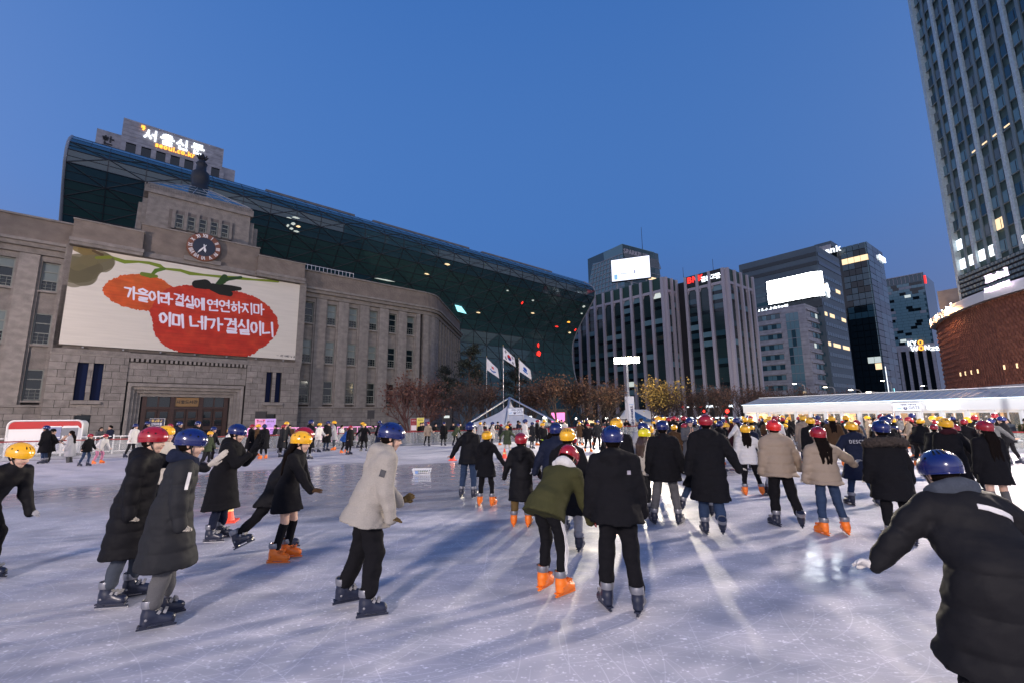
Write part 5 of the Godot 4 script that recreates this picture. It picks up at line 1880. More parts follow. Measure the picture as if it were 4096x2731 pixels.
	# --- street lamps and signals beyond the trees
	for l in [[46.4, 6.53, -75.0, "street lamp with short arm before the stone office stair strip"], [54.8, 6.22, -80.0, "street lamp before the stone office's ribbon windows"], [51.8, 5.21, -70.0, "street lamp left of the brown annex"], [48.3, 4.5, -62.0, "bright low street lamp before the brown annex"], [73.1, 7.9, -90.0, "street lamp in front of the bank tower's lit lobby"], [80.9, 6.8, -90.0, "street lamp by the mosaic tower's piers"]]:
		t = thing("street_lamp", l[3], "street lamp", Vector3(l[0] + 1.6, -0.2, l[2]), 0.0, "street lamps along the far road")
		var p := MB.new()
		p.tube([Vector3(0, 0, 0), Vector3(0, l[1] - 0.1, 0), Vector3(-0.3, l[1] + 0.25, 0), Vector3(-1.5, l[1] + 0.4, 0)], 0.09, 0.05, 6)
		obj("pole", p, M["grey_paint"], t)
		bx("lamp_head", t, Vector3(-1.6, l[1] + 0.36, 0), Vector3(0.7, 0.1, 0.25), M["grey_paint"])
		bx("lamp_glow", t, Vector3(-1.6, l[1] + 0.29, 0.0), Vector3(0.55, 0.1, 0.22), mat("street_glow", 1, 0.9, 0.7, 0.5, 0, 14.0))
	for l in [[41.6, 2.46, -100.0, "left"], [46.6, 2.41, -100.0, "middle"], [32.6, 2.3, -70.0, "right"]]:
		t = thing("traffic_light", "%s red traffic signal glowing under the trees by the pier block" % l[3], "traffic light", Vector3(l[0], -0.2, l[2]))
		bx("signal_pole", t, Vector3(0, 1.2, -0.2), Vector3(0.12, 2.4, 0.12), M["black_paint"])
		bx("signal_box", t, Vector3(0, l[1] + 0.2, -0.1), Vector3(1.3, 0.5, 0.3), M["black_paint"])
		var g := MB.new()
		g.tf = Transform3D(Basis(Vector3.RIGHT, PI / 2), Vector3(0, l[1] + 0.2, 0.06))
		g.lathe([Vector2(0.3, 0), Vector2(0.25, 0.08), Vector2(0, 0.1)], 12)
		obj("red_signal", g, mat("signal_red", 1, 0.03, 0.02, 0.5, 0, 5.0), t)
	for l in [[11.8, 1.6, -58, 0.16, "white plaza lamp at the left edge of the canopy tent"], [3.6, 1.75, -52, 0.2, "brightest plaza lamp, just right of the pointed tent"], [8.2, 1.6, -60, 0.14, "plaza lamp left of the yellow lit stall"], [19.5, 1.7, -62, 0.18, "plaza lamp right of the canopy tent"], [6.6, 1.5, -58, 0.12, "small plaza lamp beside the pink lit display"]]:
		t = thing("plaza_lamp", "%s" % l[4], "lamp", Vector3(l[0], -0.2, l[2]), 0.0, "plaza lamps under the trees")
		var p := MB.new()
		p.tube([Vector3(0, 0, 0), Vector3(0, l[1], 0)], 0.04, 0.03, 6)
		obj("pole", p, M["black_paint"], t)
		var g := MB.new()
		g.tf = Transform3D(Basis.IDENTITY, Vector3(0, l[1] + 0.1, 0))
		g.lathe([Vector2(0.02, -l[3]), Vector2(l[3], -0.02), Vector2(l[3], 0.06), Vector2(0.0, l[3])], 8)
		obj("lamp_glow", g, mat("plaza_glow", 1, 0.97, 0.9, 0.5, 0, 6.0), t)
	# glowing stall fronts seen between the trunks
	for l in [[2.3, 1.4, -57.0, 0.5, 1.0, "lit_white", "small lit stall panel right of the pointed tent"], [5.4, 1.7, -55.0, 1.6, 1.1, "lit_pink", "pink lit display behind the bare trees"], [9.9, 1.1, -60.0, 1.3, 0.35, "lit_warm", "yellow lit stall front left of the banner box"], [-8.3, 1.9, -58.0, 0.7, 0.3, "lit_soft", "pale lit window strip behind the pines"]]:
		t = thing("lit_stall", l[6], "stall", Vector3(l[0], 0, l[2]))
		bx("lit_panel", t, Vector3(0, l[1], 0.12), Vector3(l[3], l[4], 0.05), M[l[5]])
		bx("stall_body", t, Vector3(0, l[1] * 0.5 + 0.4, -0.6), Vector3(l[3] + 0.6, l[1] + 1.2, 1.3), M["black_paint"])

func cone(at: Vector3, label: String) -> void:
	var t := thing("traffic_cone", label, "cone", at, 0.3, "orange cones on the ice")
	var c := MB.new()
	c.lathe([Vector2(0.13, 0.03), Vector2(0.12, 0.05), Vector2(0.035, 0.42), Vector2(0.02, 0.44), Vector2(0, 0.44)], 14)
	obj("cone_body", c, mat("cone_orange", 0.85, 0.07, 0.03, 0.5), t)
	bx("base", t, Vector3(0, 0.016, 0), Vector3(0.34, 0.03, 0.34), M["cone_orange"])
	var s := MB.new()
	s.lathe([Vector2(0.094, 0.2), Vector2(0.078, 0.27)], 14)
	obj("reflective_band", s, mat("band_yellow", 0.8, 0.6, 0.2, 0.4), t)

func basket() -> void:
	var t := thing("basket", "white plastic basket of sticks standing alone on the wet ice", "basket", Vector3(-3.1, 0, -15.9), 0.1)
	t.scale = Vector3.ONE * 0.72
	var w: Material = M["white_paint"]
	var b := MB.new()
	for i in 9:
		for s in [-1, 1]:
			b.bar(Vector3(-0.36 + i * 0.09, 0.02, s * 0.18), Vector3(-0.42 + i * 0.105, 0.25, s * 0.22), 0.02, 0.02)
	for i in 4:
		for s in [-1, 1]:
			b.bar(Vector3(s * 0.36, 0.02, -0.15 + i * 0.1), Vector3(s * 0.42, 0.25, -0.18 + i * 0.12), 0.02, 0.02)
	for y in [0.02, 0.13, 0.25]:
		var e: float = 0.36 + 0.06 * y / 0.25
		var d: float = 0.18 + 0.04 * y / 0.25
		for s in [-1, 1]:
			b.box(Vector3(0, y, s * d), Vector3(e * 2 + 0.04, 0.04 if y > 0.2 else 0.025, 0.025))
			b.box(Vector3(s * e, y + 0.002, 0), Vector3(0.025, 0.035 if y > 0.2 else 0.022, d * 2))
	b.box(Vector3(0, 0.012, 0), Vector3(0.72, 0.02, 0.36))
	obj("basket_body", b, w, t)
	for i in 6:
		var s := MB.new()
		s.tube([Vector3(-0.3 + 0.02 * i, 0.06 + 0.02 * i, -0.1 + i * 0.035), Vector3(0.3, 0.08 + 0.018 * i, -0.1 + i * 0.03)], 0.014, 0.014, 6)
		obj("stick", s, [M["lit_warm"], mat("stick_orange", 0.5, 0.2, 0.08, 0.5), mat("stick_green", 0.2, 0.4, 0.3, 0.5)][1 + i % 2], t)
	bx("label_plate", t, Vector3(-0.22, 0.13, 0.215), Vector3(0.14, 0.12, 0.012), mat("label_blue", 0.2, 0.35, 0.65, 0.5))

func gate_sign(num: String, label: String, at: Vector3, turn: float, w: float) -> void:
	var t := thing("gate_sign", label, "sign", at, turn)
	var f := MB.new()
	var h := w * 0.5
	f.tube([Vector3(-h, 0, 0), Vector3(-h, 2.7, 0), Vector3(-h + 0.07, 2.79, 0), Vector3(h - 0.07, 2.79, 0), Vector3(h, 2.7, 0), Vector3(h, 0, 0)], 0.035, 0.035, 8)
	f.tube([Vector3(-h, 2.18, 0), Vector3(h, 2.18, 0)], 0.03, 0.03, 8)
	obj("frame", f, M["steel"], t)
	bx("panel", t, Vector3(0, 2.48, 0), Vector3(w - 0.06, 0.54, 0.04), mat("sign_white", 0.66, 0.72, 0.8, 0.4))
	var l := obj("lettering", latin("GATE", 0.19, 0.012, "Droid Sans", false), M["navy_ink"], t)
	l.position = Vector3(0.08, 2.26, 0.03)
	var c := MB.new()
	c.tf = Transform3D(Basis(Vector3.RIGHT, PI / 2), Vector3(-0.08, 2.37, 0.02))
	c.lathe([Vector2(0.11, 0), Vector2(0.11, 0.012), Vector2(0, 0.012)], 18)
	obj("number_disc", c, M["navy_ink"], t)
	var n := obj("number", latin(num, 0.14, 0.01), M["white_paint"], t)
	n.position = Vector3(-0.13, 2.3, 0.042)
	var k := obj("lettering", letters("서울광장 스케이트장", 0.085, 0.014, 0.01, 1.1), M["navy_ink"], t)
	k.position = Vector3(-0.36, 2.58, 0.022)
	bx("picture_mark", t, Vector3(-0.42, 2.36, 0.022), Vector3(0.26, 0.06, 0.008), M["sky_ink"], Basis(Vector3.BACK, 0.2))

func board(called: String, label: String, cat: String, at: Vector3, w: float, h: float, top: float, col: Color, style: int) -> void:
	var t := thing(called, label, cat, at, 0.2)
	var im := Image.create_empty(96, int(96 * h / w), false, Image.FORMAT_RGB8)
	im.fill(col)
	var hh := im.get_height()
	var ink := Color(0.15, 0.15, 0.2) if col.get_luminance() > 0.35 else Color(0.9, 0.9, 0.9)
	if style == 6:
		ink = Color(0.85, 0.72, 0.3)
		brush(im, strokes("몽땅몽땅", 1.1), Vector2(12, 8), Vector2(16, 0), Vector2(0, 16), 1.0, ink)
		brush(im, strokes("산타마을", 1.1), Vector2(12, 32), Vector2(16, 0), Vector2(0, 16), 1.0, Color(0.95, 0.95, 0.95))
	else:
		brush(im, strokes("공지안내" if style else "안내", 1.15), Vector2(16, hh * 0.12), Vector2(14 if style else 26, 0), Vector2(0, 14), 1.0, ink)
		for i in 6:
			var y := hh * (0.36 + i * 0.08)
			im.fill_rect(Rect2i(14, int(y), 40 + (i * 37) % 30, 2), ink.lerp(col, 0.35))
		if style == 3:
			im.fill_rect(Rect2i(10, int(hh * 0.5), 76, int(hh * 0.36)), Color(0.9, 0.85, 0.85))
		if style == 1:
			dab(im, Vector2(18, 12), Vector2(26, 14), 5, 5, Color(0.75, 0.1, 0.3))
			dab(im, Vector2(72, 12), Vector2(80, 16), 5, 5, Color(0.75, 0.1, 0.3))
	sheet("printed_face", t, im, Vector2(w, h), Transform3D(Basis.IDENTITY, Vector3(-w * 0.5, top - h, 0.022)), 0.5)
	bx("board_back", t, Vector3(0, top - h * 0.5, 0), Vector3(w + 0.02, h + 0.02, 0.04), M["white_paint"])
	for s in [-1, 1]:
		bx("leg", t, Vector3(s * w * 0.42, (top - h) * 0.5, 0), Vector3(0.04, top - h, 0.04), M["grey_paint"])

func railing(label: String, a: Vector3, b: Vector3, lit: bool) -> void:
	var d := b - a
	var t := thing("railing", label, "railing", a, atan2(-d.z, d.x))
	var n := int(d.length() / 2.0)
	var w := d.length() / n
	var m: Material = mat("painted_pink_light", 1.0, 0.38, 0.72, 0.5, 0, 0.55) if lit else M["white_paint"]  # pink lamplight on the white rails put in as glowing colour
	for i in n:
		bx("top_rail", t, Vector3((i + 0.5) * w, 1.42 if lit else 1.2, 0), Vector3(w - 0.1, 0.05, 0.05), m)
		bx("bottom_rail", t, Vector3((i + 0.5) * w, 0.35, 0), Vector3(w - 0.1, 0.05, 0.05), M["white_paint"])
		bx("post", t, Vector3(i * w + 0.06, 0.7, 0), Vector3(0.06, 1.4 if lit else 1.2, 0.06), m)
		for q in 5:
			bx("baluster", t, Vector3(i * w + (q + 1) * w / 6.0, 0.88 if lit else 0.78, 0), Vector3(0.035, 1.04 if lit else 0.82, 0.035), m)

func caravan() -> void:
	var t := thing("caravan", "small rounded white caravan with red top and open pale doors", "caravan", Vector3(-27.5, -0.2, -27.2), deg_to_rad(33))
	t.scale = Vector3(0.82, 0.97, 0.9)
	var o := PackedVector2Array()
	var w := 1.95
	var h := 2.2
	for c in [[w - 0.3, h - 0.3, 0.0], [-w + 0.3, h - 0.3, PI / 2]]:
		for q in 7:
			var a: float = c[2] + q * PI / 12
			o.append(Vector2(c[0] + cos(a) * 0.3, c[1] + sin(a) * 0.3))
	o.append(Vector2(-w, 0.25))
	o.append(Vector2(w, 0.25))
	var b := MB.new()
	b.prism(o, -1.7, 0.0)
	obj("body", b, M["white_paint"], t)
	var rd := PackedVector2Array()
	for p in o:
		if p.y > 1.7:
			rd.append(Vector2(p.x * 0.965, p.y - 0.05))
	rd.append(Vector2(-w * 0.965, 1.72))
	rd.append(Vector2(w * 0.965, 1.72))
	var r := MB.new()
	r.prism(rd, 0.0, 0.02)
	obj("red_band", r, mat("caravan_red", 0.42, 0.02, 0.02, 0.4), t)
	var tr := []
	for p in o:
		tr.append(Vector3(p.x, p.y, 0.01))
	tr.append(tr[0])
	var e := MB.new()
	e.tube(tr, 0.05, 0.05, 6)
	obj("edge_trim", e, M["white_paint"], t)
	for d in [[0.35, 0.55, "door", "sign_lilac"], [1.3, 0.5, "door", "grey_paint"]]:
		var x: float = d[0]
		var o2 := MB.new()
		o2.prism(PackedVector2Array([Vector2(x - d[1], 0.3), Vector2(x + d[1], 0.3), Vector2(x + d[1], 1.75), Vector2(x + d[1] - 0.12, 1.87), Vector2(x - d[1] + 0.12, 1.87), Vector2(x - d[1], 1.75)]), 0.0, 0.05)
		var dd := obj("door", o2, M["white_paint"], t)
		var i2 := MB.new()
		i2.box(Vector3(x, 1.1 if d[1] > 0.52 else 1.45, 0.06), Vector3(d[1] * 1.7, 1.4 if d[1] > 0.52 else 0.6, 0.03))
		obj("door_panel", i2, mat("door_lilac", 0.2, 0.22, 0.36, 0.5) if d[1] > 0.52 else mat("door_grey", 0.16, 0.17, 0.2, 0.3), dd)
	bx("wheel_skirt", t, Vector3(0, 0.14, -0.8), Vector3(3.4, 0.26, 1.3), M["black_paint"])

func flag(label: String, at: Vector3, h: float, kind: int) -> void:
	var t := thing("flag", label, "flag", at, 0.0)
	var p := MB.new()
	p.tube([Vector3(0, -0.2, 0), Vector3(0, h, 0)], 0.06, 0.035, 8)
	obj("flagpole", p, M["steel"], t)
	var k := MB.new()
	k.tf = Transform3D(Basis.IDENTITY, Vector3(0, h, 0))
	k.lathe([Vector2(0.02, 0), Vector2(0.09, 0.06), Vector2(0.0, 0.16)], 8)
	obj("knob", k, mat("brass", 0.6, 0.4, 0.1, 0.3, 0.9), t)
	var im := Image.create_empty(192, 128, false, Image.FORMAT_RGB8)
	im.fill(Color(0.9, 0.9, 0.92))
	if kind == 0:
		for y in 128:
			for x in 192:
				var q := Vector2(x - 96, y - 64).rotated(-0.6)
				if q.length() < 32:
					var red := q.y < 0
					if Vector2(q.x + 16, q.y).length() < 16:
						red = true
					if Vector2(q.x - 16, q.y).length() < 16:
						red = false
					im.set_pixel(x, y, Color(0.75, 0.1, 0.14) if red else Color(0.08, 0.16, 0.45))
		for c in [[38, 28, 0.62], [154, 28, -0.62], [38, 100, -0.62], [154, 100, 0.62]]:
			for i in 3:
				var d := Vector2(cos(c[2] + PI / 2), -sin(c[2] + PI / 2) * -1.0) * (i - 1) * 8.0
				var e := Vector2(cos(c[2] - PI / 2), sin(c[2] - PI / 2)) * 15.0
				var m := Vector2(c[0], c[1]) + Vector2(cos(c[2]), sin(c[2])) * (i - 1) * 9.0
				dab(im, m - e, m + e, 2.6, 2.6, Color(0.08, 0.08, 0.1))
	elif kind == 1:
		dab(im, Vector2(100, 50), Vector2(101, 50), 15, 15, Color(0.8, 0.12, 0.15))
		for i in 12:
			dab(im, Vector2(58 + i * 7, 88 + 10 * sin(i * 0.35)), Vector2(65 + i * 7, 88 + 10 * sin((i + 1) * 0.35)), 7, 7, Color(0.15, 0.38, 0.68))
		dab(im, Vector2(72, 45), Vector2(80, 66), 4, 4, Color(0.2, 0.5, 0.4))
	else:
		dab(im, Vector2(86, 52), Vector2(106, 52), 20, 20, Color(0.1, 0.3, 0.65))
		dab(im, Vector2(66, 82), Vector2(126, 86), 9, 9, Color(0.15, 0.42, 0.72))
	# cloth hanging and blown: bottom corner swings down
	var nx := 14
	var ny := 9
	var b := MB.new()
	var g := []
	for j in ny + 1:
		var row := []
		for i in nx + 1:
			var u := i / float(nx)
			var v := j / float(ny)
			var x := u * 1.75 * (0.82 + 0.1 * v)
			var y := h - 0.15 - v * 1.55 - u * 1.45 + 0.5 * u * v * 0.6
			var z := 0.16 * sin(u * 7.0 + v * 2.2 + kind) * u + 0.25 * u
			row.append(Vector3(x + 0.05, y, z))
		g.append(row)
	for j in ny:
		for i in nx:
			var q := b.v.size()
			b.quad(g[j + 1][i], g[j + 1][i + 1], g[j][i + 1], g[j][i])
			b.t[q] = Vector2(i / float(nx), (j + 1) / float(ny))
			b.t[q + 1] = Vector2((i + 1) / float(nx), (j + 1) / float(ny))
			b.t[q + 2] = Vector2((i + 1) / float(nx), j / float(ny))
			b.t[q + 3] = Vector2(i / float(nx), j / float(ny))
	var m := StandardMaterial3D.new()
	m.resource_name = "flag_cloth"
	m.albedo_texture = ImageTexture.create_from_image(im)
	m.roughness = 0.9
	m.backlight_enabled = true
	m.backlight = Color(0.5, 0.5, 0.5)
	obj("cloth", b, m, t)

func gate_hall() -> void:
	var az := deg_to_rad(157.0)
	# local x runs along the front towards the viewer's right, +z faces the rink
	var t := thing("gate_hall", "long low white hall with glazed doors and a ribbed lit roof", "building", Vector3(25.3, -0.2, -50.0), PI / 2 - az)
	var n := 30
	var w := 1.42
	var ln := n * w
	var wp: Material = mat("hall_white", 0.70, 0.72, 0.74, 0.5)
	bx("floor_slab", t, Vector3(ln * 0.5, 0.06, -2.5), Vector3(ln, 0.12, 5.2), M["concrete"])
	bx("fascia", t, Vector3(ln * 0.5, 2.6, 0.08), Vector3(ln + 0.3, 0.84, 0.16), wp)
	bx("end_wall", t, Vector3(0.06, 1.5, -2.5), Vector3(0.12, 3.0, 5.0), wp)
	bx("back_wall", t, Vector3(ln * 0.5, 2.5, -5.0), Vector3(ln, 1.0, 0.12), wp)
	bx("ceiling", t, Vector3(ln * 0.5, 2.62, -2.5), Vector3(ln, 0.08, 4.9), wp)
	var warm := mat("warm_frame", 0.62, 0.46, 0.3, 0.6)
	for i in n + 1:
		bx("back_post", t, Vector3(i * w, 1.0, -5.0), Vector3(0.16, 2.0, 0.14), warm)
	for i in n:
		bx("back_pane", t, Vector3((i + 0.5) * w, 1.1, -5.04), Vector3(w - 0.2, 1.9, 0.03), M["dark_glass"])
	for i in n + 1:
		bx("post", t, Vector3(i * w, 1.1, 0), Vector3(0.14, 2.2, 0.14), wp)
		if i % 3 == 0:
			bx("partition", t, Vector3(i * w + 0.5, 1.05, -2.6), Vector3(0.1, 2.0, 1.6), warm)
	for i in n:
		var glazed := i < 24
		var o := MB.new()
		var x := (i + 0.5) * w
		for s in [-1, 1]:
			o.box(Vector3(x + s * (w * 0.5 - 0.13), 1.1, -0.02), Vector3(0.1, 2.1, 0.06))
		for y in [0.2, 2.08]:
			o.box(Vector3(x, y, -0.022), Vector3(w - 0.3, 0.12, 0.05))
		if i % 2 == 0:
			o.box(Vector3(x, 1.1, -0.024), Vector3(0.08, 2.0, 0.05))
		var d := obj("door_frame", o, wp, t)
		bx("pane", d, Vector3(x, 1.12, -0.03), Vector3(w - 0.32, 1.8, 0.012), M["clear_pane"])
		if i % 2 == 1 and i > 3 and i < 22:
			var sf := MB.new()
			for q in 3:
				var c := Vector3(x - 0.3 + q * 0.3, 1.75 - (q % 2) * 0.2, -0.02)
				for k in 3:
					var e := Vector3(cos(k * PI / 3), sin(k * PI / 3), 0) * 0.07
					sf.bar(c - e, c + e, 0.02, 0.008, Vector3.BACK)
			obj("snowflake_sticker", sf, M["white_paint"], d)
	# warm strip lamps under the ceiling
	for i in 10:
		var x := ln * (i + 0.5) / 10.0
		bx("strip_lamp", t, Vector3(x, 2.54, -1.6), Vector3(2.6, 0.05, 0.16), mat("strip_glow", 1.0, 0.72, 0.42, 0.5, 0.0, 16.0))
		if i % 2 == 0:
			var al := AreaLight3D.new()
			al.name = "strip_lamp_light"
			add_child(al, true)
			al.transform = t.transform * Transform3D(Basis(Vector3.RIGHT, -PI / 2), Vector3(x, 2.5, -1.6))
			al.area_size = Vector2(2.6, 0.16)
			al.light_energy = 40.0
			al.light_color = Color(1, 0.78, 0.55)
			al.area_range = 60.0
			al.shadow_enabled = true
	# roof: sheet with standing ribs and a lit edge
	var rf := MB.new()
	rf.quad(Vector3(-0.2, 3.02, 0.3), Vector3(ln, 3.02, 0.3), Vector3(ln, 3.75, -2.5), Vector3(-0.2, 3.75, -2.5))
	rf.quad(Vector3(ln, 3.02, -5.3), Vector3(-0.2, 3.02, -5.3), Vector3(-0.2, 3.75, -2.5), Vector3(ln, 3.75, -2.5))
	rf.tri(Vector3(0, 3.0, -5.2), Vector3(0, 3.0, 0.2), Vector3(0, 3.7, -2.5))
	var ro := obj("roof", rf, mat("roof_sheet", 0.30, 0.33, 0.38, 0.35, 0.3), t)
	for i in 70:
		var b := MB.new()
		b.bar(Vector3(0.1 + i * 0.61, 3.05, 0.28), Vector3(0.1 + i * 0.61, 3.78, -2.48), 0.06, 0.07)
		obj("roof_rib", b, M["roof_sheet"], ro)
	bx("lit_strip", t, Vector3(ln * 0.5, 3.0, 0.33), Vector3(ln + 0.3, 0.05, 0.05), mat("led_cool", 0.75, 0.9, 1.0, 0.5, 0.0, 1.6))
	bx("ridge_cap", t, Vector3(ln * 0.5, 3.8, -2.5), Vector3(ln + 0.2, 0.06, 0.3), wp)
	bx("lit_sign", t, Vector3(17.2, 2.45, 0.32), Vector3(1.7, 0.3, 0.14), M["lit_white"])

# ---- trees
func limb(o: MB, tips: Array, p: Vector3, d: Vector3, ln: float, r: float, lev: int, q: RandomNumberGenerator) -> void:
	var pts := [p]
	var n := 4
	var dd := d
	for i in n:
		dd = (dd + Vector3(q.randf_range(-0.22, 0.22), q.randf_range(-0.05, 0.16), q.randf_range(-0.22, 0.22))).normalized()
		pts.append(pts[i] + dd * ln / n)
	o.tube(pts, r, r * 0.55, 6 if lev < 2 else (4 if lev < 3 else 3), false)
	if lev >= 2:
		tips.append(pts[n])
		tips.append(pts[n - 1])
	if lev >= 5:
		return
	var kids: int = [4, 4, 4, 3, 3][lev]
	for k in kids:
		var t := 1.0 if k == 0 else q.randf_range(0.35, 1.0)
		var at: Vector3 = (pts[n - 1] as Vector3).lerp(pts[n], 1.0) if t > 0.95 else pts[1 + int(t * (n - 1))]
		var side := Vector3(q.randf_range(-1, 1), q.randf_range(0.0, 0.7), q.randf_range(-1, 1)).normalized()
		limb(o, tips, at, (dd * 0.75 + side * (0.75 if lev > 0 else 0.85)).normalized(), ln * q.randf_range(0.55, 0.78), r * 0.55, lev + 1, q)

func bare_tree(seed_: int, leafy: int, multi: int) -> Array:
	# returns trunk mesh and crown mesh of a tree about 7 m tall
	var q := RandomNumberGenerator.new()
	q.seed = seed_
	var o := MB.new()
	var tips := []
	for m in multi:
		var w := TAU * m / multi + q.randf()
		var lean := 0.35 if multi > 1 else 0.05
		limb(o, tips, Vector3(cos(w) * 0.1 * (multi - 1), -0.2, sin(w) * 0.1 * (multi - 1)), Vector3(cos(w) * lean, 1, sin(w) * lean).normalized(), 2.5 if multi > 1 else 2.6, 0.1 if multi > 1 else 0.15, 0, q)
	var c := MB.new()
	for i in leafy:
		var p: Vector3 = tips[q.randi() % tips.size()]
		p += Vector3(q.randfn(0, 0.28), q.randfn(0, 0.25), q.randfn(0, 0.28))
		var b := Basis.from_euler(Vector3(q.randf() * TAU, q.randf() * TAU, q.randf() * TAU))
		var s := q.randf_range(0.045, 0.1)
		c.quad(p + b * Vector3(-s, -s * 0.6, 0), p + b * Vector3(s, -s * 0.6, 0), p + b * Vector3(s * 0.7, s * 0.9, s * 0.3), p + b * Vector3(-s * 0.7, s * 0.9, s * 0.3))
		var v := q.randf_range(0.55, 1.3)
		while c.k.size() < c.v.size():
			c.k.append(Color(v, v * q.randf_range(0.85, 1.05), v))
	return [o.mesh(), c.mesh()]

func pine_tree(seed_: int) -> Array:
	var q := RandomNumberGenerator.new()
	q.seed = seed_
	var o := MB.new()
	o.tube([Vector3(0, -0.2, 0), Vector3(0.15, 3, 0.1), Vector3(-0.1, 6.5, 0), Vector3(0.1, 9.6, 0)], 0.22, 0.06, 7, false)
	var c := MB.new()
	for i in 46:
		var f := q.randf_range(0.32, 1.0)
		var y := f * 9.8
		var w := q.randf() * TAU
		var rr := (1.0 - f) * 2.9 + 0.7
		var e := Vector3(cos(w) * rr, y + q.randf_range(-0.2, 0.6), sin(w) * rr)
		o.tube([Vector3(0, y - 0.4, 0), e], 0.05, 0.02, 4, false)
		for j in 85:
			var p := e.lerp(Vector3(0, y, 0), q.randf() * 0.65) + Vector3(q.randfn(0, 0.34), q.randfn(0, 0.16), q.randfn(0, 0.34))
			var b := Basis.from_euler(Vector3(q.randf() * TAU, q.randf() * TAU, q.randf() * TAU))
			var s := q.randf_range(0.08, 0.17)
			c.quad(p + b * Vector3(-s, -s * 0.3, 0), p + b * Vector3(s, -s * 0.3, 0), p + b * Vector3(s, s * 0.3, 0), p + b * Vector3(-s, s * 0.3, 0))
			var v := q.randf_range(0.5, 1.3)
			while c.k.size() < c.v.size():
				c.k.append(Color(v, v, v))
	return [o.mesh(), c.mesh()]

func plant(kind: Array, called: String, label: String, at: Vector3, scale_: float, turn: float, bark: Material, leaf: Material, group := "") -> void:
	var t := thing(called, label, "tree", at, turn, group)
	t.scale = Vector3.ONE * scale_ * 1.06
	obj("trunk", kind[0], bark, t)
	if kind[1] != null:
		var c := obj("crown", kind[1], leaf, t)
		c.set_meta("kind", "stuff")

func trees() -> void:
	var bark := mat("bark", 0.075, 0.056, 0.05, 0.9)
	var redbark := mat("red_bark", 0.11, 0.05, 0.042, 0.9)
	var leafm := func(key: String, r: float, g: float, b: float) -> StandardMaterial3D:
		var m := mat(key, r, g, b, 0.8)
		m.vertex_color_use_as_albedo = true
		m.backlight_enabled = true
		m.backlight = Color(0.3, 0.2, 0.12)
		return m
	var brown: Material = leafm.call("brown_leaves", 0.13, 0.07, 0.045)
	var rust: Material = leafm.call("rust_leaves", 0.15, 0.07, 0.045)
	var ochre: Material = leafm.call("ochre_leaves", 0.26, 0.19, 0.05)
	var dark: Material = leafm.call("pine_needles", 0.03, 0.04, 0.03)
	var A := bare_tree(3, 1500, 4)
	var B := bare_tree(8, 1500, 1)
	var C := bare_tree(15, 700, 3)
	var D := bare_tree(21, 2300, 2)
	var P := pine_tree(5)
	plant(A, "bare_tree", "bare reddish tree with many stems in front of the stone hall's end", Vector3(-9.1, -0.2, -41.5), 1.0, 0.4, redbark, rust)
	plant(P, "pine_tree", "tall dark pine behind the left flagpole", Vector3(-5.6, -0.2, -60), 1.08, 0.0, bark, dark)
	plant(P, "pine_tree", "shorter dark pine right of the stone hall's end", Vector3(-9.3, -0.2, -63), 0.85, 2.0, bark, dark)
	plant(P, "pine_tree", "dark pine behind the right flagpole", Vector3(0.4, -0.2, -66), 1.0, 4.0, bark, dark)
	plant(C, "bare_tree", "thin bare tree just right of the stone hall's end wing", Vector3(-5.2, -0.2, -49), 0.95, 1.0, bark, brown)
	var rows := [[-2.4, -54, 1.02, 0, "brown tree behind the pointed tent's left pole"], [1.6, -56, 1.08, 1, "brown tree behind the pointed tent"], [4.9, -50, 1.12, 0, "large brown tree right of the pointed tent"], [7.6, -57, 1.1, 1, "brown tree left of the floodlight mast"], [10.2, -52, 0.95, 3, "brown tree directly behind the floodlight mast"], [17.9, -54, 0.86, 2, "spreading bare tree right of the yellow lit tree"], [20.6, -60, 0.98, 1, "brown tree before the pier block's recess"], [24.2, -58, 0.94, 3, "brown tree before the pier block's sign side"], [28.0, -62, 1.0, 0, "brown tree before the pier block's corner"], [32.0, -64, 0.98, 2, "thin bare tree left of the white hall's end"], [36.5, -66, 0.98, 1, "brown tree over the white hall's left end"], [42.0, -70, 1.0, 2, "thin bare tree before the stone office's glass strip"], [48.5, -74, 0.98, 3, "bare tree before the stone office's corner"], [56.0, -80, 0.95, 2, "thin bare tree before the stone office's right side"], [64.0, -86, 0.95, 0, "bare tree before the brown annex"], [13.4, -62, 1.1, 1, "brown tree behind the canopy tent"]]
	var kinds := [B, D, C, A]
	for r in rows:
		plant(kinds[r[3]], "bare_tree", r[4], Vector3(r[0], -0.2, r[1]), r[2], r[0] * 1.7, bark, brown if r[3] != 2 else rust, "bare street trees beyond the rink")
	plant(D, "bare_tree", "tree with yellow leaves lit by the floodlight mast", Vector3(14.6, -0.2, -48.5), 0.95, 0.8, bark, ochre)

# ---- people: a skeleton posed by angles, covered by distance fields
var head_mesh: MB
var hands := {}
var skate_parts := {}
var helmet_parts := {}

func rotd(v: Vector3, a: float) -> Basis:
	return Basis(v, deg_to_rad(a))

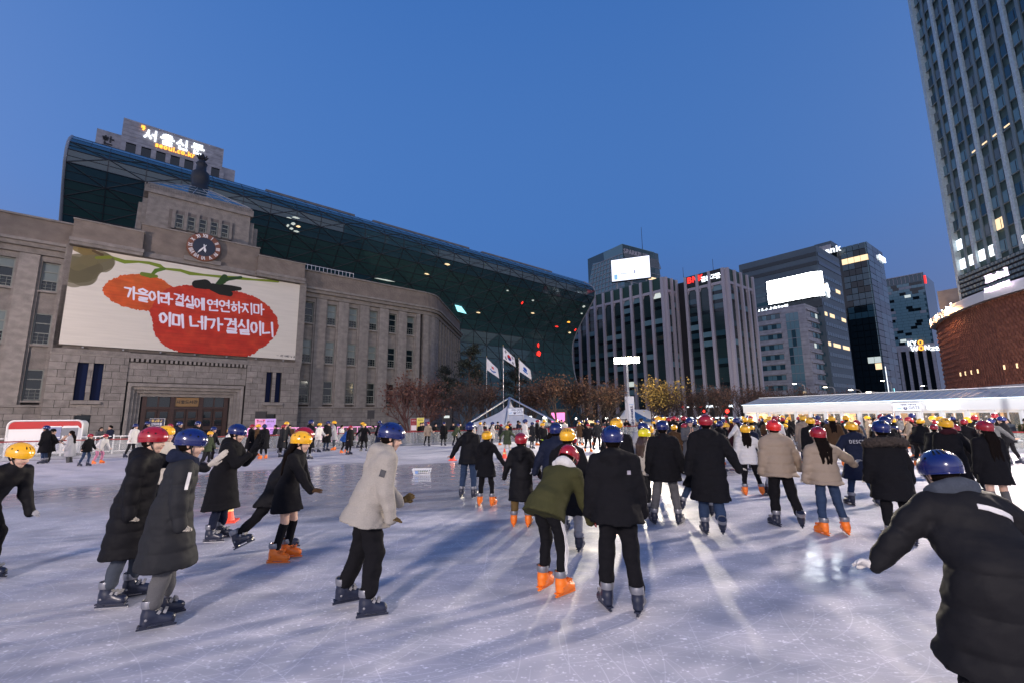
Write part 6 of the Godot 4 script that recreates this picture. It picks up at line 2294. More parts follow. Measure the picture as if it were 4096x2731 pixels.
func joints(s: Dictionary) -> Dictionary:
	var H: float = s.h
	var w: float = s.get("wide", 1.06)
	var TB := rotd(Vector3.RIGHT, -s.get("lean", 6.0)) * rotd(Vector3.BACK, -s.get("side", 0.0))
	var tw: float = s.get("twist", 0.0)
	TB = TB * rotd(Vector3.UP, -tw)
	var J := {"TB": TB, "H": H}
	J.P = Vector3.ZERO
	J.waist = TB * Vector3(0, 0.08 * H, 0)
	J.chest = TB * Vector3(0, 0.215 * H, 0)
	J.neck = TB * Vector3(0, 0.295 * H, 0)
	var hd: Array = s.get("head", [0, 0])
	var half := rotd(Vector3.RIGHT, s.get("lean", 6.0) * 0.55)
	J.HB = half * TB * rotd(Vector3.UP, -float(hd[1])) * rotd(Vector3.RIGHT, -float(hd[0]))
	J.head = J.neck + half * TB * Vector3(0, 0.048 * H, -0.01)
	for q in [["L", -1.0], ["R", 1.0]]:
		var k: String = q[0]
		var sg: float = q[1]
		var sh: Vector3 = TB * Vector3(sg * 0.107 * H * w, 0.272 * H, 0)
		var a: Array = s.get("a" + k, [0, 8, 10, 0])
		var inw: float = a[3] if a.size() > 3 else 0.0
		var d1: Vector3 = TB * (rotd(Vector3.BACK, sg * a[1]) * (rotd(Vector3.RIGHT, a[0]) * Vector3.DOWN))
		var d2: Vector3 = TB * (rotd(Vector3.BACK, sg * a[1]) * (rotd(Vector3.RIGHT, a[0] + a[2]) * Vector3.DOWN))
		d2 = rotd(TB.y, sg * inw) * d2
		J["sh" + k] = sh
		J["el" + k] = sh + d1 * 0.172 * H
		J["wr" + k] = J["el" + k] + d2 * 0.15 * H
		J["fd" + k] = d2
		var g: Array = s.get(k, [0, 4, 6, 6, 0])
		var hp := Vector3(sg * 0.052 * H, -0.005 * H, 0)
		var t1: Vector3 = rotd(Vector3.BACK, sg * g[1]) * (rotd(Vector3.RIGHT, g[0]) * Vector3.DOWN)
		var t2: Vector3 = rotd(Vector3.BACK, sg * g[1]) * (rotd(Vector3.RIGHT, g[0] - g[2]) * Vector3.DOWN)
		J["hp" + k] = hp
		J["kn" + k] = hp + t1 * 0.245 * H
		J["an" + k] = J["kn" + k] + t2 * 0.235 * H
		var pitch: float = g[4] if g.size() > 4 else 0.0
		J["FB" + k] = rotd(Vector3.UP, -sg * (g[3] if g.size() > 3 else 8.0)) * rotd(Vector3.RIGHT, pitch) * rotd(Vector3.BACK, sg * g[1] * 0.5)
	var off: float = 0.16 if s.get("skate", "navy") != "shoe" else 0.085
	var lowest := minf(J.anL.y, J.anR.y)
	var mid: Vector3 = (J.anL + J.anR) * 0.5
	if absf(J.anL.y - J.anR.y) > 0.12:
		mid = J.anL if J.anL.y < J.anR.y else J.anR
	var sh := Vector3(-mid.x, off - lowest, -mid.z)
	for k in J.keys():
		if J[k] is Vector3:
			J[k] += sh
	return J

func bounds(J: Dictionary, pad: float, keys: Array) -> Array:
	var lo := Vector3(9, 9, 9)
	var hi := -lo
	for k in keys:
		lo = lo.min(J[k])
		hi = hi.max(J[k])
	return [lo - Vector3.ONE * pad, hi + Vector3.ONE * pad]

func coat_field(J: Dictionary, s: Dictionary, cell: float) -> SD:
	var c: Dictionary = s.coat
	var H: float = J.H
	var b: float = c.get("bulk", 1.0) * 1.07
	var rip: float = c.get("rip", 0.0) * 1.45
	var rw: float = c.get("rw", 0.13)
	var hemf: float = c.get("hem", 0.46)
	var down: float = (0.53 - hemf) * H
	var TB: Basis = J.TB
	var fr: Vector3 = TB.z
	var knees: Vector3 = (J.knL + J.knR) * 0.5
	var ank: Vector3 = (J.anL + J.anR) * 0.5
	var D: Vector3 = (Vector3.DOWN + 0.5 * (knees - J.P).normalized()).normalized()
	if down < 0.12 * H:
		D = -TB.y.slerp(Vector3.UP, 0.35)
	var e: Vector3 = J.P + D * down
	var bb := bounds(J, 0.2 * b, ["P", "neck", "shL", "shR", "elL", "elR", "wrL", "wrR", "head"])
	bb[0] = (bb[0] as Vector3).min(e - Vector3(0.36, 0.06, 0.36) * b)
	bb[1] = (bb[1] as Vector3).max(e + Vector3(0.36, 0.0, 0.36) * b)
	var f := SD.new(bb[0], bb[1], cell)
	var w: float = s.get("wide", 1.06) * b
	var hw := 0.098 * H * w
	f.cone(J.shL.lerp(J.shR, 0.1), J.shL.lerp(J.shR, 0.9), 0.038 * H * b, 0.038 * H * b, 0.05)
	f.cone(J.chest, J.waist, hw, hw * c.get("waist", 0.97), 0.06, 0.68, fr, rip, rw, true)
	f.cone(J.waist, J.P, hw * c.get("waist", 0.97), hw * 1.02, 0.05, 0.74, fr, rip, rw, true)
	if down > 0.01:
		var spread := absf(J.knL.x - J.knR.x) * 0.16
		var re: float = hw * (1.02 + c.get("flare", 0.16) * down / (0.2 * H)) + spread
		f.cone(J.P, e, hw * 1.02, re, 0.05, 0.82, Vector3(0, 0, 1), rip, rw, true)
		if down > 0.1 * H:
			for k in ["L", "R"]:
				f.cone(J["hp" + k], J["kn" + k].lerp(J["an" + k], 0.45), 0.055 * H * b, 0.062 * H * b, 0.08)
	for k in ["L", "R"]:
		f.cone(J["sh" + k], J["el" + k], 0.041 * H * b, 0.036 * H * b, 0.045, 1.0, fr, rip * 0.8, rw)
		f.cone(J["el" + k], J["wr" + k] - J["fd" + k] * 0.025, 0.036 * H * b, 0.026 * H * b, 0.035, 1.0, fr, rip * 0.8, rw)
	var nk: Vector3 = J.neck
	f.cone(nk - TB.y * 0.03, nk + TB.y * c.get("collar", 0.055), 0.085, 0.078, 0.04)
	if c.get("hood", false):
		f.cone(nk + TB * Vector3(-0.08, 0.02, 0.085), nk + TB * Vector3(0.08, 0.02, 0.085), 0.066, 0.066, 0.05)
		f.cone(nk + TB * Vector3(0, 0.02, 0.1), nk + TB * Vector3(0, -0.13, 0.12), 0.085, 0.06, 0.05)
		f.cone(nk + TB * Vector3(-0.115, 0.015, 0.04), nk + TB * Vector3(-0.09, -0.05, -0.06), 0.055, 0.035, 0.04)
		f.cone(nk + TB * Vector3(0.115, 0.015, 0.04), nk + TB * Vector3(0.09, -0.05, -0.06), 0.055, 0.035, 0.04)
	var up := -D
	f.cut(-up, -up.dot(e))
	f.rough(fold, c.get("wrinkle", 0.018) * 0.75, 1.4)
	return f

func trouser_field(J: Dictionary, s: Dictionary, cell: float) -> SD:
	var H: float = J.H
	var w: float = s.get("leg", 1.0) * 1.1
	var bb := bounds(J, 0.16, ["hpL", "hpR", "knL", "knR", "anL", "anR"])
	var f := SD.new(bb[0], bb[1], cell)
	f.cone(J.hpL, J.hpR, 0.062 * H, 0.062 * H, 0.04, 0.9)
	for k in ["L", "R"]:
		var an: Vector3 = J["an" + k]
		var kn: Vector3 = J["kn" + k]
		f.cone(J["hp" + k], kn, 0.054 * H * (0.6 + 0.4 * w), 0.037 * H * w, 0.04)
		f.cone(kn, kn.lerp(an, 0.8), 0.037 * H * w, 0.033 * H * w, 0.03)
	f.rough(fold, 0.018, 1.3)
	return f

func templates() -> void:
	var h := SD.new(Vector3(-0.12, -0.13, -0.15), Vector3(0.12, 0.26, 0.13), 0.0065)
	var X := Vector3(1, 0, 0)
	h.cone(Vector3(0, 0.115, 0.018), Vector3(0, 0.135, -0.012), 0.088, 0.086, 0.03, 0.88, X)
	h.cone(Vector3(0, 0.015, -0.05), Vector3(0, 0.1, -0.045), 0.045, 0.062, 0.035, 0.95, X)
	h.cone(Vector3(-0.035, 0.03, -0.02), Vector3(0.035, 0.03, -0.02), 0.032, 0.032, 0.03)
	h.cone(Vector3(0, 0.002, -0.075), Vector3(0, 0.01, -0.078), 0.02, 0.02, 0.025)
	h.cone(Vector3(0, -0.12, 0.012), Vector3(0, 0.05, 0.005), 0.05, 0.046, 0.03)
	h.cone(Vector3(-0.03, 0.062, -0.075), Vector3(0.03, 0.062, -0.075), 0.03, 0.03, 0.025)
	for sg in [-1, 1]:
		h.cone(Vector3(sg * 0.031, 0.107, -0.118), Vector3(sg * 0.031, 0.107, -0.12), 0.013, 0.013, 0.014, 1.0, X, 0.0, 0.1, false, true)
		h.cone(Vector3(sg * 0.03, 0.106, -0.094), Vector3(sg * 0.032, 0.106, -0.094), 0.0125, 0.0125, 0.006)
		h.cone(Vector3(sg * 0.079, 0.108, 0.012), Vector3(sg * 0.077, 0.075, 0.004), 0.021, 0.013, 0.008, 0.4, X)
	h.cone(Vector3(0, 0.106, -0.102), Vector3(0, 0.074, -0.118), 0.008, 0.0125, 0.014)
	h.cone(Vector3(-0.011, 0.07, -0.108), Vector3(0.011, 0.07, -0.108), 0.009, 0.009, 0.01)
	h.cone(Vector3(-0.018, 0.043, -0.099), Vector3(0.018, 0.043, -0.099), 0.0075, 0.0075, 0.008)
	h.cone(Vector3(-0.015, 0.033, -0.098), Vector3(0.015, 0.033, -0.098), 0.0075, 0.0075, 0.008)
	head_mesh = MB.new()
	h.mesh(head_mesh, Color(0.52, 0.33, 0.24))
	for i in head_mesh.v.size():
		var p := head_mesh.v[i]
		if p.z < -0.08:
			if absf(absf(p.x) - 0.031) < 0.014 and absf(p.y - 0.106) < 0.0075:
				head_mesh.k[i] = Color(0.03, 0.02, 0.018)
			elif absf(absf(p.x) - 0.032) < 0.02 and absf(p.y - 0.129) < 0.006:
				head_mesh.k[i] = Color(0.06, 0.04, 0.03)
			elif absf(p.x) < 0.024 and absf(p.y - 0.038) < 0.0105 and p.z < -0.095:
				head_mesh.k[i] = Color(0.36, 0.13, 0.11)
	for sg in [-1.0, 1.0]:
		for g in [0.0, 0.0035]:
			var f := SD.new(Vector3(-0.075, -0.2, -0.1), Vector3(0.075, 0.05, 0.065), 0.0075)
			f.cone(Vector3(0, 0.03, 0), Vector3(0, -0.02, 0), 0.027 + g, 0.028 + g, 0.02)
			f.cone(Vector3(0, -0.025, -0.006), Vector3(0, -0.082, -0.002), 0.034 + g, 0.039 + g, 0.02, 0.45, X)
			for q in 4:
				var z := -0.031 + q * 0.0205
				var ln: float = [0.066, 0.078, 0.072, 0.056][q]
				var r: float = 0.0096 - 0.0008 * (1 if q == 3 else 0) + g * 0.8
				var a := Vector3(0, -0.088, z)
				var b := Vector3(-sg * 0.01, -0.088 - ln * 0.5, z * 1.08)
				var e := Vector3(-sg * 0.03, -0.088 - ln * 0.95, z * 1.06)
				f.cone(a, b, r, r, 0.008)
				f.cone(b, e, r, r * 0.85, 0.006)
			f.cone(Vector3(-sg * 0.004, -0.035, -0.03), Vector3(-sg * 0.016, -0.066, -0.06), 0.0135 + g, 0.0115 + g, 0.012)
			f.cone(Vector3(-sg * 0.016, -0.066, -0.06), Vector3(-sg * 0.024, -0.098, -0.062), 0.0115 + g, 0.0095 + g, 0.006)
			var m := MB.new()
			f.mesh(m, Color(0.52, 0.33, 0.24))
			hands[("L" if sg < 0 else "R") + ("g" if g > 0 else "")] = m
	# skate
	var k := SD.new(Vector3(-0.1, -0.13, -0.23), Vector3(0.1, 0.13, 0.12), 0.0105)
	k.cone(Vector3(0, 0.09, 0.02), Vector3(0, -0.02, 0.012), 0.062, 0.056, 0.03)
	k.cone(Vector3(0, -0.03, 0.03), Vector3(0, -0.09, 0.032), 0.05, 0.047, 0.03)
	k.cone(Vector3(0, -0.035, -0.015), Vector3(0, -0.082, -0.145), 0.052, 0.042, 0.035)
	k.cone(Vector3(0, -0.085, 0.03), Vector3(0, -0.085, -0.14), 0.044, 0.046, 0.02)
	k.cut(Vector3.DOWN, 0.108)
	k.cut(Vector3.UP, 0.1)
	var boot := MB.new()
	k.mesh(boot)
	skate_parts.boot = boot.mesh()
	var cu := MB.new()
	cu.tf = Transform3D(Basis.IDENTITY, Vector3(0, 0, 0.018))
	cu.lathe([Vector2(0.06, 0.04), Vector2(0.067, 0.042), Vector2(0.071, 0.07), Vector2(0.069, 0.105), Vector2(0.062, 0.107), Vector2(0.058, 0.08)], 18)
	skate_parts.cuff = cu.mesh()
	var ho := MB.new()
	ho.box(Vector3(0, -0.113, -0.045), Vector3(0.062, 0.012, 0.28))
	ho.box(Vector3(0, -0.141, -0.05), Vector3(0.024, 0.014, 0.305))
	ho.box(Vector3(0, -0.126, -0.135), Vector3(0.026, 0.03, 0.075))
	ho.box(Vector3(0, -0.126, 0.05), Vector3(0.026, 0.03, 0.06))
	skate_parts.holder = ho.mesh()
	var bl := MB.new()
	bl.box(Vector3(0, -0.153, -0.05), Vector3(0.006, 0.014, 0.31))
	skate_parts.blade = bl.mesh()
	var bu := MB.new()
	bu.box(Vector3(0, -0.006, -0.062), Vector3(0.098, 0.03, 0.026), rotd(Vector3.RIGHT, -34))
	skate_parts.buckle = bu.mesh()
	var ri := MB.new()
	ri.tf = Transform3D(rotd(Vector3.BACK, -90), Vector3(0.05, -0.055, 0.03))
	ri.lathe([Vector2(0.012, -0.002), Vector2(0.012, 0.008), Vector2(0, 0.01)], 8)
	skate_parts.rivet = ri.mesh()
	var sh := SD.new(Vector3(-0.1, -0.1, -0.23), Vector3(0.1, 0.12, 0.12), 0.014)
	sh.cone(Vector3(0, 0.08, 0.015), Vector3(0, -0.03, 0.015), 0.05, 0.052, 0.03)
	sh.cone(Vector3(0, -0.035, 0.03), Vector3(0, -0.055, -0.14), 0.05, 0.04, 0.03)
	sh.cut(Vector3.DOWN, 0.085)
	var shoe := MB.new()
	sh.mesh(shoe)
	skate_parts.shoe = shoe.mesh()
	# helmet: a shell with real slots over a dark liner
	var shell := MB.new()
	var li := MB.new()
	var lon := 48
	var lat := 13
	var pt := func(i: int, j: int, g: float) -> Vector3:
		var a := TAU * i / lon
		var e := deg_to_rad(-24.0 + 114.0 * j / lat)
		var back := -sin(a)          # 1 at the back (+z) where a = -90
		var low := 1.0
		var y := sin(e) * 0.118 * g
		if e < 0.0:
			y = sin(e) * 0.118 * (1.0 + 0.55 * maxf(0.0, sin(a)) - 0.25 * maxf(0.0, -sin(a)))
		var x := cos(e) * cos(a) * 0.119 * g
		var z := cos(e) * sin(a) * 0.148 * g
		return Vector3(x, 0.148 + y, z + 0.008)
	for j in lat:
		for i in lon:
			var ang := fposmod(360.0 * (i + 0.5) / lon, 360.0)
			var atback := absf(ang - 90.0) < 44.0
			var atfront := absf(ang - 270.0) < 36.0
			var slot := (j in [6, 7, 8] and atback and i % 2 == 0) or (j in [7, 8] and atfront and i % 3 == 0) or (j == 5 and not atback and not atfront and i % 4 == 0)
			if not slot:
				shell.quad(pt.call(i + 1, j, 1.0), pt.call(i, j, 1.0), pt.call(i, j + 1, 1.0), pt.call(i + 1, j + 1, 1.0))
			if j > 1:
				li.quad(pt.call(i + 1, j, 0.93), pt.call(i, j, 0.93), pt.call(i, j + 1, 0.93), pt.call(i + 1, j + 1, 0.93))
	# smooth normals for the shell
	for q in [shell, li]:
		for i in q.v.size():
			var p: Vector3 = q.v[i] - Vector3(0, 0.14, 0.008)
			q.n[i] = Vector3(p.x / 0.013, p.y / 0.0125, p.z / 0.0204).normalized()
	var rim := []
	for i in lon + 1:
		rim.append(pt.call(i, 0, 1.0))
	var rm := MB.new()
	rm.tube(rim, 0.0055, 0.0055, 6, false)
	shell.add(rm)
	helmet_parts.shell = shell.mesh()
	helmet_parts.liner = li.mesh()
	var st := MB.new()
	for sg in [-1, 1]:
		st.tube([Vector3(sg * 0.1, 0.11, -0.02), Vector3(sg * 0.078, 0.05, -0.035), Vector3(sg * 0.04, -0.01, -0.06), Vector3(0, -0.025, -0.066)], 0.007, 0.007, 5, false)
	helmet_parts.strap = st.mesh()
	var ha := SD.new(Vector3(-0.13, 0.02, -0.14), Vector3(0.13, 0.28, 0.15), 0.011)
	ha.cone(Vector3(0, 0.12, 0.02), Vector3(0, 0.145, -0.006), 0.1, 0.096, 0.03, 0.9, X)
	ha.cut(Vector3(0, -0.75, -0.66), -0.016)
	var hm := MB.new()
	ha.mesh(hm)
	helmet_parts.hair = hm.mesh()
	var be := MB.new()
	be.lathe([Vector2(0.097, 0.12), Vector2(0.104, 0.125), Vector2(0.104, 0.16), Vector2(0.098, 0.165), Vector2(0.09, 0.2), Vector2(0.06, 0.24), Vector2(0.025, 0.255), Vector2(0, 0.258)], 18, 0.92, 1.12)
	helmet_parts.beanie = be.mesh()

var cloth_n: NoiseTexture2D
var cloth_t: NoiseTexture2D

func cloth(r: float, g: float, b: float, kind := 0) -> StandardMaterial3D:
	# 0 woven, 1 shiny shell fabric, 2 fleece
	var key := "cloth_%.3f_%.3f_%.3f_%d" % [r, g, b, kind]
	if M.has(key):
		return M[key]
	var m := mat(key, r, g, b, [0.9, 0.66, 1.0][kind])
	m.metallic_specular = 0.22
	m.albedo_texture = cloth_t
	m.uv1_triplanar = true
	m.uv1_scale = Vector3.ONE * ([4.0, 5.0, 3.6][kind])
	m.normal_enabled = true
	m.normal_texture = cloth_n
	m.normal_scale = [0.4, 0.2, 0.55][kind]
	if kind == 2:
		m.rim_enabled = true
		m.rim = 0.3
		m.rim_tint = 0.8
	return m

const TINT := {"black": [0.0085, 0.0085, 0.0105], "charcoal": [0.02, 0.021, 0.024], "fleece": [0.33, 0.305, 0.27], "ink": [0.0125, 0.0125, 0.0145], "navy": [0.012, 0.016, 0.034], "grey": [0.10, 0.10, 0.105], "light grey": [0.34, 0.34, 0.36], "white": [0.62, 0.6, 0.58], "cream": [0.5, 0.46, 0.4], "beige": [0.29, 0.23, 0.175], "brown": [0.07, 0.04, 0.022], "olive": [0.052, 0.052, 0.022], "green": [0.045, 0.06, 0.035], "blue": [0.02, 0.07, 0.26], "jeans": [0.03, 0.05, 0.10], "pink": [0.55, 0.22, 0.33], "maroon": [0.035, 0.01, 0.014], "khaki": [0.13, 0.085, 0.035], "slate": [0.055, 0.065, 0.085], "neon": [0.55, 0.85, 0.05], "red": [0.4, 0.015, 0.015]}

func tinted(name_: String, kind := 0) -> StandardMaterial3D:
	var c: Array = TINT[name_]
	return cloth(c[0], c[1], c[2], kind)

func shell_mat(c: String) -> StandardMaterial3D:
	var v: Array = {"red": [0.26, 0.006, 0.012], "blue": [0.005, 0.011, 0.085], "yellow": [0.74, 0.38, 0.006], "lime": [0.72, 0.62, 0.01], "bright red": [0.6, 0.02, 0.012]}[c]
	var m := mat("helmet_" + c, v[0], v[1], v[2], 0.22)
	m.clearcoat_enabled = true
	m.clearcoat = 0.6
	m.clearcoat_roughness = 0.08
	return m

func add_skate(t: Node3D, f: Transform3D, c: String, called := "skate") -> void:
	if c == "shoe":
		var so := obj("shoe", skate_parts.shoe, mat("shoe_dark", 0.03, 0.03, 0.032, 0.6), t)
		so.transform = f
		return
	var m: Material = mat("boot_navy", 0.012, 0.016, 0.035, 0.35) if c == "navy" else mat("boot_orange", 0.78, 0.17, 0.012, 0.4)
	var b := obj(called, skate_parts.boot, m, t)
	b.transform = f
	obj("cuff", skate_parts.cuff, mat("cuff_grey", 0.22, 0.225, 0.25, 0.3, 0.5), b)
	obj("blade_holder", skate_parts.holder, m, b)
	obj("blade", skate_parts.blade, M["steel"], b)
	if called == "skate":
		var bm: Material = mat("buckle_grey", 0.22, 0.22, 0.23, 0.4) if c == "navy" else mat("buckle_orange", 0.6, 0.13, 0.012, 0.4)
		obj("buckle", skate_parts.buckle, bm, b)
		obj("buckle", skate_parts.buckle, bm, b).transform = Transform3D(rotd(Vector3.RIGHT, 12), Vector3(0, -0.012, -0.045))
		obj("rivet", skate_parts.rivet, bm, b)
		obj("rivet", skate_parts.rivet, bm, b).transform = Transform3D(rotd(Vector3.UP, 180), Vector3(0, 0, 0.06))

func person(s: Dictionary) -> Node3D:
	var J := joints(s)
	var cell: float = s.get("cell", 0.024)
	var at: Vector3 = s.at
	var t := thing("person", s.label, "person", at, -deg_to_rad(s.get("yaw", 0.0)), s.get("group", "skaters and onlookers at the rink"))
	var H: float = J.H
	var skin := mat("skin", 1, 1, 1, 0.55)
	skin.vertex_color_use_as_albedo = true
	var tone := Color(0.52, 0.33, 0.24)
	# body: one surface from neck to ankles, head and bare hands grown onto it
	var bb := bounds(J, 0.14, ["P", "neck", "shL", "shR", "elL", "elR", "wrL", "wrR", "hpL", "hpR", "knL", "knR", "anL", "anR"])
	var f := SD.new(bb[0], bb[1], maxf(cell * 1.25, 0.028))
	var fr: Vector3 = J.TB.z
	f.cone(J.chest, J.P, 0.07 * H, 0.068 * H, 0.04, 0.7, fr)
	f.cone(J.shL, J.shR, 0.026 * H, 0.026 * H, 0.04)
	f.cone(J.chest, J.neck + J.TB.y * 0.04, 0.04, 0.045, 0.04)
	var lw: float = 0.8 if not s.has("bare") else 1.1
	for k in ["L", "R"]:
		f.cone(J["sh" + k], J["el" + k], 0.024 * H, 0.02 * H, 0.03)
		f.cone(J["el" + k], J["wr" + k], 0.021 * H, 0.019 * H, 0.02)
		f.cone(J["hp" + k], J["kn" + k], 0.046 * H * lw, 0.03 * H * lw, 0.03)
		f.cone(J["kn" + k], J["an" + k], 0.031 * H * lw, 0.024 * H * lw, 0.02)
	var body := MB.new()
	f.mesh(body, tone)
	body.add(head_mesh, Transform3D(J.HB, J.head))
	var glove: String = s.get("glove", "")
	for k in ["L", "R"]:
		var y: Vector3 = -J["fd" + k]
		var z: Vector3 = (J.TB.z - y * J.TB.z.dot(y)).normalized()
		if absf(J.TB.z.dot(y)) > 0.9:
			z = (J.TB.y - y * J.TB.y.dot(y)).normalized()
		var hb := Basis(y.cross(z).normalized(), y, z)
		var hf := Transform3D(hb, J["wr" + k] + J["fd" + k] * 0.015)
		if glove == "":
			body.add(hands[k], hf)
		else:
			var gm := MB.new()
			gm.add(hands[k + "g"], hf)
			gm.k = PackedColorArray()
			var gl: String = s.get("glove" + k, glove)
			obj("glove", gm, tinted(gl, 0), t)
	obj("body", body, skin, t)
	# trousers or socks
	if s.has("bare"):
		var so := MB.new()
		for k in ["L", "R"]:
			var sf := SD.new(bounds(J, 0.1, ["kn" + k, "an" + k])[0], bounds(J, 0.1, ["kn" + k, "an" + k])[1], cell * 0.8)
			sf.cone(J["kn" + k].lerp(J["an" + k], 0.12), J["an" + k], 0.037 * H, 0.03 * H, 0.02)
			sf.mesh(so)
		obj("sock", so, tinted(s.bare), t)
	else:
		var tr := MB.new()
		var tf := trouser_field(J, s, cell)
		tf.mesh(tr)
		obj("trousers", tr, tinted(s.get("pants", "black")), t)
		if s.get("stripe", false):
			for sg in [1.0]:
				for q in 3:
					var pts := []
					for i in 14:
						var w := i / 13.0
						var a: Vector3 = J.hpR.lerp(J.knR, w * 2.0) if w < 0.5 else J.knR.lerp(J.anR, (w - 0.5) * 1.6)
						var p: Vector3 = tf.reach(a + Vector3(0.25, 0, (q - 1) * 0.018), Vector3.LEFT, 0.4)
						pts.append(p + Vector3(0.003, 0, 0))
					var sb := MB.new()
					for i in 13:
						sb.bar(pts[i], pts[i + 1], 0.004, 0.011, Vector3.RIGHT)
					obj("stripe", sb, M["white_paint"], t)
	# coat
	var cf := coat_field(J, s, cell)
	var cm := MB.new()
	cf.mesh(cm)
	var kind: int = s.coat.get("kind", 1)
	if kind == 0 and s.coat.get("rip", 0.0) > 0.009:
		kind = 1
	var coat := obj(s.coat.get("called", "coat"), cm, tinted(s.coat.col, kind), t)
	for p in s.get("patches", []):
		# [name, side x, centre y along the torso, width, height, tilt, colour, front?]
		var o: Vector3 = J.P + J.TB * Vector3(p[1], p[2], 0.6)
		var dir: Vector3 = -J.TB.z
		if p.size() > 7 and p[7] == "side":
			o = J.P + J.TB * Vector3(0.6, p[2], p[1])
			dir = -J.TB.x
		var ux: Vector3 = dir.cross(J.TB.y).normalized().rotated(dir, p[5])
		var uy: Vector3 = ux.cross(dir).normalized()
		var pm := MB.new()
		var nu := 8
		var nv := 3
		var g := []
		for j in nv + 1:
			var row := []
			for i in nu + 1:
				var st: Vector3 = o + ux * ((i / float(nu) - 0.5) * p[3]) + uy * ((j / float(nv) - 0.5) * p[4])
				row.append(cf.reach(st, dir) - dir * 0.006)
			g.append(row)
		for j in nv:
			for i in nu:
				pm.quad(g[j][i], g[j][i + 1], g[j + 1][i + 1], g[j + 1][i])
				pm.quad(g[j + 1][i] + dir * 0.004, g[j + 1][i + 1] + dir * 0.004, g[j][i + 1] + dir * 0.004, g[j][i] + dir * 0.004)
		obj(p[0], pm, p[6], coat)
	if s.has("words"):
		var w: Array = s.words
		var o: Vector3 = cf.reach(J.P + J.TB * Vector3(0, w[1], 0.6), -J.TB.z)
		var wo := obj("lettering", latin(w[0], w[2], 0.004), tinted("light grey"), coat)
		var half: float = w[2] * 0.36 * w[0].length()
		wo.transform = Transform3D(J.TB, o + J.TB * Vector3(-half, 0, 0.03))
	if s.get("fur", false):
		var fb := SD.new(J.neck - Vector3.ONE * 0.42, J.neck + Vector3.ONE * 0.36, 0.02)
		var ring := []
		for i in 15:
			var a := PI * 1.1 * (i / 14.0 - 0.5)
			ring.append(J.neck + J.TB * Vector3(sin(a) * 0.24, -0.02 + 0.02 * cos(a), 0.02 + cos(a) * 0.15))
		for i in 14:
			fb.cone(ring[i], ring[i + 1], 0.062, 0.062, 0.03)
		var n2 := FastNoiseLite.new()
		n2.seed = 9
		n2.frequency = 22.0
		fb.rough(n2, 0.055)
		var fm := MB.new()
		fb.mesh(fm)
		obj("fur_trim", fm, cloth(0.05, 0.04, 0.035, 2), coat)
	if s.has("scarf"):
		var sf := SD.new(J.neck - Vector3.ONE * 0.2, J.neck + Vector3.ONE * 0.2, 0.016)
		for i in 10:
			var a := TAU * i / 10.0
			var b := TAU * (i + 1) / 10.0
			sf.cone(J.neck + J.TB * Vector3(cos(a) * 0.1, 0.035 + 0.03 * sin(a), 0.02 + sin(a) * 0.09), J.neck + J.TB * Vector3(cos(b) * 0.1, 0.035 + 0.03 * sin(b), 0.02 + sin(b) * 0.09), 0.055, 0.055, 0.03)
		sf.rough(fold, 0.02)
		var sm := MB.new()
		sf.mesh(sm)
		obj(s.get("scarfname", "scarf"), sm, tinted(s.scarf, 2), t)
	if s.has("vest"):
		var vf := coat_field(J, {"coat": {"hem": 0.47, "bulk": s.coat.get("bulk", 1.0) * 1.04, "wrinkle": 0.01}, "wide": s.get("wide", 1.0)}, cell)
		var c: Vector3 = J.P
		vf.cut(J.TB.x, J.TB.x.dot(c) + 0.17)
		vf.cut(-J.TB.x, -J.TB.x.dot(c) + 0.17)
		vf.cut(J.TB.y, J.TB.y.dot(J.neck) - 0.01)
		var vm := MB.new()
		vf.mesh(vm)
		obj("vest", vm, tinted("neon"), t)
	# helmet, hat, hair
	var hf2 := Transform3D(J.HB, J.head)
	var hc: String = s.get("helmet", "")
	if hc in ["red", "blue", "yellow", "lime", "bright red"]:
		var hm := obj("helmet", helmet_parts.shell, shell_mat(hc), t)
		hm.transform = hf2
		obj("vent_liner", helmet_parts.liner, M["black_paint"], hm)
		obj("chin_strap", helmet_parts.strap, M["black_paint"], hm)
	elif hc != "":
		var bm := obj("hat", helmet_parts.beanie, tinted(hc, 0), t)
		bm.transform = hf2
	var hm2 := obj("hair", helmet_parts.hair, mat("hair_black", 0.007, 0.005, 0.0045, 0.75), t)
	M["hair_black"].metallic_specular = 0.12
	hm2.transform = hf2 if hc == "" else hf2 * Transform3D(Basis.from_scale(Vector3(0.93, 0.97, 0.93)), Vector3(0, -0.012, 0.0))
	if s.has("hair"):
		var ln: float = s.hair
		var lb := SD.new(J.head - Vector3(0.3, ln + 0.2, 0.3), J.head + Vector3(0.3, 0.2, 0.3), 0.016)
		var c0: Vector3 = hf2 * Vector3(0, 0.09, 0.05)
		var c1: Vector3 = J.neck + J.TB * Vector3(0, -0.03, 0.12)
		var c2: Vector3 = c1 + (Vector3.DOWN * 0.7 - J.TB.y * 0.3).normalized() * ln + J.TB.z * 0.03
		for q in [-1, 0, 1]:
			var o: Vector3 = J.TB.x * q * 0.045
			lb.cone(c0 + o, c1 + o * 1.2, 0.05, 0.05, 0.02, 0.8, J.TB.z)
			lb.cone(c1 + o * 1.2, c2 + o * 1.5 + Vector3(0, 0.05 * q * q, 0), 0.05, 0.02, 0.02, 0.7, J.TB.z)
		var n3 := FastNoiseLite.new()
		n3.seed = 3
		n3.frequency = 26.0
		lb.rough(n3, 0.022, 0.12)
		var lm := MB.new()
		lb.mesh(lm)
		obj("long_hair", lm, M["hair_black"] if not s.has("brown") else mat("hair_brown", 0.05, 0.028, 0.018, 0.45), t)
	for k in ["L", "R"]:
		add_skate(t, Transform3D(J["FB" + k], J["an" + k]), s.get("skate", "navy"), "skate" if cell < 0.03 else "skate_boot")
